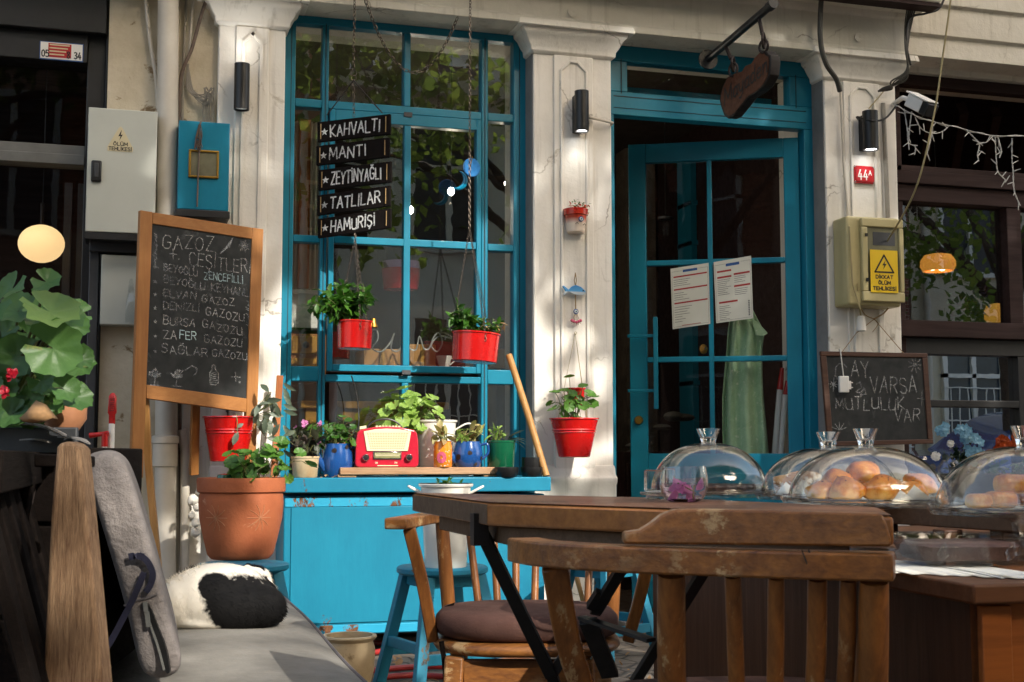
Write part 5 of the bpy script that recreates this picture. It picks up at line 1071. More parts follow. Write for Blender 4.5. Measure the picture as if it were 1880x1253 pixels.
# icicle string lights
b, bl_ = MB(), MB()
mainw = spline([at(1640, 190, -.1), at(1665, 205, -.15), at(1700, 220, -.2), at(1760, 235, -.2), at(1820, 249, -.2), at(1900, 250, -.2)], 8); b.tube(mainw, .002, 5); b.tube([q + V((0, .003, -.006 * math.sin(i))) for i, q in enumerate(mainw)], .002, 5)
def icicle(pts):
    pp = spline([at(x, y, -.2) for x, y in pts], 7)
    for s in (0, 3.14): b.tube([q + V((math.cos(i * 1.3 + s), math.sin(i * 1.3 + s), 0)) * .0024 for i, q in enumerate(pp)], .0017, 5)
    for i in range(2, len(pp), 4):
        d = rdir(-.3); d.y *= .4; d.normalize(); bl_.tube([pp[i], pp[i] + d * .022, pp[i] + d * .04], [.0028, .0028, .0016], 6)
for pts in ([(1660, 200), (1666, 240), (1668, 262), (1680, 270), (1679, 285)], [(1674, 205), (1670, 235), (1668, 262)], [(1680, 215), (1690, 235), (1708, 245), (1728, 243), (1741, 233)], [(1713, 228), (1710, 250), (1702, 282)], [(1775, 240), (1790, 255), (1798, 265), (1795, 285), (1797, 297)], [(1823, 250), (1810, 262), (1798, 262)], [(1827, 252), (1829, 290), (1832, 315), (1845, 330), (1846, 335)], [(1832, 252), (1838, 275), (1835, 290)], [(1858, 254), (1858, 290), (1860, 315), (1862, 350), (1873, 378)]): icicle(pts)
o = thing('icicle_string_lights', 'unlit white icicle string lights strung across the right shopfront', 'string lights', at(1660, 200, -.2)); b.build('cord', m['cablew'], o); bl_.build('bulbs', simple('clear plastic bulbs', C('cfccc4'), None, .2, 5, 0), o)
# electricity meter box
YM = -.14; a, c = at(1556, 480, YM), at(1660, 480, YM); z1, z0 = (Zf(1600, 402, YM)), Zf(1600, 562, YM); k = mpp(a)
o = thing('electric_meter_box', 'yellowed plastic electric meter box with a yellow danger sign', 'box', ((a.x + c.x) / 2, YM, z0))
MB().box((a.x, YM, z0 + .0), (c.x - .02, -.0, z1 + .01)).build('case', m['meter'], o, .014, seg=3)
b = MB(); x0, x1 = at(1583, 480, YM - .02).x, at(1660, 480, YM - .02).x; w0, w1, v1, v0 = at(1594, 480, YM - .02).x, at(1652, 480, YM - .02).x, Zf(1620, 418, YM - .02), Zf(1620, 536, YM - .02)
for bx in ((x0, x1, v1, z1), (x0, x1, z0 + .02, v0), (x0, w0, v0, v1), (w1, x1, v0, v1)): b.box((bx[0], YM - .022, bx[2]), (bx[1], YM, bx[3]))
cv = b.build('cover', m['meter'], o, .006)
MB().box((w0 - .004, YM - .012, v0 - .004), (w1 + .004, YM - .006, v1 + .004)).build('cover_window', simple('grey meter glass', C('7f7c63'), C('66634e'), .15, 5, 0, coat=.5), o)
b = MB(); b.box((at(1600, 435, YM).x, YM - .0135, Zf(1620, 452, YM)), (at(1640, 435, YM).x, YM - .0115, Zf(1620, 428, YM))); b.build('meter_dial', m['darkmetal'], o); b = MB(); b.box((w0 - .016, YM - .03, v1 - .05), (w0 - .004, YM - .02, v1 - .035)); b.box((w0 - .016, YM - .03, v0 + .05), (w0 - .004, YM - .02, v0 + .065)); b.build('clip', m['black'], o)
s0_, s1, t1, t0 = at(1597, 500, YM - .02).x, at(1647, 500, YM - .02).x, Zf(1620, 460, YM - .02), Zf(1620, 538, YM - .02)
sg = MB().box((s0_, YM - .027, t0), (s1, YM - .025, t1)).build('danger_sign', m['yellow'], o); sw, sh_ = s1 - s0_, t1 - t0
b = MB(); cx = s0_ + sw * .5; ty, by = t0 + sh_ * .88, t0 + sh_ * .48; hw = sw * .34; N = V((0, -1, 0)); y = YM - .0278
for q0, q1 in (((cx - hw, by), (cx + hw, by)), ((cx + hw, by), (cx, ty)), ((cx, ty), (cx - hw, by))): stroke(b, [V((q0[0], y, q0[1])), V((q1[0], y, q1[1]))], N, sw * .055)
b.prism([V((cx + x * sw, y, by + z * sh_)) for x, z in ((.06, .29), (-.07, .16), (.0, .165), (-.04, .06), (.09, .2), (.01, .195))], (0, -.0004, 0))
for i, tx in enumerate(('DİKKAT', 'ÖLÜM', 'TEHLİKESİ')):
    w_ = sw * (.62, .44, .84)[i]; write(b, tx, (cx - w_ / 2, y, t0 + sh_ * (.33 - .135 * i)), (1, 0, 0), ZZ, sh_ * .075, sw * .03, fit=w_)
b.build('lettering', m['ink'], sg)
b = MB(); b.tube([V((a.x + .02, YM + .05, z1)), V((a.x + .012, YM - .005, z1 - .05)), V((a.x + .02, YM - .01, z0 + .1)), V((a.x + .06, YM - .01, z0 - .02))], .004, 6); tag(b.build('cable', m['wire']), 'pale cord looped round the left edge of the meter box', 'cord')
p = at(1581, 595, -.07); k = mpp(p); o = thing('socket_connector', 'small white cable socket hanging below the meter box', 'socket', p)
MB().lathe([(0, -13 * k), (8.5 * k, -13 * k), (9 * k, -8 * k), (7 * k, 13 * k), (4 * k, 15 * k), (0, 15 * k)], p, 16).build('body', m['white'], o); MB().lathe([(0, -13.4 * k), (7.6 * k, -13.2 * k)], p, 14).build('opening', m['ink'], o); MB().tube([p + ZZ * 14 * k, at(1577, 560, -.12), at(1574, 520, -.15)], .004, 6).build('cord', m['wire'], o)
b = MB(); kn = at(1605, 586, -.05); a, c = at(1545, 648, -.09), at(1660, 650, -.09)
b.tube([a, at(1572, 612, -.05), kn], .002, 5); b.tube([c, kn], .002, 5); b.tube(spline([kn, at(1588, 578, -.08), at(1578, 560, -.1)], 4), .003, 5); b.tube(spline([kn, at(1622, 576, -.06), at(1634, 562, -.08)], 4), .004, 5); b.tube(spline([kn, at(1612, 595, -.06), at(1602, 610, -.06)], 4), .0018, 5); b.ball(kn, .006, 8)
tag(b.build('twine', m['rope']), 'knotted jute twine tied under the meter box holding the chalkboard', 'twine')
# second chalkboard
YB = -.10; tl2, tr2, br2, bl2 = at(1507, 645, YB), at(1703, 649, YB), at(1714, 815, YB - .02), at(1521, 820, YB - .02)
o = thing('small_chalkboard', 'small brown framed chalkboard hung on twine with a happiness message in chalk', 'chalkboard', (tl2 + br2) / 2)
def B2(u, v): return tl2.lerp(tr2, u).lerp(bl2.lerp(br2, u), v)
def b2bar(mb, u0, v0, u1, v1, t=.018): mb.prism([B2(u0, v0), B2(u1, v0), B2(u1, v1), B2(u0, v1)], (0, t, 0))
fw_ = wood('walnut frame', C('54382a'), C('3f281c'), 'X', 1, .5)
for nm, q in (('frame_top', (0, 0, 1, .05)), ('frame_bottom', (0, .95, 1, 1)), ('frame_side', (0, .0505, .05, .9495)), ('frame_side', (.95, .0505, 1, .9495))): b = MB(); b2bar(b, *q); b.build(nm, fw_, o, .003)
b = MB(); b.prism([B2(.04, .04) + V((0, .006, 0)), B2(.96, .04) + V((0, .006, 0)), B2(.96, .96) + V((0, .006, 0)), B2(.04, .96) + V((0, .006, 0))], (0, .008, 0)); bd = b.build('board', m['board'], o)
A = {n: MB() for n in ('chalk', 'chalk_lo')}; k2 = mpp(tl2); ux2 = (tr2 - tl2).normalized(); N2 = V((0, -1, 0))
def p2_(px, py): q = at(px, py, YB + .003); q.y = YB + .003 - .02 * (py - 645) / 170; return q
for txt, x0, y0, x1, y1, h, mt_ in (('Ç', 1533, 696, 1553, 698, 28, 'chalk_lo'), ('AY', 1562, 694, 1594, 695, 30, 'chalk'), ('VARSA', 1597, 724, 1681, 722, 29, 'chalk'), ('M', 1532, 752, 1546, 752, 20, 'chalk_lo'), ('UTLULUK', 1550, 752, 1658, 752, 22, 'chalk'), ('VAR', 1640, 776, 1686, 774, 22, 'chalk')):
    a, c = p2_(x0, y0), p2_(x1, y1); write(A[mt_], txt, a, c - a, ZZ, h * k2, 2 * k2, jit=.1, fit=(c - a).length)
stroke(A['chalk_lo'], [p2_(x, y) for x, y in ((1570, 706), (1578, 702), (1580, 712), (1570, 720), (1576, 722), (1586, 714), (1588, 724), (1578, 726), (1584, 712))], N2, 2 * k2)
c = p2_(1679, 670)
for i in range(9): a_ = i * .698; stroke(A['chalk'], [c + (ux2 * math.cos(a_) + ZZ * math.sin(a_)) * 7 * k2, c + (ux2 * math.cos(a_) + ZZ * math.sin(a_)) * 15 * k2], N2, 1.6 * k2)
star5(A['chalk'], c, ux2, ZZ, 5.5 * k2); star5(A['chalk_lo'], c, ux2, -ZZ, 5.5 * k2)
for cx, cy, r_ in ((1690, 733, 8), (1529, 706, 9)):
    for dx_, dy_ in ((1, .1), (-.1, 1.4), (.6, .6), (.6, -.6)) if cx < 1600 else ((1, .1), (-.1, 1.5)): stroke(A['chalk'], [p2_(cx - dx_ * r_, cy - dy_ * r_), p2_(cx + dx_ * r_, cy + dy_ * r_)], N2, 1.6 * k2)
for i in range(5): stroke(A['chalk_lo'], [p2_(1538, 790), p2_(1538 + 14 * math.cos(R(20 + i * 35)), 790 - 14 * math.sin(R(20 + i * 35)))], N2, 1.5 * k2)
for n_, b in A.items(): b.build('chalk_writing', m[n_], bd)
p = at(1549, 706, YB - .03); k = mpp(p); o = thing('phone_charger', 'white phone charger plug dangling on its cable over the small chalkboard', 'charger', p); rq = M.Translation(p) @ M.Rotation(R(-14), 4, 'Z')
MB().box((-9 * k, -.012, -15 * k), (9 * k, .012, 15 * k), rq).build('plug_body', m['white'], o, .004, seg=3); b = MB(); b.box((9 * k, -.008, -9 * k), (13 * k, .008, 6 * k), rq); b.tube([rq @ V((11 * k, 0, 4 * k)), rq @ V((17 * k, 0, 3 * k))], .0022, 6); b.tube([rq @ V((11 * k, 0, -5 * k)), rq @ V((17 * k, 0, -6 * k))], .0022, 6); b.build('prongs', m['white'], o)
MB().tube(spline([p + V((0, 0, 15 * k)), at(1546, 670, YB - .03), at(1543, 645, YB - .02), at(1541, 643, YB + .01), at(1543, 660, YB + .03)], 5), .0032, 6).build('cable', m['cablew'], o)

# ---------------------------------------------------------------- things seen through the open door
def leafq(px, py, off=.012):                             # a point just behind / before the leaf's glass
    u, z = leafpx(px, py); return DM @ V((u, off, z))
for i, (q, lb) in enumerate((((1231, 494), (1301, 483), (1304, 595), (1235, 605)), 'menu sheet with three long red bands taped to the left door pane'), ) if 0 else enumerate(((((1231, 494), (1301, 483), (1304, 595), (1235, 605)), 'menu sheet with three long red bands taped left of the door mullion'), (((1310, 482), (1379, 470), (1383, 585), (1315, 594)), 'menu sheet with short red headings in columns taped right of the door mullion'))):
    tl_, tr_, br2_, bl2_ = [leafq(*w_, -.004) for w_ in q]
    o = thing('menu_sheet', lb, 'menu', (tl_ + br2_) / 2, 0, 'menus taped to the door glass'); nn_ = (bl2_ - tl_).cross(tr_ - tl_).normalized(); nn_ = -nn_ if nn_.dot(CP - tl_) < 0 else nn_
    sh_ = MB().prism([tl_, tr_, br2_, bl2_], -nn_ * .0012).build('sheet', m['paper'], o)
    def Q(u, v): return tl_.lerp(tr_, u).lerp(bl2_.lerp(br2_, u), v) + nn_ * .0004
    def rc(mb, u0, v0, u1, v1): mb.add([Q(u0, v1), Q(u1, v1), Q(u1, v0), Q(u0, v0)], [(0, 1, 2, 3)])
    br_b, bb, bt = MB(), MB(), MB()
    rc(bb, .32, .05, .7, .09) if i == 0 else rc(bb, .32, .06, .68, .105)
    for e in ((.03, .06, .3, .064), (.72, .06, .97, .064), (.03, .97, .97, .974), (.03, .06, .035, .97), (.965, .06, .97, .97)): rc(bt, *e)
    if i == 0:
        for v in (.14, .35, .575): rc(br_b, .07, v, .95, v + .025); 
        rws = [(.07, .2 + j * .032, rnd(.25, .45)) for j in range(4)] + [(.07, .42 + j * .036, rnd(.15, .4)) for j in range(4)] + [(.07, .65 + j * .04, rnd(.2, .5)) for j in range(7)]
        rc(br_b, .25, .955, .75, .965)
    else:
        for e in ((.08, .16, .46, .19), (.08, .255, .46, .285), (.52, .235, .95, .265), (.52, .43, .95, .46), (.1, .665, .6, .695)): rc(br_b, *e)
        rws = [(.08, .31 + j * .03, rnd(.2, .36)) for j in range(9)] + [(.53, .29 + j * .03, rnd(.15, .35)) for j in range(4)] + [(.53, .49 + j * .03, rnd(.15, .35)) for j in range(4)] + [(.1, .74 + j * .03, rnd(.15, .42)) for j in range(8)]
        for j in range(9): rc(bt, .88, .7 + j * .028, .92, .72 + j * .028)
    for u, v, l in rws: rc(bt, u, v, u + l, v + .007)
    br_b.build('red_bands', m['menured'], sh_); bb.build('blue_heading', m['menublue'], sh_); bt.build('small_print', m['inkgrey'], sh_)
# print dress on a hook behind the leaf
DD = (hp - CP).dot(F0) + .24
o = thing('print_dress', 'pale green flower print dress hanging behind the door glass', 'dress', pd(1365, 830, DD)); rings = []
for py, xl, xr in ((556, 1352, 1376), (580, 1340, 1388), (610, 1336, 1404), (640, 1334, 1400), (680, 1330, 1400), (730, 1326, 1402), (790, 1326, 1408), (850, 1328, 1412), (930, 1326, 1416)):
    row = []
    for i in range(41):
        t_ = i / 40; a_ = t_ * 6.2832; px = lerp(xl, xr, .5 - .5 * math.cos(a_)); fold = math.sin(t_ * 50 + py * .004 + math.sin(t_ * 9)) * .034 * min(1, (py - 530) / 90)
        row.append(pd(px, py, DD - (.07 * math.sin(a_)) + fold))
    rings.append(row[:-1])
MB().loft(rings).build('cloth', m['greencloth'], o, ang=180); b = MB(); b.prism([pd(x, y, DD - .1) for x, y in ((1380, 585), (1392, 592), (1410, 612), (1402, 618), (1388, 616))], F0 * .02); b.build('collar', m['greencloth'], o, .004)
o = thing('squeegee', 'pair of white poles with red grip leaning inside behind the door', 'squeegee', pd(1430, 835, DD)); MB().tube([pd(1432, 715, DD), pd(1421, 850, DD), pd(1412, 960, DD)], .016, 12).tube([pd(1441, 725, DD), pd(1432, 850, DD), pd(1424, 960, DD)], .015, 12).build('poles', m['white'], o); MB().tube([pd(1436, 676, DD), pd(1432, 716, DD)], [.011, .018], 12).tube([pd(1446, 700, DD), pd(1441, 727, DD)], .012, 12).build('grip', m['redp'], o)
p = leafq(1291, 640, .05); k = mpp(p); o = thing('wooden_disc_ornament', 'round yellow wooden disc behind the left door pane', 'knob', p); MB().ball(p, (8 * k, 4 * k, 9 * k), 16).build('disc', m['yelwood'], o); MB().ball(p + V((2 * k, -4 * k, 1 * k)), 1.8 * k, 8).build('pin', m['chrome'], o)
# dim shelves with glassware deep in the room
shf = thing('wall_shelf_unit', 'dim blue shelves of glassware at the back of the cafe room', 'shelf', (xi1 - .4, 2.6, 0)); b = MB()
YS2 = 2.3
for z in (Zf(1350, 372, YS2), Zf(1350, 445, YS2), Zf(1350, 560, YS2), Zf(1350, 700, YS2)): b.box((U(1270, 400, YS2), YS2, z - .03), (U(1475, 400, YS2), YS2 + .25, z))
for px in (1270, 1372, 1440): b.box((U(px, 400, YS2), YS2 + .01, .03), (U(px, 400, YS2) + .04, YS2 + .24, 2.95))
b.build('shelves', m['blue'], shf)
zs = [Zf(1350, 372, YS2), Zf(1350, 445, YS2), Zf(1350, 560, YS2), Zf(1350, 700, YS2)]
n_ = 0
for z in zs:
    for px in range(1282, 1470, 24):
        if random.random() < .3: continue
        x = U(px, 400, YS2); h_ = rnd(.09, .17); r_ = rnd(.03, .05); q = V((x, YS2 + .1, z)); o = thing('glass_jar', 'dim jar or glass standing on the blue shelves inside the door', 'jar', q, 0, 'glassware on the shelves inside')
        MB().lathe([(0, 0), (r_, 0), (r_, h_ * .7), (r_ * .7, h_ * .85), (r_ * .7, h_), (r_ * .6, h_), (r_ * .6, h_ * .86), (0, .01)], q, 16).build('jar', random.choice([m['clear'], m['enamel'], m['clear'], m['redin']]), o)
p = at(1222, 418, 1.6); k = mpp(p); o = thing('hanging_glass_lantern', 'clear glass jar lantern hanging inside the doorway', 'lantern', p); MB().lathe([(0, -18 * k), (12 * k, -18 * k), (13 * k, -14 * k), (13 * k, 12 * k), (10 * k, 16 * k)], p, 20).build('jar', m['clear'], o); MB().lathe([(10 * k, 15 * k), (14 * k, 15 * k), (14 * k, 19 * k), (0, 20 * k)], p, 20).build('lid', m['darkmetal'], o); MB().tube([p + ZZ * 20 * k, V((p.x, p.y, 3.1))], .004, 5).build('cord', m['cableb'], o)
b = MB()
for i in range(7): q = V((U(1160 + rnd(0, 110), 800, 1.9), 1.9 + rnd() * .2, Zf(1200, 800 + rnd() * 40, 1.9))); b.ball(q, (rnd(.06, .1), .05, rnd(.02, .035)), 10)
tag(b.build('folded_linen', simple('grey linen', C('77756c'), C('55534c'), .9, 9, .4)), 'pale heap of folded linen on a dark stand inside the door', 'linen'); o = thing('dark_stand', 'dark wooden stand under folded linen inside the door', 'stand', (U(1200, 900, 1.9), 1.9, 0)); MB().box((U(1140, 900, 1.7), 1.65, .03), (U(1290, 900, 1.7), 2.2, Zf(1200, 830, 1.9))).build('carcass', m['brown'], o, .005)
MB().box((U(1145, 900, 1.7), 1.63, .1), (U(1285, 900, 1.7), 1.652, Zf(1200, 850, 1.9))).build('door_panel', m['brown'], o, .004)
# behind the window: sideboard, wall, hanging pot, bulbs, chairs
YI = 1.35; o = thing('sideboard', 'yellow wooden sideboard with panelled doors seen behind the lower window panes', 'sideboard', (U(690, 800, YI), YI, 0)); zt_ = Zf(690, 738, YI); x0, x1 = U(560, 800, YI), U(812, 800, YI)
MB().box((x0, YI, .03), (x1, YI + .4, zt_ - .04)).build('carcass', m['yelwood'], o, .004); MB().box((x0 - .03, YI - .03, zt_ - .04), (x1 + .03, YI + .42, zt_)).build('top', m['yelwood'], o, .004)
n_ = 3
for i in range(n_):
    a = lerp(x0, x1, i / n_) + .02; c = lerp(x0, x1, (i + 1) / n_) - .02; MB().box((a, YI - .015, .15), (c, YI, zt_ - .1)).build('door', m['yelwood'], o, .004); MB().box((a + .05, YI - .018, .2), (c - .05, YI - .012, zt_ - .16)).build('door_inset', m['darkwall'], o)
MB().box((U(500, 700, 2.2), 2.2, 0), (U(965, 700, 2.2), 2.3, Zf(690, 560, 2.2))).build('partition', m['darkwall'], bld)
p = at(736, 515, .6); k = mpp(p); o = thing('hanging_red_pot', 'dim red pot with lilac liner hanging inside behind the window', 'pot', p); MB().lathe([(0, -18 * k), (32 * k, -18 * k), (36 * k, 20 * k), (34 * k, 20 * k), (30 * k, -12 * k)], p, 28).build('pot', m['red'], o); MB().lathe([(33 * k, 16 * k), (34 * k, 34 * k), (31 * k, 34 * k), (30 * k, 18 * k)], p, 28).build('liner', simple('lilac plastic', C('b79ad0'), None, .5), o)
b = MB(); chain(b, [p + V((-30 * k, 0, 20 * k)), p + ZZ * 1.0], .02, .005, .0015); chain(b, [p + V((30 * k, 0, 20 * k)), p + ZZ * 1.0], .02, .005, .0015); b.build('chain', m['chain'], o)
# clutter just inside the glass, in the sun
def inbox(name, label, cat, px0, py0, px1, py1, Y, dep, mt_, part='body', bev=.004):
    a, c = at(px0, (py0 + py1) / 2, Y), at(px1, (py0 + py1) / 2, Y); o = thing(name, label, cat, (a.x, Y, Zf(px0, py1, Y))); MB().box((a.x, Y, Zf(px0, py1, Y)), (c.x, Y + dep, Zf(px0, py0, Y))).build(part, mt_, o, bev); return o, a, c
o, a, c = inbox('white_cupboard', 'white painted cupboard close behind the left window panes', 'cupboard', 522, 534, 598, 602, .32, .4, m['white']); zc = Zf(540, 540, .32)
MB().box((a.x - .02, .30, zc), (c.x + .02, .72, zc + .02)).build('top', m['white'], o, .003); MB().box((a.x, .315, Zf(540, 606, .32)), (c.x, .72, Zf(540, 602, .32))).build('shadow_gap', m['black'], o)
o, a, c = inbox('wooden_chest', 'brown wooden chest with black knob below the white cupboard', 'chest', 522, 612, 598, 695, .32, .4, m['oakx']); z1, z0 = Zf(550, 618, .32), Zf(550, 650, .32); MB().box((a.x + .01, .305, z0), (c.x - .01, .32, z1)).build('drawer', m['yelwood'], o, .003); MB().ball(V(((a.x + c.x) / 2, .29, (z0 + z1) / 2)), .016, 12).build('knob', m['black'], o); MB().box((a.x + .01, .305, Zf(550, 690, .32)), (c.x - .01, .32, z0 - .02)).build('drawer', m['yelwood'], o, .003)
b = MB(); x0, x1 = at(526, 480, .42).x, at(602, 480, .42).x; z0, z1 = Zf(560, 532, .42), Zf(560, 225, .42); pts = [V((lerp(x0, x1, i / 60), .42 + .02 * math.sin(i * .9), 0)) for i in range(61)]; b.loft([[q + ZZ * z0 for q in pts], [q + ZZ * z1 for q in pts]], False, False); tag(b.build('curtain', simple('cream net curtain', C('d9d6c8'), C('c4c6b6'), .9, 8, .2), None, solid=.002, ang=180), 'cream pleated curtain behind the left window panes', 'curtain')
b = MB(); xx = at(560, 400, .38).x; b.box((xx - .03, .36, z0), (xx + .02, .40, z1)); tag(b.build('wooden_upright', m['stick']), 'reddish wooden upright in front of the cream curtain', 'post')
for lb, q in (('square kraft cardboard box inside right of the window mullion', (752, 632, 800, 676)), ('low brown cardboard box inside behind the left hanging pot', (668, 640, 735, 676)), ('small kraft box inside under the right hanging pot', (896, 640, 930, 676))):
    o, a, c = inbox('cardboard_box', lb, 'box', *q, .5, .25, simple('kraft cardboard', C('b98a54'), C('a5763f'), .85, 6, .1), 'carton'); MB().box(((a.x + c.x) / 2 - .012, .497, Zf(q[0], q[3], .5)), ((a.x + c.x) / 2 + .012, .5, Zf(q[0], q[1], .5))).build('tape', m['yelwood'], o)
o = thing('inner_shelf', 'dark plank shelf inside the window carrying cardboard boxes', 'shelf', at(745, 680, .5)); MB().box((U(604, 680, .48), .45, Zf(745, 688, .5)), (U(945, 680, .48), .8, Zf(745, 677, .5))).build('board', m['brown'], o, .003); MB().box((U(606, 680, .48), .5, .03), (U(606, 680, .48) + .04, .75, Zf(745, 689, .5))).build('leg', m['brown'], o); MB().box((U(938, 680, .48), .5, .03), (U(938, 680, .48) + .04, .75, Zf(745, 689, .5))).build('leg', m['brown'], o)
b = MB()
b.tube(spline([at(x, y, .4) for x, y in ((668, 632), (676, 612), (690, 606), (694, 622), (684, 640), (700, 646), (716, 630), (724, 612), (718, 640), (732, 644), (744, 622), (752, 640), (764, 642), (770, 618), (778, 640), (788, 640), (796, 620), (806, 612), (812, 630), (802, 646), (792, 634), (806, 618), (830, 622))], 5), .0038, 7)
tag(b.build('neon_lettering', simple('dull neon tube', C('a9aaa6'), None, .3, 4, 0)), 'unlit white neon tube script hanging inside the window, seen from behind', 'neon sign')
o = thing('white_cup', 'small white cup on the inner shelf beside the square box', 'cup', at(815, 676, .5)); q = at(815, 676, .5); MB().lathe([(0, 0), (.025, 0), (.04, .06), (.037, .06), (.023, .006), (0, .005)], q, 20).build('cup', m['enamel'], o); MB().tube([q + V((.036, 0, .05)), q + V((.06, 0, .04)), q + V((.03, 0, .015))], .004, 6).build('handle', m['enamel'], o)
for px, py, Y in ((828, 352, 1.2), (932, 337, 1.2), (753, 386, 1.8)):
    p = at(px, py, Y); k = mpp(p); bl0 = bpy.data.lights.new('bulb_light', 'POINT'); bl0.energy = 1.6; bl0.color = (1, .86, .66); bl0.shadow_soft_size = .004; bo0 = bpy.data.objects.new('bulb_light', bl0); COL.objects.link(bo0); bo0.location = p - ZZ * .06; o = thing('bare_bulb', 'bright bare light bulb glowing behind the window glass', 'bulb', p, 0, 'lit bulbs inside the cafe'); MB().ball(p, (6 * k, 6 * k, 7.5 * k), 14).build('glass_bulb', emit('bulb glow', (1, .95, .85, 1), 22), o); bo0.parent = o; bo0.location = (0, 0, -.07); MB().tube([p + ZZ * 7 * k, p + ZZ * 14 * k], 3.5 * k, 10).build('socket', m['black'], o); MB().tube([p + ZZ * 14 * k, V((p.x, p.y, 3.1))], .003, 5).build('cord', m['cableb'], o)
for i, (px, Y) in enumerate(((600, 1.0), (905, 1.1))):
    q = at(px, 760, Y); o = thing('wooden_chair', ('light wooden chair inside behind the left window panes', 'light wooden chair inside behind the right window panes')[i], 'chair', (q.x, Y, 0), 0, 'chairs inside the cafe')
    MB().box((q.x - .2, Y, .43), (q.x + .2, Y + .4, .46)).build('seat', m['oakx'], o, .005); 
    for sx in (-.18, .18):
        for sy in (.02, .36): MB().box((q.x + sx - .018, Y + sy - .018, .03), (q.x + sx + .018, Y + sy + .018, .9 if sy > .2 else .43)).build('leg', m['oak'], o, .003)
    b = MB(); b.box((q.x - .16, Y + .35, .8), (q.x + .16, Y + .37, .88)); b.box((q.x - .16, Y + .35, .62), (q.x + .16, Y + .37, .67)); b.build('backrest', m['oakx'], o, .003)

# ---------------------------------------------------------------- the brown shop on the right
YR2 = .16
rs = thing('brown_shopfront', 'dark brown wooden shopfront with reflecting windows right of the cafe', 'shopfront', (xC1 + 1.5, YR2, 0)); RX = xC1 + 4
zl2 = Zf(1760, 118, -.05); b = MB()
b.loft([[V((x, .5, zl2)), V((x, YR2 - .02, zl2)), V((x, YR2 - .02, zl2 + .03)), V((x, -.02, zl2 + .035)), V((x, -.02, zl2 + .14)), V((x, -.04, zl2 + .15)), V((x, -.04, zl2 + .3)), V((x, -.06, zl2 + .31)), V((x, -.06, zTop + .3)), V((x, .5, zTop + .3))] for x in (xC1 + .031, RX)]); b.build('lintel', m['plaster'], rs, .003)
f = MB(); YT = YR2 + .02
def zr(py, px=1760): return Zf(px, py, YT)
f.box((xC1 + .005, YT, 0), (U(1658, 500, YT) + .01, YT + .1, zl2)); f.box((xC1, YT - .03, zr(345)), (RX, YT + .08, zr(322))); f.box((xC1, YT - .01, zr(376)), (RX, YT + .09, zr(345) - .001)); f.box((xC1, YT - .04, zr(622)), (RX, YT + .1, zr(592)))
f.box((U(1850, 480, YT), YT - .005, zr(592)), (U(1850, 480, YT) + .09, YT + .08, zr(376))); f.box((xC1, YT + .0, zr(322)), (RX, YT + .05, zr(310))); f.box((xC1, YT, zr(165)), (RX, YT + .06, zl2)); f.build('frame', m['brown'], rs, .004)
f = MB(); f.box((xC1, YT + .01, zr(748)), (RX, YT + .06, zr(735))); f.box((U(1872, 700, YT), YT + .008, 0), (U(1872, 700, YT) + .05, YT + .07, zr(622))); f.box((xC1, YT + .004, zr(652)), (RX, YT + .08, zr(622) - .001)); f.box((xC1, YT - .01, 0), (RX, YT + .1, zr(900))); f.build('lower_frame', m['blackmetal'], rs, .003)
pang = R(0)
MB().box((xC1 + .02, YT + .05, zr(594)), (RX, YT + .054, zr(374))).build('pane', glass('shop window glass', (.8, .8, .8, 1), 1.9, 0, .02, 3.0), rs); MB().box((xC1 + .02, YT + .052, zr(905)), (RX, YT + .056, zr(640))).build('pane', glass('mirror dark glass', (.5, .5, .5, 1), 2.2, 0, .01, 4.5), rs)
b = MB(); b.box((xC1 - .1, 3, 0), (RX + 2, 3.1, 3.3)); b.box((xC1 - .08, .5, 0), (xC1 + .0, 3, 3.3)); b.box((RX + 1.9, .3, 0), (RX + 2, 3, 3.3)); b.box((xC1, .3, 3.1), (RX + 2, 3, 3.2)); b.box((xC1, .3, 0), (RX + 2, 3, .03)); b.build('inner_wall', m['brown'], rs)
b = MB()
for i in range(7): x = U(1690 + i * 60, 280, .6); b.strip([V((x, .5, zr(165))), V((x + .5, 1.4, zr(300)))], (1, 0, 0), .05, .08)
b.build('inner_slats', m['brown'], rs)
p = at(1722, 483, .75); k = mpp(p); o = thing('orange_pendant_lamp', 'glowing orange pendant lamp behind the right shop window', 'lamp', p); MB().lathe([(10 * k, 17 * k), (24 * k, 14 * k), (31 * k, 4 * k), (32 * k, -6 * k), (27 * k, -16 * k), (24 * k, -15 * k), (29 * k, -5 * k), (22 * k, 11 * k)], p, 28).build('shade', emit('orange glass glow', C('f0a040'), .42), o)
for x in (-16, 4): MB().ball(p + V((x * k, -.02, -9 * k)), 7 * k, 12).build('bulb', emit('warm bulb', (1, .8, .5, 1), 4), o)
MB().tube([p + ZZ * 17 * k, V((p.x, p.y, 3.1))], .004, 5).build('cord', m['cableb'], o)
p = at(1832, 575, .9); k = mpp(p); o = thing('yellow_pendant_lamp', 'dim yellow box lamp low in the right shop window', 'lamp', p); MB().box(p + V((-18 * k, -.06, -16 * k)), p + V((18 * k, .06, 16 * k))).build('shade', emit('yellow lamp glow', C('d69a3a'), .3), o, .01); MB().tube([p + ZZ * 16 * k, V((p.x, p.y, 3.1))], .004, 5).build('cord', m['cableb'], o)
lf, sm = MB(), MB(); o = thing('shop_flowers', 'green leaves with purple blooms behind the right shop glass', 'plant', at(1760, 592, .5)); bush(lf, sm, at(1760, 600, .5), .1, .22, 10, 8, 'oval', .05); lf.build('foliage', simple('vivid green leaf', C('2f8a35'), C('1f6a28'), .5), o); sm.build('stem', m['stem'], o); lf = MB(); bush(lf, MB(), at(1800, 600, .5), .07, .25, 8, 7, 'oval', .05); lf.build('purple_bloom', simple('violet petals', C('4d3d8a'), C('3a2d6e'), .6), o)
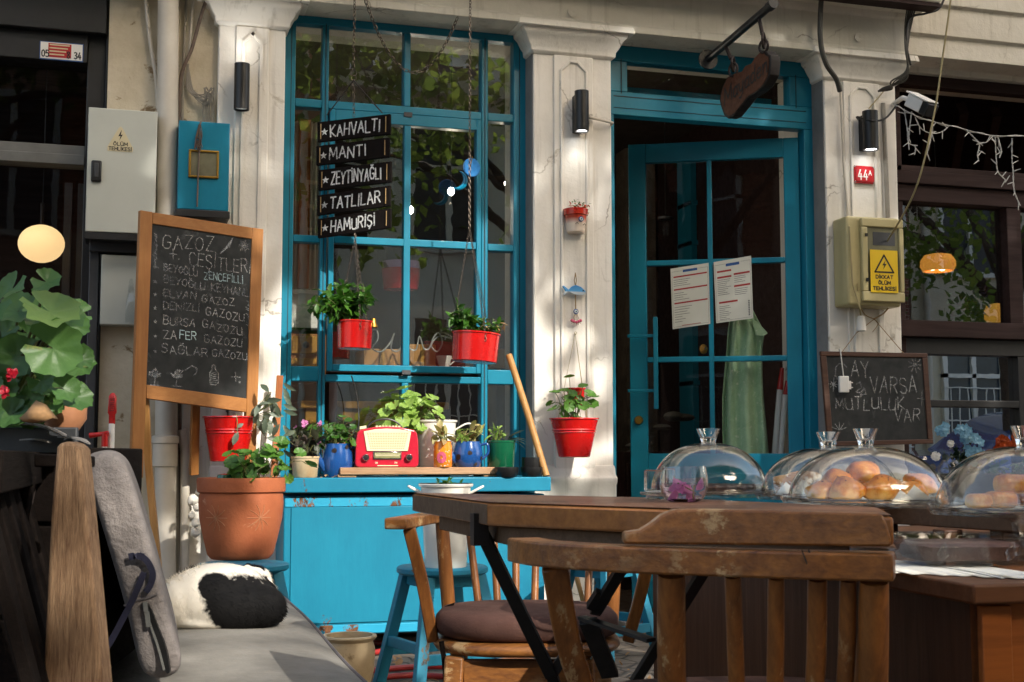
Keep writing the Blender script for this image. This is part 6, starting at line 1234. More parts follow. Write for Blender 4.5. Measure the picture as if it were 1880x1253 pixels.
# flowers in front of the right shop window
pp = at(1770, 900, -.45); o = thing('blue_flower_pot', 'dark potted bush with pale blue silk flowers beside the small chalkboard', 'potted plant', (pp.x, pp.y, 0)); gz = Zf(1770, 870, -.45)
MB().lathe([(0, .0), (.14, 0), (.18, gz - .02), (.19, gz), (.17, gz), (.15, gz * .9), (0, gz * .88)], (pp.x, pp.y, 0), 28).build('pot', m['blackmetal'], o); lf, sm = MB(), MB(); bush(lf, sm, V((pp.x, pp.y, gz * .9)), .16, .24, 16, 8, 'oval', .055); lf.build('foliage', leafmat('dark evergreen leaf', C('1d3320'), C('101d14')), o); sm.build('stem', m['stem'], o); MB().lathe([(0, gz * .93), (.16, gz * .92)], (pp.x, pp.y, 0), 16).build('soil', m['soil'], o)
def blooms(cl, mt_, nm, par, s):
    for px, py, r_ in cl:
        b = MB(); c = at(px, py, -.52); k = mpp(c)
        for i in range(22):
            q = c + rdir() * r_ * k; 
            for j in range(4): leaf_oval(b, q, (RT * math.cos(j * 1.57 + i) + ZZ * math.sin(j * 1.57 + i) - F0 * .3), -F0 + rdir() * .3, s, s * .8, .1)
        b.build(nm, m[mt_], par)
blooms([(1768, 795, 12), (1785, 815, 16), (1790, 838, 14), (1776, 800, 10), (1730, 788, 9)], 'petalblue', 'blue_bloom', o, .018); blooms([(1718, 838, 6), (1745, 815, 4)], 'white', 'white_bloom', o, .01)
pp = at(1850, 900, -.45); o = thing('orange_flower_pot', 'potted plant with orange marigold blooms by the right shop window', 'potted plant', (pp.x, pp.y, 0)); gz = Zf(1850, 870, -.45)
MB().lathe([(0, .0), (.13, 0), (.17, gz - .02), (.18, gz), (.16, gz), (0, gz * .88)], (pp.x, pp.y, 0), 28).build('pot', m['terra'], o); lf, sm = MB(), MB(); bush(lf, sm, V((pp.x, pp.y, gz * .9)), .14, .2, 14, 8, 'oval', .05); lf.build('foliage', m['basil'], o); sm.build('stem', m['stem'], o); blooms([(1840, 812, 8), (1858, 822, 10), (1868, 806, 7), (1835, 825, 6)], 'petalor', 'orange_bloom', o, .018)
# ---------------------------------------------------------------- foreground, placed by distance from the eye
def cc(x, d, z): q = CP + RT * x + F0 * d; q.z = z; return q
SZ = .40
fr_, nr_ = pz(521, 1086, SZ), pz(700, 1262, SZ); be = (fr_ - nr_).normalized(); bl_dir = V((-be.y, be.x, 0)); nr_ = nr_ - be * .55
bn = thing('garden_bench', 'weathered wooden bench with dark slatted back and thick end post', 'bench', (nr_.x, nr_.y, 0))
fl_, nl2 = fr_ + bl_dir * .50, nr_ + bl_dir * .50
b = MB(); b.prism([q - ZZ * .075 for q in (fr_ + be * .01, nr_, nl2, fl_ + be * .01)], (0, 0, -.05)); b.build('seat_board', m['slat'], bn, .004)
for q in (fr_ - be * .1, nr_ + be * .1):
    for s in (.04, .46): c = q + bl_dir * s; c.z = 0; MB().box(c - V((.025, .025, 0)), c + V((.025, .025, SZ - .125))).build('leg', m['slat'], bn, .003)
lean = (bl_dir * .28 + ZZ * 1).normalized()
for i in range(16):
    q = nl2.lerp(fl_, (i + .5) / 16) + bl_dir * .02 - ZZ * .12; MB().strip([q, q + lean * .52], be, .075, .02).build('back_slat', m['slat'], bn, .003)
q0, q1 = nl2 + bl_dir * .14 + ZZ * .41 - be * .0, fl_ + bl_dir * .14 + ZZ * .41; MB().strip([q0, q1], ZZ, .06, .03).build('top_rail', m['slat'], bn, .003)
DP = 2.02; b = MB(); b.prism([pd(x, y, DP) for x, y in ((103, 822), (108, 814), (122, 811), (138, 815), (147, 826), (165, 1010), (188, 1260), (192, 1420), (60, 1420), (78, 1250), (92, 950))], F0 * .055); b.build('end_post', m['post'], bn, .006)
b = MB(); b.prism([pd(x, y, 2.2) for x, y in ((62, 833), (165, 838), (165, 858), (62, 858))], F0 * .03); b.prism([pd(x, y, 2.3) for x, y in ((20, 842), (60, 880), (24, 1080), (-60, 1180), (-60, 960))], F0 * .02); b.build('cross_rail', m['slat'], bn, .003)
b = MB(); b.strip([pd(168, 1120, 2.12), pd(160, 1253, 2.08), pd(155, 1330, 2.05)], RT, .02, .01); b.build('metal_strap', m['greymetal'], bn)
# seat cushion with piping
sc_ = thing('bench_seat_cushion', 'flat grey fabric seat cushion covering the bench', 'cushion', (fr_ + nr_) / 2); N_ = 26; W_ = 10; rows = []
L_ = (fr_ - nr_).length; vs, fs = [], []
for i in range(N_ + 1):
    for j in range(W_ + 1):
        u, v = i / N_, j / W_; q = nr_.lerp(fr_, u) + bl_dir * .5 * v; e = min(u, 1 - u) * L_; e2 = min(v, 1 - v) * .5; edge = min(e, e2)
        q.z = SZ - .018 * max(0, 1 - edge / .05) ** 2 + .004 * math.sin(u * 11 + v * 3) + .003 * math.sin(v * 9 - u * 5); vs.append(q)
for i in range(N_):
    for j in range(W_): a = i * (W_ + 1) + j; fs.append((a, a + W_ + 1, a + W_ + 2, a + 1))
b = MB(); b.add(vs, [f[::-1] for f in fs]); rim = [i * (W_ + 1) for i in range(N_ + 1)] + [N_ * (W_ + 1) + j for j in range(1, W_ + 1)] + [i * (W_ + 1) + W_ for i in range(N_ - 1, -1, -1)] + [j for j in range(W_ - 1, 0, -1)]
n0 = len(b.v); low = [V((b.v[i].x, b.v[i].y, SZ - .072)) for i in rim]; b.v += low; n = len(rim); b.f += [(rim[i], rim[(i + 1) % n], n0 + (i + 1) % n, n0 + i) for i in range(n)]; b.f.append(tuple(range(n0, n0 + n)))
b.build('pad', m['seat'], sc_); b2 = MB(); b2.tube([b.v[i] + ZZ * .001 for i in rim], .0042, 6, closed=True); b2.build('piping', m['piping'], sc_)
# back cushion leaning on the slats
DCu = 2.35; out = [(160, 850), (172, 843), (190, 839), (208, 840), (224, 848), (236, 868), (252, 918), (272, 985), (290, 1050), (308, 1120), (322, 1172), (332, 1204), (328, 1226), (312, 1239), (290, 1243), (268, 1236), (254, 1216), (240, 1150), (222, 1080), (200, 1005), (178, 935), (158, 880)]
bk = thing('back_cushion', 'mauve grey back cushion leaning with navy strap and open zip', 'cushion', pd(300, 1243, DCu)); b = MB(); ends = []
cen = sum((pd(x, y, DCu) for x, y in out), V((0, 0, 0))) / len(out)
for t_, s in ((0, .6), (.004, .86), (.016, 1.02), (.035, 1.07), (.3, 1.08), (.6, 1.05), (.9, 1), (.94, .9), (.95, .6)):
    ends.append([cen + (pd(x, y, DCu) - cen) * s + be * (t_ - .0) + rdir() * .0012 for x, y in out])
b.loft(ends); b.build('pad', m['cushion'], bk, sub=2, ang=180)
def on(px, py, off=-.004): return pd(px, py, DCu) + F0 * off
b = MB(); 
for pts, w in ((((240, 1022), (252, 1020), (268, 1022)), .022), (((258, 1018), (274, 1030), (284, 1052), (280, 1072), (271, 1086)), .02), (((268, 1050), (252, 1090), (232, 1130), (205, 1180), (188, 1200)), .02)):
    b.strip(spline([on(x, y, -.012) for x, y in pts], 5), RT, w * .55, .003)
b.build('strap', m['strap'], bk); b = MB(); b.strip(spline([on(x, y, .0) for x, y in ((268, 1106), (280, 1140), (296, 1185), (310, 1236))], 6), RT, [.004, .007, .009, .011, .012, .013, .013, .013, .013, .014, .014, .015, .015, .015, .014, .012, .01, .008, .004], .01); b.build('zip_opening', m['black'], bk)
b = MB(); b.strip(spline([on(x - 5, y, -.004) for x, y in ((268, 1106), (280, 1140), (296, 1185), (308, 1230))], 6), RT, .004, .004); b.strip([on(269, 1104, -.008), on(271, 1122, -.01)], RT, .007, .004); b.strip([on(272, 1122, -.009), on(276, 1150, -.01)], RT, .008, .003); b.build('zip', m['greymetal'], bk)
b = MB(); b.strip(spline([on(x, y, -.002) for x, y in ((228, 1112), (252, 1102), (270, 1098), (290, 1090))], 4), F0, .003, .003); b.build('seam', m['piping'], bk)

# ---------------------------------------------------------------- the sleeping cat
cp_ = pz(410, 1149, SZ + .001); kc = mpp(cp_); cat = thing('cat', 'white and black cat curled up asleep on the bench cushion', 'cat', cp_, -YAW)
EL = [((-10, 0, 44), (104, 84, 70)), ((62, -22, 37), (57, 58, 42)), ((-62, -12, 40), (58, 66, 54)), ((20, -40, 36), (80, 52, 46)), ((46, 50, 76), (33, 32, 31)), ((66, 30, 60), (26, 30, 20)), ((35, 40, 100), (9, 6, 13)), ((57, 40, 94), (10, 6, 12)), ((0, 0, 12), (112, 84, 20))]
ft = NT('cat fur'); co = ft.coord(); sp_ = ft.new('ShaderNodeSeparateXYZ'); ft.link(co, sp_.inputs[0]); wob = ft.math('MULTIPLY', ft.math('SUBTRACT', ft.noise(co, 60, 6), .5), .8)
def ell(cx, cz, rx, rz, sh=0.0):
    x = ft.math('SUBTRACT', sp_.outputs[0], cx * kc); z = ft.math('SUBTRACT', sp_.outputs[2], cz * kc); z = ft.math('ADD', z, ft.math('MULTIPLY', x, sh))
    a = ft.math('POWER', ft.math('ABSOLUTE', ft.math('DIVIDE', x, rx * kc)), 2.0); c = ft.math('POWER', ft.math('ABSOLUTE', ft.math('DIVIDE', z, rz * kc)), 2.0)
    e_ = ft.math('MULTIPLY', ft.math('SUBTRACT', 1.14, ft.math('ADD', ft.math('ADD', a, c), wob)), 3.6); return ft.math('MINIMUM', ft.math('MAXIMUM', e_, 0.0), 1.0)
front = ft.math('LESS_THAN', sp_.outputs[1], 34 * kc); patch = ft.math('MULTIPLY', ft.math('MAXIMUM', ell(72, 26, 90, 62, .35), ell(2, 74, 34, 26, .2)), front)
headp = ft.math('MULTIPLY', ell(38, 100, 30, 18), ft.math('GREATER_THAN', sp_.outputs[1], 36 * kc)); backp = ft.math('MULTIPLY', ell(-95, 78, 52, 26, -.4), ft.math('GREATER_THAN', sp_.outputs[1], -8 * kc))
msk = ft.math('MAXIMUM', patch, ft.math('MAXIMUM', headp, backp)); ft.base(ft.mix(msk, ft.mix(ft.noise(co, 20, 3), C('f3ede0'), C('e0d6c4')), C('070606'))); ft.set(Roughness=.85); ft.p.inputs['Specular IOR Level'].default_value = .25
b = MB()
for c, r in EL: b.ball(V(c) * kc, V(r) * kc, 28)
b.v = [V((p.x, p.y, max(p.z, 0))) for p in b.v]
body = b.build('body', ft.m, cat, local=True, ang=180); q = body.modifiers.new('fuse', 'REMESH'); q.mode = 'VOXEL'; q.voxel_size = .0055; q.use_smooth_shade = True; q = body.modifiers.new('soft', 'SMOOTH'); q.factor = .6; q.iterations = 7
h = MB(); nh = 0
def inside(p, skip): return any(i != skip and sum(((p[j] - EL[i][0][j]) / EL[i][1][j]) ** 2 for j in range(3)) < .93 for i in range(len(EL)))
for i, (c, r) in enumerate(EL[:8]):
    for _ in range(int(14000 * (r[0] * r[1] + r[1] * r[2] + r[0] * r[2]) / 24000)):
        u = rdir(); p = V((c[0] + u.x * r[0], c[1] + u.y * r[1], c[2] + u.z * r[2]))
        if p.z < 2 or inside(p, i): continue
        n = V((u.x / r[0], u.y / r[1], u.z / r[2])).normalized(); fl = V((.9, -.25, -.55)) if p.x > -40 else V((.5, -.2, -.8)); t_ = (fl - n * fl.dot(n)); d = (n * .45 + t_ * .9 + rdir() * .25).normalized()
        L = (4.5 if i in (6, 7) else 14) * rnd(.7, 1.2); s = d.cross(n)
        if s.length < 1e-4: continue
        s.normalize(); w = .5; p -= n * 4.5
        q1 = p + d * L * .55; q2 = p + d * L - n * L * .14
        h.add([(p - s * w) * kc, (p + s * w) * kc, (q1 + s * w * .7) * kc, (q1 - s * w * .7) * kc, q2 * kc], [(0, 1, 2, 3), (3, 2, 4)])
h.v = [V((p.x, p.y, max(p.z, .001))) for p in h.v]
h.build('fur', ft.m, cat, local=True, flat=True)

# ---------------------------------------------------------------- dark planter with the big geranium
DPl = 2.5; a, c = pd(-260, 800, DPl), pd(128, 800, DPl); zt_ = pd(60, 792, DPl).z
pl = thing('wooden_planter_trough', 'old dark wooden planter trough with torn lining and large geranium', 'planter', (c.x - .2, c.y, 0)); pm_ = M.Translation(V((c.x, c.y, 0))) @ M(((RT.x, F0.x, 0, 0), (RT.y, F0.y, 0, 0), (0, 0, 1, 0), (0, 0, 0, 1)))
for i in range(5): MB().box((-.9, 0, zt_ * i / 5 + .004), (0, .03, zt_ * (i + 1) / 5 - .004 - (.03 if i == 4 else 0)), pm_).build('front_board', m['slat'], pl, .004)
MB().box((-.03, .031, 0), (0, .5, zt_ - .03), pm_).build('end_board', m['slat'], pl, .004); MB().box((-.9, .031, 0), (-.031, .5, zt_ - .1), pm_).build('soil', m['soil'], pl)
b = MB(); b.strip([pm_ @ V((-.9, -.012, zt_ - .02)), pm_ @ V((.02, -.012, zt_ - .018))], ZZ, .05, .012); b.build('top_band', m['darkmetal'], pl, .003)
b = MB()
for x0, y0, x1, y1, w in ((60, 778, 122, 802, .035), (118, 803, 162, 812, .03), (44, 808, 92, 812, .02), (-40, 782, 60, 780, .04)): b.strip(spline([pd(x0, y0, DPl - .03), pd((x0 + x1) / 2, (y0 + y1) / 2 - 3, DPl - .05), pd(x1, y1, DPl - .04)], 4), F0, w, .003)
b.build('torn_lining', simple('dusty torn plastic', C('6a6a6c'), C('8d857c'), .5, 20, .4), pl)
b = MB(); b.prism([pd(x, y, DPl - .05) for x, y in ((-60, 860), (34, 858), (64, 880), (24, 1075), (-60, 1160))], F0 * .02); b.build('leaning_board', wood('grey weathered board', C('423733'), C('2b2422'), 'Z', 1, .8, .5), pl, .003)
lf, sm, l3 = MB(), MB(), MB(); root = pd(-10, 800, DPl + .12)
for px, py, r_, dd, nx, nz in ((85, 517, 33, .02, .2, .5), (20, 530, 42, .1, -.2, .55), (-15, 560, 50, .0, -.1, .35), (30, 570, 46, .05, .1, .5), (118, 582, 46, .06, .35, .75), (140, 600, 30, .12, .4, .4), (98, 640, 66, -.02, .1, .12), (30, 655, 52, .05, -.1, .15), (150, 655, 28, .1, .4, .2), (75, 700, 30, .0, 0, .2), (120, 715, 34, .0, .3, .3), (140, 730, 38, .02, .45, .55), (60, 735, 34, .05, -.1, .3), (20, 760, 40, .02, 0, .3), (95, 745, 26, .08, .2, .1), (0, 700, 44, .08, -.2, .2), (-20, 640, 50, .1, -.2, .3), (50, 612, 34, .12, 0, .3), (10, 610, 36, .08, -.2, .4), (55, 770, 24, .1, 0, .2), (-25, 770, 45, .0, 0, .3)):
    q = pd(px, py, 2.32 + dd * 1.6); k = mpp(q); n = (RT * nx + ZZ * nz * .9 - F0 * .75 + rdir() * .12).normalized(); d = (RT * (1 if px > 30 else -.6) - ZZ * .5 + rdir() * .3); leaf_round(lf, q, n, d, r_ * k * .8, 7, .3)
    sm.tube(spline([q + F0 * .006, q.lerp(root, .4) + ZZ * .03 + F0 * .03, root], 5), .0032, 5)
for i in range(44):
    px, py = rnd(-60, 150), rnd(560, 785); q = pd(px, py, rnd(2.36, 2.62)); k = mpp(q); leaf_round(lf, q, (RT * rnd(-.3, .5) + ZZ * rnd(.1, .8) - F0 * .7), RT * rnd() - ZZ * rnd(0, 1), rnd(18, 34) * k, 7, .3); sm.tube(spline([q + F0 * .006, q.lerp(root, .4) + ZZ * .03 + F0 * .03, root], 4), .003, 5)
q = pd(92, 570, 2.29); k = mpp(q); leaf_round(l3, q, (ZZ * .75 - F0 * .6 + RT * .35), RT * .9 - ZZ * .4, 52 * k, 7, .25)
lf.build('foliage', m['leafbig'], pl); l3.build('yellow_edged_leaf', leafmat('yellowing leaf', C('6d8540'), C('5a7836'), C('b3912f')), pl); sm.build('stem', m['stem'], pl)
l3 = MB(); q = pd(52, 752, 2.3); k = mpp(q)
l3.loft([[pd(x, y, 2.3 + dz) for x, y, dz in row] for row in (((36, 768, 0), (48, 758, -.03), (58, 746, -.02), (66, 736, .0)), ((44, 774, 0), (60, 768, -.05), (78, 756, -.05), (84, 744, 0)), ((60, 777, 0), (78, 775, -.04), (96, 768, -.03), (106, 770, 0)))], False, False); l3.build('dry_leaf', m['dryleaf'], pl, solid=.002)
b = MB()
for px, py, r_ in ((20, 688, 12), (10, 718, 10)):
    for i in range(16): leaf_oval(b, pd(px, py, 2.28) + rdir() * r_ * k * .5, rdir(), -F0 + rdir() * .5, 11 * k, 10 * k)
b.build('red_flower', m['petalred'], pl)
b = MB(); b.lathe([(0, -.04), (.03, -.045), (.046, -.02), (.046, .02), (.036, .045), (0, .05)], pd(118, 752, 2.75), 16); tag(b.build('clay_jar', m['terra2']), 'brown rounded clay jar half hidden behind the big geranium', 'jar')

# ---------------------------------------------------------------- floor things
q = pz(640, 1275, 0); o = thing('beige_ceramic_planter', 'empty cream glazed planter standing on the paving beside the bench', 'planter', q); D = (q - CP).dot(F0); k = mpp(q); zr_ = pd(640, 1166, D).z
MB().lathe([(0, 0), (34 * k, 0), (36 * k, .006), (46 * k, zr_ * .4), (48 * k, zr_ * .75), (44 * k, zr_ * .9), (48 * k, zr_ * .94), (51 * k, zr_ * .97), (50 * k, zr_), (43 * k, zr_), (42 * k, zr_ * .85), (0, zr_ * .84)], q, 40).build('pot', m['beige'], o); MB().lathe([(0, zr_ * .87), (42 * k, zr_ * .86)], q, 20).build('soil', m['soil'], o)
b = MB()
for pts in (((560, 1225), (640, 1205), (700, 1196), (745, 1183)), ((650, 1235), (720, 1228), (790, 1224), (860, 1226)), ((690, 1245), (760, 1240), (830, 1243), (900, 1238)), ((560, 1190), (650, 1180), (745, 1184))): b.tube(spline([pz(x, y, .016) for x, y in pts], 8), .012, 10)
tag(b.build('garden_hose', m['hosered']), 'coiled red garden hose lying on the paving under the blue cabinet', 'hose')
q = pz(948, 1290, 0); o = thing('terracotta_pot', 'plain terracotta pot on the ground beneath the brown chair', 'pot', q); D = (q - CP).dot(F0); k = mpp(q); zr_ = pd(948, 1214, D).z
MB().lathe([(0, 0), (32 * k, 0), (40 * k, zr_ * .6), (40 * k, zr_ * .62), (44 * k, zr_ * .64), (45 * k, zr_), (40 * k, zr_), (36 * k, zr_ * .6), (0, zr_ * .6)], q, 32).build('pot', m['terra2'], o)
q = pz(1108, 1205, 0); stool((q.x, q.y), .40, .155, 'plain worn blue stool near the open door', R(30))
b = MB(); b.tube([at(1045, 1010, -.35), at(1075, 1120, -.42)], .011, 10); tag(b.build('broom_handle', m['pole']), 'short wooden pole leaning behind the plain blue stool', 'broom handle')
b = MB()
for i in range(90): q = pz(rnd(560, 1240), rnd(1195, 1260), .004); leaf_oval(b, q + V((0, 0, rnd(0, .01))), rdir(), ZZ + rdir() * .4, rnd(.02, .05), rnd(.012, .03))
tag(b.build('fallen_leaves', m['dryleaf']), 'dry brown leaves scattered over the paving near the door', 'leaves')['kind'] = 'stuff'

# ---------------------------------------------------------------- chairs
def px_cc(px, d, z): r0 = pd(px, YH, d); r0.z = z; return r0
def spindle(par, nm, a, mid, c, ra, rc, flat=0):
    pts = spline([a, mid, c], 5); b = MB()
    if flat: b.strip(pts, flat, [lerp(ra, rc, i / (len(pts) - 1)) for i in range(len(pts))], .018)
    else: b.tube(pts, [lerp(ra, rc, i / (len(pts) - 1)) * (1 + .06 * math.sin(math.pi * i / (len(pts) - 1))) for i in range(len(pts))], 12)
    b.build(nm, m['chairz'], par, .003 if flat else 0)
def seat_pad(par, c, rx, ry, z0, t_, ang_, mt_, nm):
    rm_ = M.Rotation(ang_, 4, 'Z'); b = MB(); rings = []
    for r_, z in ((.0, 0), (.9, 0), (.97, t_ * .12), (1, t_ * .4), (.99, t_ * .7), (.93, t_ * .93), (.8, t_), (0, t_ * 1.05)):
        ring = []
        for i in range(40):
            a = i * .15708; s, cx = math.sin(a), math.cos(a); e = (abs(s) ** 2.8 + abs(cx) ** 2.8) ** (-1 / 2.8); ring.append(V(c) * 1 + rm_ @ V((cx * e * rx * max(r_, .001), s * e * ry * max(r_, .001), 0)) + ZZ * (z0 - c.z + z))
        rings.append(ring)
    b.loft(rings, False); return b.build(nm, mt_, par, ang=60)
ch = thing('wooden_chair', 'brown spindle back wooden chair with cushion facing us behind the table', 'chair', cc(.03, 3.3, 0), 0, 'brown wooden terrace chairs'); zr2 = .687
path = spline([px_cc(727, 3.08, zr2 - .012), px_cc(752, 3.2, zr2 - .012), px_cc(800, 3.42, zr2 - .012), px_cc(880, 3.54, zr2 - .012), px_cc(975, 3.58, zr2 - .012), px_cc(1070, 3.54, zr2 - .012), px_cc(1140, 3.42, zr2 - .012), px_cc(1190, 3.2, zr2 - .012), px_cc(1222, 3.08, zr2 - .012)], 5)
MB().strip(path, ZZ, .026, .055).build('back_rail', m['chair'], ch, .004); b = MB(); b.strip([q + ZZ * .026 for q in path[12:-12]], ZZ, .028, .04); b.build('crest', m['chair'], ch, .004)
zs_ = .40
for nm, xt, dt, xb, db, ra, rc, fl in (('arm_support', 752, 3.15, 797, 3.2, .03, .028, RT), ('back_post', 812, 3.42, 828, 3.42, .0175, .0175, 0), ('spindle', 860, 3.5, 884, 3.44, .0095, .0095, 0), ('spindle', 905, 3.54, 916, 3.46, .0095, .0095, 0), ('spindle', 947, 3.56, 947, 3.47, .0095, .0095, 0), ('spindle', 985, 3.57, 980, 3.47, .0095, .0095, 0), ('spindle', 1040, 3.55, 1036, 3.46, .0115, .0115, 0), ('spindle', 1085, 3.52, 1075, 3.45, .0095, .0095, 0), ('back_post', 1131, 3.43, 1120, 3.42, .0175, .0175, 0), ('arm_support', 1200, 3.15, 1150, 3.2, .03, .028, RT)):
    a, c = px_cc(xt, dt, zr2 - .026), px_cc(xb, db, zs_ - .012); spindle(ch, nm, a, a.lerp(c, .5) + RT * (.004 if fl else 0), c, ra, rc, fl)
ct = cc(.036, 3.27, zs_); seat_pad(ch, ct, .228, .215, zs_ - .032, .032, -YAW, m['chair'], 'seat'); seat_pad(ch, ct, .225, .2, zs_ + .001, .062, -YAW, m['brownfab'], 'cushion')
for sx, sy in ((-.17, -.16), (.17, -.16), (-.17, .16), (.17, .16)):
    a = ct + RT * sx + F0 * sy; c = ct + RT * sx * 1.12 + F0 * sy * 1.12; a.z = zs_ - .033; c.z = 0; MB().strip([a, c], RT, .045, .04).build('leg', m['chair'], ch, .006)
for s in (-1, 1): a, c = ct + RT * .17 * s - F0 * .16, ct + RT * .17 * s + F0 * .16; a.z = c.z = .2; MB().strip([a, c], ZZ, .03, .02).build('stretcher', m['chair'], ch, .003)
a, c = ct - RT * .15 - F0 * .16, ct + RT * .15 - F0 * .16; a.z = c.z = zs_ - .07; MB().strip([a, c], ZZ, .06, .022).build('apron', m['chair'], ch, .003)
b = MB(); q = px_cc(812, 3.12, zs_); b.strip(spline([q, q + RT * .01 - ZZ * .1, q - RT * .01 - ZZ * .24], 4), RT, .012, .002); b.prism([px_cc(818, 3.3, .46), px_cc(836, 3.3, .47), px_cc(832, 3.3, .45)], F0 * .004); b.build('cushion_tie', m['slat'], ch)
# near chair, seen from behind
ch = thing('wooden_chair', 'nearest brown wooden chair with worn cracked back rail seen from behind', 'chair', cc(.3, 1.7, 0), 0, 'brown wooden terrace chairs')
def drail(px): return lerp(1.60, 1.475, (px - 1145) / 495) if px > 1145 else lerp(1.70, 1.60, (px - 957) / 188)
path = spline([px_cc(960, 1.76, .708), px_cc(1010, 1.68, .708), px_cc(1145, 1.60, .708), px_cc(1300, 1.555, .708), px_cc(1480, 1.51, .708), px_cc(1560, 1.497, .708), px_cc(1637, 1.482, .708)], 6)
MB().strip(path, ZZ, .031, .046).build('back_rail', m['chair'], ch, .003)
b = MB(); ptop = ((1145, 999), (1145, 978), (1175, 974), (1195, 962), (1215, 946), (1240, 936), (1300, 935), (1620, 943), (1628, 960), (1637, 990), (1637, 1004.5)); b.prism([pd(x, y, drail(x) - .02) for x, y in ptop], F0 * .03); b.build('crest', m['chair'], ch, .003)
b = MB(); b.strip([pd(1484, 1010, drail(1484) - .0245), pd(1499, 1040, drail(1499) - .0245)], RT, .0016, .002); b.strip([pd(1472, 1010, drail(1484) - .0245), pd(1482, 1036, drail(1499) - .0245)], RT, .0008, .002); b.build('crack', m['ink'], ch)
for nm, xt, xm, xb, d0_, ra, rc, fl in (('arm_support', 1018, 1050, 1118, 1.68, .034, .03, RT), ('back_post', 1230, 1229, 1232, 1.575, .0165, .0165, 0), ('spindle', 1342, 1346, 1350, 1.545, .0095, .0095, 0), ('spindle', 1421, 1416, 1406, 1.525, .0095, .0095, 0), ('spindle', 1496, 1488, 1462, 1.51, .011, .0105, 0), ('spindle', 1552, 1542, 1512, 1.50, .0095, .0095, 0), ('back_post', 1599, 1592, 1580, 1.49, .0165, .0165, 0), ('arm_support', 1594, 1580, 1545, 1.76, .03, .028, F0)):
    a, c = px_cc(xt, d0_, .692), px_cc(xb, d0_ + .1, .445); mid = px_cc(xm, d0_ + .045, .57); spindle(ch, nm, a, mid, c, ra, rc, fl)
ct = cc(.325, 1.83, .44); seat_pad(ch, ct, .235, .22, .415, .03, -YAW + R(6), m['chair'], 'seat'); seat_pad(ch, ct, .225, .21, .446, .056, -YAW + R(6), m['brownfab'], 'cushion')
for sx, sy in ((-.17, -.16), (.17, -.16), (-.17, .16), (.17, .16)):
    a = ct + RT * sx + F0 * sy; c = ct + RT * sx * 1.12 + F0 * sy * 1.12; a.z = .414; c.z = 0; MB().strip([a, c], RT, .045, .04).build('leg', m['chair'], ch, .006)
# table
TZ = .762; A_, B_, N__ = pz(895, 922, TZ), pz(758, 905, TZ), pz(1640, 946, TZ); G_, E_ = cc(.50, 1.80, TZ), cc(.26, 2.22, TZ)
tb = thing('cafe_table', 'angular wooden cafe table top on black folding metal legs', 'table', ((A_ + E_) / 2).to_tuple()[:2] + (0,))
poly = [B_, A_, N__, G_, E_]; MB().prism([q - ZZ * .002 for q in poly], (0, 0, -.034)).build('table_edge', m['table'], tb, .004)
c = sum(poly, V((0, 0, 0))) / 5; MB().prism([c + (q - c) * .994 - ZZ * .001 for q in poly], (0, 0, .0012)).build('table_top', m['tabletop'], tb, .001)
MB().prism([q + (q - c).normalized() * .001 - ZZ * .034 for q in (B_, A_)] + [A_ + (A_ - c).normalized() * .001 - ZZ * .004, B_ + (B_ - c).normalized() * .001 - ZZ * .004], (A_ - c).normalized() * -.004).build('end_facing', m['tabledk'], tb)
MB().prism([c + (q - c) * .86 - ZZ * .0365 for q in poly], (0, 0, -.03)).build('apron', m['tabledk'], tb, .003)
def fbar(x0, y0, d0_, x1, y1, d1_, w=.018, t_=.006): MB().strip([pd(x0, y0, d0_), pd(x1, y1, d1_)], RT, w, t_).build('leg_bar', m['blackmetal'], tb, .001)
fbar(880, 968, 2.08, 1012, 1240, 2.2, .02, .016); fbar(1168, 1000, 2.0, 1092, 1125, 2.12, .018, .012); fbar(1310, 1020, 1.9, 1165, 1253, 2.1, .016, .012); fbar(1068, 1134, 2.12, 1196, 1176, 1.98, .018, .006); fbar(1080, 1140, 2.14, 1120, 1240, 2.3, .03, .012); fbar(1012, 1240, 2.2, 1040, 1200, 2.2, .018, .01); fbar(1012, 1235, 2.2, 1060, 1390, 2.35, .018, .016)
b = MB(); b.box((-.012, -.012, -.02), (.012, .012, .03), M.Translation(pd(880, 978, 2.07))); b.build('leg_bracket', m['blackmetal'], tb)
b = MB(); fs_ = [pd(1098, 1110, 2.11)]; b.strip([pd(1090, 1118, 2.105), pd(1108, 1090, 2.09)], RT, .026, .016); b.build('leg_bracket', m['blackmetal'], tb)
# tumbler with pink petals
q = pz(1256, 921, TZ + .001); k = mpp(q); o = thing('glass_tumbler', 'round clear glass with water and pink petals on the table', 'glass', q)
MB().lathe([(0, .001), (26 * k, .0), (34 * k, 4 * k), (41 * k, 14 * k), (44 * k, 30 * k), (43.5 * k, 46 * k), (40 * k, 64 * k), (39 * k, 64 * k), (42 * k, 46 * k), (42.5 * k, 30 * k), (39.5 * k, 15 * k), (32 * k, 6 * k), (0, 4 * k)], q, 40).build('glass', m['crystal'], o); MB().lathe([(0, 5 * k), (32 * k, 6.5 * k), (39 * k, 15 * k), (42 * k, 30 * k), (42 * k, 33 * k), (0, 33 * k)], q, 32).build('water', m['water'], o)
b = MB()
for i in range(11): leaf_oval(b, q + V((rnd(-22, 20) * k, rnd(-14, 14) * k, rnd(14, 30) * k)), rdir(-.1), -F0 + rdir() * .7, 24 * k, 20 * k, .5)
b.build('petals', m['petal'], o); b = MB(); b.tube([q + V((-18 * k, -12 * k, 34 * k)), q + V((4 * k, -16 * k, 22 * k)), q + V((18 * k, -12 * k, 14 * k))], .0012, 5); b.tube([q + V((14 * k, -16 * k, 30 * k)), q + V((10 * k, -18 * k, 16 * k)), q + V((12 * k, -16 * k, 4 * k))], .0015, 5); b.build('stems', m['stem'], o)
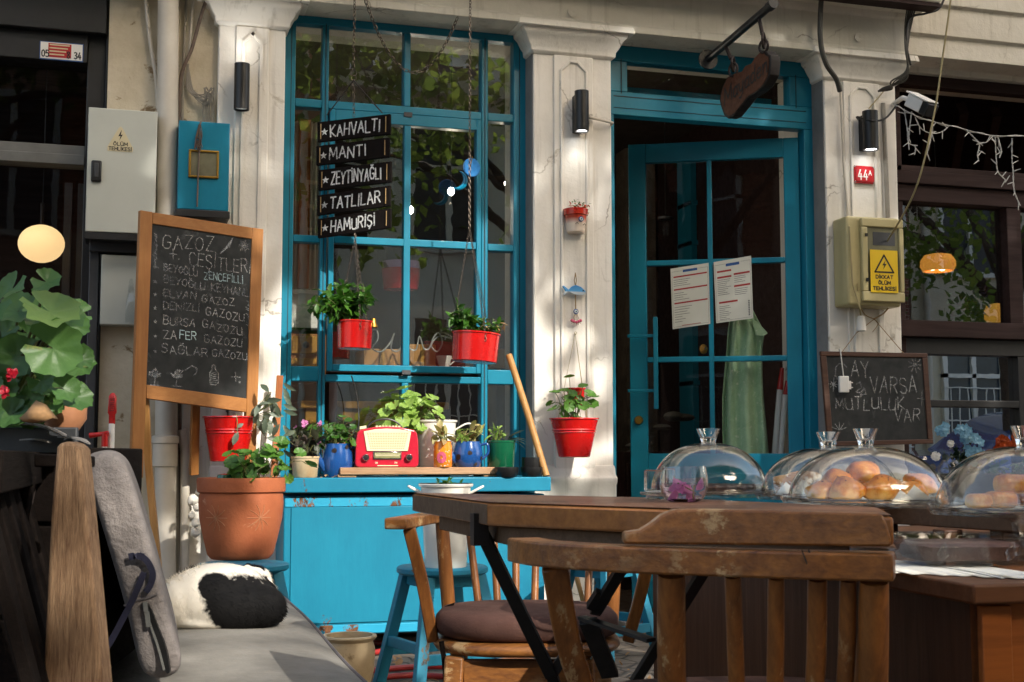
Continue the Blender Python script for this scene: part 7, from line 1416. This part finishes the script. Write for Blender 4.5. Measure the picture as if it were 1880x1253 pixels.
o = thing('glass_napkin_holder', 'clear moulded glass napkin holder left of the tumbler', 'napkin holder', pz(1210, 917, TZ + .001)); q = pz(1210, 917, TZ + .001); k = mpp(q); fm = M.Translation(q) @ M.Rotation(-YAW, 4, 'Z')
MB().box((-34 * k, -14 * k, 8 * k), (34 * k, 14 * k, 14 * k), fm).build('tray', m['crystal'], o, .002); MB().box((-28 * k, -10 * k, 14.5 * k), (28 * k, -4 * k, 54 * k), fm).build('panel', m['crystal'], o, .006, seg=3); MB().box((-24 * k, 4 * k, 14.5 * k), (28 * k, 10 * k, 54 * k), fm).build('panel', m['crystal'], o, .006, seg=3); MB().box((-24 * k, -8 * k, 0), (24 * k, 8 * k, 7.5 * k), fm).build('foot', m['crystal'], o, .002)

# ---------------------------------------------------------------- the counter and its cakes
KZ = .667; K, Lk = cc(.592, 1.70, KZ), cc(.285, 3.0, KZ); sd = (Lk - K).normalized(); fd = V((-sd.y, sd.x, 0)); fd = -fd if fd.dot(RT) < 0 else fd
co_ = thing('wooden_counter', 'reddish brown wooden serving counter with overhanging top on the right', 'counter', (K.x, K.y, 0)); Wd = 1.3
MB().prism([K, Lk, Lk + fd * Wd, K + fd * Wd], (0, 0, -.026)).build('top', m['countertop'], co_, .004)
Ki, Li = K + sd * .03 + fd * .025, Lk - sd * .03 + fd * .025
def panel(a, c, z0, z1, inw, mt_, nm, bv=.002): MB().prism([V((a.x, a.y, z0)), V((c.x, c.y, z0)), V((c.x, c.y, z1)), V((a.x, a.y, z1))], inw).build(nm, mt_, co_, bv)
panel(Ki, Li, .03, KZ - .027, fd * .02, m['counter_shade'], 'side_panel'); panel(Ki - sd * .0, Ki + fd * Wd * .95, .03, KZ - .027, sd * .02 - fd * .0, m['counter'], 'front_panel')
panel(Li + fd * .02, Li + fd * Wd * .95, .03, KZ - .027, -sd * .02, m['counter_shade'], 'back_panel'); MB().prism([V((q.x, q.y, .03)) for q in (Ki, Li, Li + fd * Wd * .95, Ki + fd * Wd * .95)], (0, 0, .02)).build('bottom', m['counter_shade'], co_)
MB().strip([V((Ki.x, Ki.y, .05)) - sd * .003 + fd * .022, V((Ki.x, Ki.y, KZ - .03)) - sd * .003 + fd * .022], fd, .044, .012).build('corner_stile', m['counter'], co_, .002)
# paper lining
b = MB(); n = 30; ed0 = [pz(lerp(1600, 1960, i / n), 1050 + i * .55 + rnd() * 1.6, KZ + .0015) for i in range(n + 1)]; ed1 = [q + sd * .30 + fd * .02 for q in ed0]; 
b.loft([ed0, [q.lerp(r, .3) + ZZ * rnd(.0005, .003) for q, r in zip(ed0, ed1)], ed1], False, False); tag(b.build('paper_lining', m['napkin'], None, solid=.0008), 'torn white paper sheet lining the counter top under the dish', 'paper')
q = pz(1754, 1036, KZ + .003); k = mpp(q); o = thing('baking_dish', 'clear rectangular glass dish of dark brownie on white paper', 'dish', q); fm = M.Translation(q) @ M.Rotation(-YAW + R(3), 4, 'Z')
def rrect(w, d, z, r=.02, n=6):
    out = []
    for cx, cy, a0 in ((w - r, d - r, 0), (-w + r, d - r, 90), (-w + r, -d + r, 180), (w - r, -d + r, 270)):
        for i in range(n + 1): a = R(a0 + 90 * i / n); out.append(fm @ V((cx + r * math.cos(a), cy + r * math.sin(a), z)))
    return out
w0, w1 = 88 * k, 108 * k
b = MB(); b.loft([rrect(w0 - .003, .06, .002), rrect(w0, .062, .003), rrect(w1 - .006, .078, .038), rrect(w1 + .006, .086, .041), rrect(w1 + .006, .086, .044), rrect(w1 - .01, .074, .042), rrect(w0 - .005, .058, .008), rrect(w0 - .01, .05, .006)]); b.build('glass_dish', m['clear'], o)
b = MB(); b.loft([rrect(w0 - .006, .057, .0095), rrect(w0 + .006, .067, .030), rrect(w0 + .002, .063, .034)]); b.v = [q_ + rdir() * .001 for q_ in b.v]; b.build('brownie', m['brownie'], o, ang=50)
for x, z in ((-66, 16), (58, 17)): b = MB(); c = fm @ V((x * k, -.069, z * k + .008)); b.add([c, c + V((.012, -.004, .018)), c + V((.02, 0, -.004)), c + V((.006, .003, -.016))], [(0, 1, 2, 3)]); b.build('cling_film', m['clear'], o, solid=.0005)
q = pd(1888, 1040, 1.98); q.z = KZ + .004; o = thing('glass_goblet_stand', 'clear glass stemmed stand on the counter right edge', 'glass stand', q); MB().lathe([(0, 0), (.045, 0), (.042, .005), (.012, .014), (.009, .03), (.02, .045), (.022, .06), (.01, .07), (.03, .08), (.05, .085), (.05, .088), (0, .084)], q, 32).build('stand', m['clear'], o)
# raised shelf board
rz_ = .733; Kr, Lr = pz(1868, 941, rz_), pz(1636, 929, rz_); o = thing('raised_shelf_board', 'thick dark wooden shelf board raised above the counter behind the brownie dish', 'shelf', Kr); rb = F0 * .34 + RT * -.05
MB().prism([Kr, Lr, Lr + rb, Kr + rb + RT * .5, Kr + RT * .5 + F0 * .06], (0, 0, -.036)).build('board', m['tabledk'], o, .003); b = MB()
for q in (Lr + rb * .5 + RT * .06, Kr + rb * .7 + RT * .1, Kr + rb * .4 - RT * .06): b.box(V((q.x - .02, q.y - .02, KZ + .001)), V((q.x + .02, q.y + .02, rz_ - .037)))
b.build('support', m['counter_shade'], o, .003)
def cake_stand(px, py, d, rpx, top_py, knob_py, label, fill):
    c = pd(px, py, d); k = mpp(c); r_ = rpx * k; zt_ = pd(px, top_py, d).z; zk = pd(px, knob_py, d).z; z = c.z; base = V((c.x, c.y, KZ + .002)); hz = z - base.z
    o = thing('domed_cake_stand', label, 'cake stand', base, 0, 'glass domed cake stands'); wv = lambda a, zz: .018 * math.cos(a * 36) if zz > hz - .004 else 0
    MB().lathe([(0, 0), (.05, 0), (.048, .004), (.02, .012), (.012, .022), (.011, hz * .55), (.018, hz * .75), (.03, hz - .014), (.05, hz - .011), (r_ * 1.06, hz - .006), (r_ * 1.1, hz + .009), (r_ * 1.085, hz + .009), (r_ * 1.04, hz - .001), (0, hz - .004)], base, 144, wav=wv).build('plate', m['clear'], o)
    hd_ = zt_ - z; n = 14; pr = [(r_ * math.cos(math.pi / 2 * i / n) ** .82, hz + .002 + hd_ * math.sin(math.pi / 2 * i / n) ** 1.05) for i in range(n)] + [(.012, hz + hd_)]
    dm = MB().lathe(pr, base, 56).build('dome', m['dome'], o, solid=.0022); kr = .5 * 48 * k * 2.35 / d * (d / 2.35); hk = zk - zt_
    MB().lathe([(0, hz + hd_ + .001), (14 * k, hz + hd_ + .001), (13 * k, hz + hd_ + .004), (14.5 * k, hz + hd_ + hk * .3), (23 * k, hz + hd_ + hk), (20 * k, hz + hd_ + hk), (12 * k, hz + hd_ + hk * .45), (0, hz + hd_ + hk * .4)], base, 24).build('knob', m['crystal'], dm); MB().tube([base + V((math.cos(i * .1309) * (r_ + .001), math.sin(i * .1309) * (r_ + .001), hz + .004)) for i in range(48)], .0028, 8, closed=True).build('rim', m['crystal'], dm)
    MB().lathe([(0, hz + .0005), (r_ * .8, hz + .0005), (r_ * .84, hz + .0045), (r_ * .8, hz + .002), (0, hz + .0015)], base, 60, wav=lambda a, zz: .03 * math.cos(a * 20)).build('doily', m['napkin'], o)
    for it in fill:
        kind, x, y, z_, s = it; q = base + RT * x * k + F0 * y * k + ZZ * (hz + .004 + z_ * k)
        if kind == 'bun':
            u = thing('bun', 'round golden bun inside a glass dome, one among several piled together', 'bun', q, 0, 'golden buns under the glass dome'); b = MB(); b.ball(q + ZZ * s * k * .5, (s * k, s * k * .95, s * k * .78), 22); b.v = [V((v_.x, v_.y, max(v_.z, q.z + .001))) for v_ in b.v]; b.v = [v_ + (v_ - q).normalized() * (.0022 * math.sin(v_.x * 95 + v_.z * 120 + x) + .0014 * math.sin(v_.y * 160 - v_.z * 210 + x * 2)) for v_ in b.v]; b.build('bread', m['bunskin'], u)
            b = MB()
            for i in range(9): v_ = rdir(.9); b.ball(q + ZZ * s * k * .62 + V((v_.x * s * k, v_.y * s * k * .95, v_.z * s * k * .72)), .0011, 5)
            b.build('seeds', m['choco'], u)
        elif kind == 'cake':
            u = thing('chocolate_cake', 'flat dark chocolate cake under the left glass dome', 'cake', q); MB().lathe([(0, 0), (s * k, 0), (s * 1.03 * k, 9 * k), (s * k, 13 * k), (0, 12 * k)], q, 90, wav=lambda a, zz: .02 * math.cos(a * 30)).build('cake', m['choco'], u)
        elif kind == 'roll':
            u = thing('sugared_roll', 'sugar dusted pastry roll under the rear glass dome', 'pastry', q, 0, 'sugared pastry rolls'); dr = (RT * 1 + F0 * y * .01).normalized(); b = MB(); b.tube(spline([q - dr * s * k + ZZ * 8 * k, q + ZZ * 11 * k, q + dr * s * k + ZZ * 9 * k], 5), [8 * k, 10 * k, 11 * k, 11 * k, 12 * k, 12 * k, 11 * k, 11 * k, 10 * k, 9 * k, 6 * k], 12); b.build('roll', m['sugar'], u)
        elif kind == 'chunk':
            u = thing('yellow_pastry', 'thick yellow pastry slice under the rightmost glass dome', 'pastry', q, 0, 'yellow pastry slices'); b = MB(); b.box(q + V((-s * k, -s * k * .6, 0)), q + V((s * k, s * k * .6, s * k * 1.05))); ob = b.build('slice', m['bunskin'], u, s * k * .42, seg=4)
        elif kind == 'napkin':
            u = thing('folded_napkin', 'pointed white paper napkin tucked under a glass dome', 'napkin', q, 0, 'paper napkins under domes'); b = MB(); b.add([q + RT * -s * k, q + RT * s * k * 1.1 - F0 * .004, q + ZZ * s * k * 1.05 + F0 * .012, q + RT * s * .3 * k + F0 * .03], [(0, 1, 2), (1, 3, 2), (0, 2, 3)]); b.build('paper', m['napkin'], u, solid=.0008)
cake_stand(1302, 906, 2.80, 106, 816, 787, 'leftmost glass domed cake stand holding a dark chocolate cake', [('cake', 0, 0, 0, 92)])
cake_stand(1523, 911, 2.68, 124, 824, 793, 'glass domed cake stand with sugared rolls half hidden behind the buns', [('roll', -72, -20, 14, 34), ('roll', -66, 10, 2, 32), ('roll', -40, 30, 20, 34), ('roll', 10, 20, 4, 36), ('napkin', -92, -70, 0, 22), ('napkin', -60, -60, 0, 26)])
cake_stand(1592, 921, 2.32, 141, 823, 787, 'front glass domed cake stand piled with golden seeded buns', [('bun', -92, -30, 0, 27), ('bun', -52, 10, 14, 31), ('bun', -50, -50, 0, 32), ('bun', 12, -45, 0, 34), ('bun', 0, 20, 30, 32), ('bun', 14, 30, 8, 28), ('bun', 78, -20, 0, 26), ('bun', 100, 10, 8, 33), ('bun', 60, 40, 4, 26), ('napkin', 62, -95, 0, 26), ('napkin', 36, -100, 0, 18)])
cake_stand(1884, 938, 2.13, 158, 823, 782, 'rightmost glass domed cake stand with yellow pastry slices cut by the frame', [('chunk', -92, -20, 0, 26), ('chunk', -50, -10, 0, 30), ('chunk', -20, 10, 26, 34), ('chunk', 20, -40, 0, 34), ('chunk', 70, 10, 0, 34), ('chunk', 50, 20, 28, 30), ('napkin', -22, -104, 0, 28)])
q = pd(1744, 878, 2.75); q.z = KZ + .16; o = thing('glass_teapot', 'little glass teapot with curved handle between the domes', 'teapot', q); k = mpp(q); c = pd(1744, 862, 2.75)
MB().lathe([(0, -22 * k), (16 * k, -22 * k), (22 * k, -12 * k), (22 * k, 4 * k), (14 * k, 16 * k), (12 * k, 17 * k), (19 * k, 4 * k), (19 * k, -11 * k), (0, -19 * k)], c, 24).build('body', m['clear'], o); MB().ball(c + ZZ * 21 * k, (6 * k, 6 * k, 5 * k), 12).build('lid_knob', m['clear'], o); MB().tube(spline([c + RT * -16 * k + ZZ * -8 * k, c + RT * -32 * k + ZZ * 10 * k, c + RT * -50 * k + ZZ * 22 * k, c + RT * -62 * k + ZZ * 18 * k], 6), .004, 8).build('handle', m['clear'], o); MB().lathe([(0, 0), (.03, 0), (.03, c.z - 22 * k - KZ - .004), (0, c.z - 22 * k - KZ - .004)], V((c.x, c.y, KZ + .002)), 20).build('warmer', m['clear'], o)
# ---------------------------------------------------------------- the street behind the camera (seen in the window glass, and shading the front)
zs9 = Zf(1560, 9, -.12)
MB().box((xL - 3, -.28, zs9), (xC1 + .1, .05, zs9 + 3)).build('upper_storey', m['plaster'], bld, .01); MB().box((xL - 3, -.27, zs9 - .02), (xC1 + .1, -.18, zs9 - .001)).build('soffit_boards', m['brown'], bld)
MB().box((xC1 + .12, -.6, zTop + .3), (RX + 1, .1, zTop + 3)).build('upper_storey', m['plaster'], rs, .01)  # unseen overhang, added to shade the wall below it
lit = [at(x, y) for x, y in ((338, 785), (400, 735), (462, 700), (470, 590), (530, 440), (640, 350), (760, 300), (958, 310), (985, 450), (995, 560), (1128, 545), (1124, 625), (1030, 660), (1008, 700), (1075, 725), (1122, 790), (1112, 850), (1040, 900), (1035, 1010), (1060, 1340), (460, 1340), (380, 1300), (215, 1250), (290, 1060), (320, 980))]
lit = [(p.x, p.z) for p in lit]
def inpoly(x, z):
    r = False
    for (x0, z0), (x1, z1) in zip(lit, lit[1:] + lit[:1]):
        if (z0 > z) != (z1 > z) and x < (x1 - x0) * (z - z0) / (z1 - z0) + x0: r = not r
    return r
def islit(p, mar=.0):
    t_ = p.y / SUN.y; x, z = p.x - SUN.x * t_, p.z - SUN.z * t_
    return inpoly(x + rnd() * .02, z + rnd() * .02)
rs_ = random.getstate(); random.seed(21)
TREES = []
for tx, ty, sx, lab in ((-2.2, -8.0, 3.2, 'broad leafy street tree left of the cafe opening'), (4.9, -8.6, 3.6, 'broad leafy street tree opposite the cafe window'), (11.2, -8.4, 3.4, 'broad leafy street tree opposite the brown shop')):
    o = thing('street_tree', lab, 'tree', (tx, ty, 0), 0, 'trees along the street'); b = MB(); b.tube(spline([V((tx, ty, -.1)), V((tx + .05, ty, 1.2)), V((tx - .08, ty + .1, 2.6)), V((tx, ty, 4.2))], 5), [.19, .18, .17, .16, .155, .15, .15, .145, .14, .135, .13, .12, .11, .1, .09, .08], 12)
    for i in range(9): a = i * .698 + rnd(); e = V((tx + math.cos(a) * sx * rnd(.5, .9), ty + math.sin(a) * 3.2 * rnd(.5, .9), rnd(4.2, 6.6))); st_ = V((tx, ty, rnd(2.4, 3.9))); b.tube(spline([st_, st_.lerp(e, .5) + ZZ * .4, e], 4), [.07, .065, .06, .05, .045, .04, .03, .025, .015], 7)
    b.build('trunk', m['bark'], o); TREES.append((tx, o, MB()))
def addleaf(p, lo, hi):
    d = rdir(-.3); nn_ = (SUN * 1.0 + rdir() * .8).normalized(); s = rnd(lo, hi); sd_ = d.cross(nn_)
    if sd_.length < .05: return 0
    sd_.normalize(); lf = min(TREES, key=lambda q: abs(q[0] - p.x))[2]; lf.add([p, p + d * s * .45 + sd_ * s * .32, p + d * s, p + d * s * .45 - sd_ * s * .32], [(0, 1, 2, 3)]); return 1
NF = 2200
k = 0
while k < 2500: addleaf(V((rnd(3.6, 9.5), 0, rnd(2.2, 5.2))) + SUN * (rnd(8.2, 12.4) / -SUN.y), .15, .27); k += addleaf(V((rnd(-5.5, 9), 0, rnd(2.5, 5.2))) + SUN * (rnd(8.2, 12.4) / -SUN.y), .15, .27)  # extra leaves added along the sun rays to shade the upper walls
k = guard = 0
while k < 19000 and guard < 400000:                       # high crowns keep the sun off the terrace except through one gap
    guard += 1; p = V((rnd(-5.5, 7.5), 0, rnd(-.6, 4.7))) + SUN * (rnd(6.6, 10.2) / -SUN.y)
    if p.z < 2.6 or (.14 < p.x / (6 - p.y) < .215 and (p.z - .83) / (6 - p.y) < .31 and random.random() < .8) or (islit(p) and random.random() < .995): continue
    k += addleaf(p, .15, .27)
k = guard = 0
while k < NF and guard < 100000:                          # thinner far crowns filter the light on the seats
    guard += 1; p = V((rnd(-6.5, 9), 0, rnd(-4.8, -.8))) + SUN * (rnd(12.8, 18) / -SUN.y)
    if .145 < p.x / (6 - p.y) < .2 and (p.z - .83) / (6 - p.y) < .31 and random.random() < .6: continue
    k += addleaf(p, .15, .27)
k = 0
CL = [V(((rnd(.2, .38) if i % 5 else rnd(.14, .2)) * (6 + y), -y, rnd(-.9, -.05) + .7 * y)) for i, y in enumerate([rnd(4.4, 8.6) for _ in range(16)])] + [V((rnd(8, 15), rnd(-11, -6), rnd(2.8, 7))) for _ in range(60)]
while k < 6500:                                           # lower boughs
    p = random.choice(CL) + rdir() * .55 * random.random() ** .5
    if islit(p) or (p.x < 7 and p.z < -.7 * p.y - 1.1): continue
    k += addleaf(p, .08, .16)
for tx, o, lf in TREES: lf.build('crown', m['tree'], o, flat=True)
random.setstate(rs_)
def house(name, label, x0, x1, y0, h, mt_, floors, wcol, seed, shutter=None, wz=1.9, dep=8.0):
    o = thing(name, label, 'building', ((x0 + x1) / 2, y0, 0), 0); MB().box((x0, y0 - dep, 0), (x1, y0, h)).build('wall', mt_, o); b = MB(); b.box((x0 - .1, y0 - dep, h + .001), (x1 + .1, y0 + .35, h + .25)); b.build('cornice', m['plaster'], o)
    n = max(2, int((x1 - x0) / 2.3)); fr_m = m['white']
    for fl in range(floors):
        z = 1.0 + fl * 3.0
        for i in range(n):
            xc = x0 + (i + .5) * (x1 - x0) / n; w = .62
            f = MB()
            for bx in ((xc - w, xc + w, z - .08, z), (xc - w, xc + w, z + wz, z + wz + .1), (xc - w, xc - w + .09, z, z + wz), (xc + w - .09, xc + w, z, z + wz), (xc - .04, xc + .04, z, z + wz), (xc - w, xc + w, z + wz * .62, z + wz * .62 + .07)): f.box((bx[0], y0 + .001, bx[2]), (bx[1], y0 + .08, bx[3]))
            f = f.build('window', fr_m, o); MB().box((xc - w + .05, y0 + .01, z), (xc + w - .05, y0 + .02, z + wz)).build('pane', simple('street window', C('4a5560'), C('30383f'), .1, 1, 0) if (fl + i) == 0 else m['darkmetal'], f)
            if shutter and fl >= 1:
                s = MB()
                for k in range(18): s.box((xc - w - .5, y0 + .02, z + k * .11), (xc - w, y0 + .05, z + k * .11 + .08)); s.box((xc + w, y0 + .02, z + k * .11), (xc + w + .5, y0 + .05, z + k * .11 + .08))
                s.build('shutter', shutter, f)
            if fl == 0:
                g = MB()
                for k in range(7): g.tube([V((xc - w + .1 + k * .17, y0 + .14, z - .05)), V((xc - w + .1 + k * .17, y0 + .14, z + 1.0))], .012, 6)
                for zz in (.0, .45, 1.0): g.tube([V((xc - w, y0 + .14, z + zz)), V((xc + w, y0 + .14, z + zz))], .012, 6)
                g.build('railing', m['white'], f)
    d = MB(); xd = x0 + .25; d.tube([V((xd, y0 + .1, 0)), V((xd, y0 + .1, h))], .06, 10); d.tube([V((x1 - .3, y0 + .1, 0)), V((x1 - .3, y0 + .1, h))], .05, 10); d.build('downpipe', m['pipe'], o); return o
house('apartment_house', 'salmon apartment house with slatted orange shutters across the street', -6, 2.75, -13.2, 8.6, simple('salmon render', C('cfa489'), C('b58a70'), .9, 2, .3), 3, None, 1, simple('orange shutter', C('b5693f'), C('a05a34'), .6, 5, .1))
house('apartment_house', 'two storey pale grey house across the street from the window', 2.95, 9.6, -13.0, 6.3, simple('pale grey render', C('eeebe4'), C('dad6cd'), .9, 2, .3), 2, None, 2)
house('apartment_block', 'tall pale apartment block behind the pale grey house across the street', -14, 27, -19.5, 9.4, simple('white render', C('e2ddd2'), C('c9c2b6'), .9, 1.5, .2), 3, None, 5, dep=9)
bk_ = NT('red brick'); co = bk_.coord((1, 1, 1), (R(90), 0, 0)); tx = bk_.new('ShaderNodeTexBrick'); tx.inputs['Scale'].default_value = 4.2; tx.inputs['Color1'].default_value = C('8d5443'); tx.inputs['Color2'].default_value = C('74402f'); tx.inputs['Mortar'].default_value = C('a89a8a'); bk_.link(co, tx.inputs[0]); bk_.base(tx.outputs[0]); bk_.set(Roughness=.9)
house('apartment_house', 'red brick house with white window frames across from the brown shop', 9.8, 12.6, -12.8, 9.5, bk_.m, 3, None, 3)
house('apartment_house', 'cream rendered house with grilled windows across from the brown shop', 12.7, 22, -12.9, 9.0, simple('cream render', C('d9cfb9'), C('c4b89f'), .9, 2, .3), 3, None, 4)
# parked car
cx, cy = 12.0, -8.9; car = thing('parked_car', 'blue hatchback car parked across the street', 'car', (cx, cy, 0)); cm = simple('blue car paint', C('3d5fa8'), C('36569a'), .18, 1, 0, coat=1, metal=.3)
sec = [(-2.1, .35, .62), (-2.05, .3, .85), (-1.2, .28, .95), (1.5, .28, .98), (2.05, .32, .8), (2.1, .4, .55)]; rings = []
for x, zl_, zh in sec: rings.append([V((cx + x, cy + y, z)) for y, z in ((-.82, zl_), (-.86, (zl_ + zh) / 2), (-.78, zh), (.78, zh), (.86, (zl_ + zh) / 2), (.82, zl_))])
MB().loft(rings).build('body', cm, car, .03); rings = []
for x, zh, w in ((-1.25, .94, .74), (-.6, 1.38, .62), (-.3, 1.46, .6), (.9, 1.46, .6), (1.4, 1.36, .6), (1.95, .95, .72)): rings.append([V((cx + x, cy + y, z)) for y, z in ((-w - .03, .93), (-w, zh), (w, zh), (w + .03, .93))])
MB().loft(rings).build('cabin', cm, car, .03); b = MB()
for s in (-1, 1): b.prism([V((cx + x, cy + s * .71, z)) for x, z in ((-1.0, .98), (-.55, 1.34), (.1, 1.38), (.1, .98))], (0, s * .02, 0)); b.prism([V((cx + x, cy + s * .71, z)) for x, z in ((.18, .98), (.18, 1.38), (1.2, 1.33), (1.5, .98))], (0, s * .02, 0))
b.build('side_window', m['black'], car)
for x in (-1.35, 1.3):
    for s in (-1, 1):
        w_ = MB().lathe([(.2, -.1), (.3, -.1), (.32, -.06), (.32, .06), (.3, .1), (.2, .1)], V((cx + x, cy + s * .76, .32)), 28, M.Rotation(R(90), 3, 'X')).build('tyre', m['black'], car); MB().lathe([(0, -.09), (.2, -.1), (.2, .1), (0, .09)], V((cx + x, cy + s * .76, .32)), 20, M.Rotation(R(90), 3, 'X')).build('rim', m['chrome'], w_)
for s in (-1, 1): MB().ball(V((cx - 2.02, cy + s * .6, .68)), (.08, .16, .09), 12).build('headlight', m['chrome'], car)
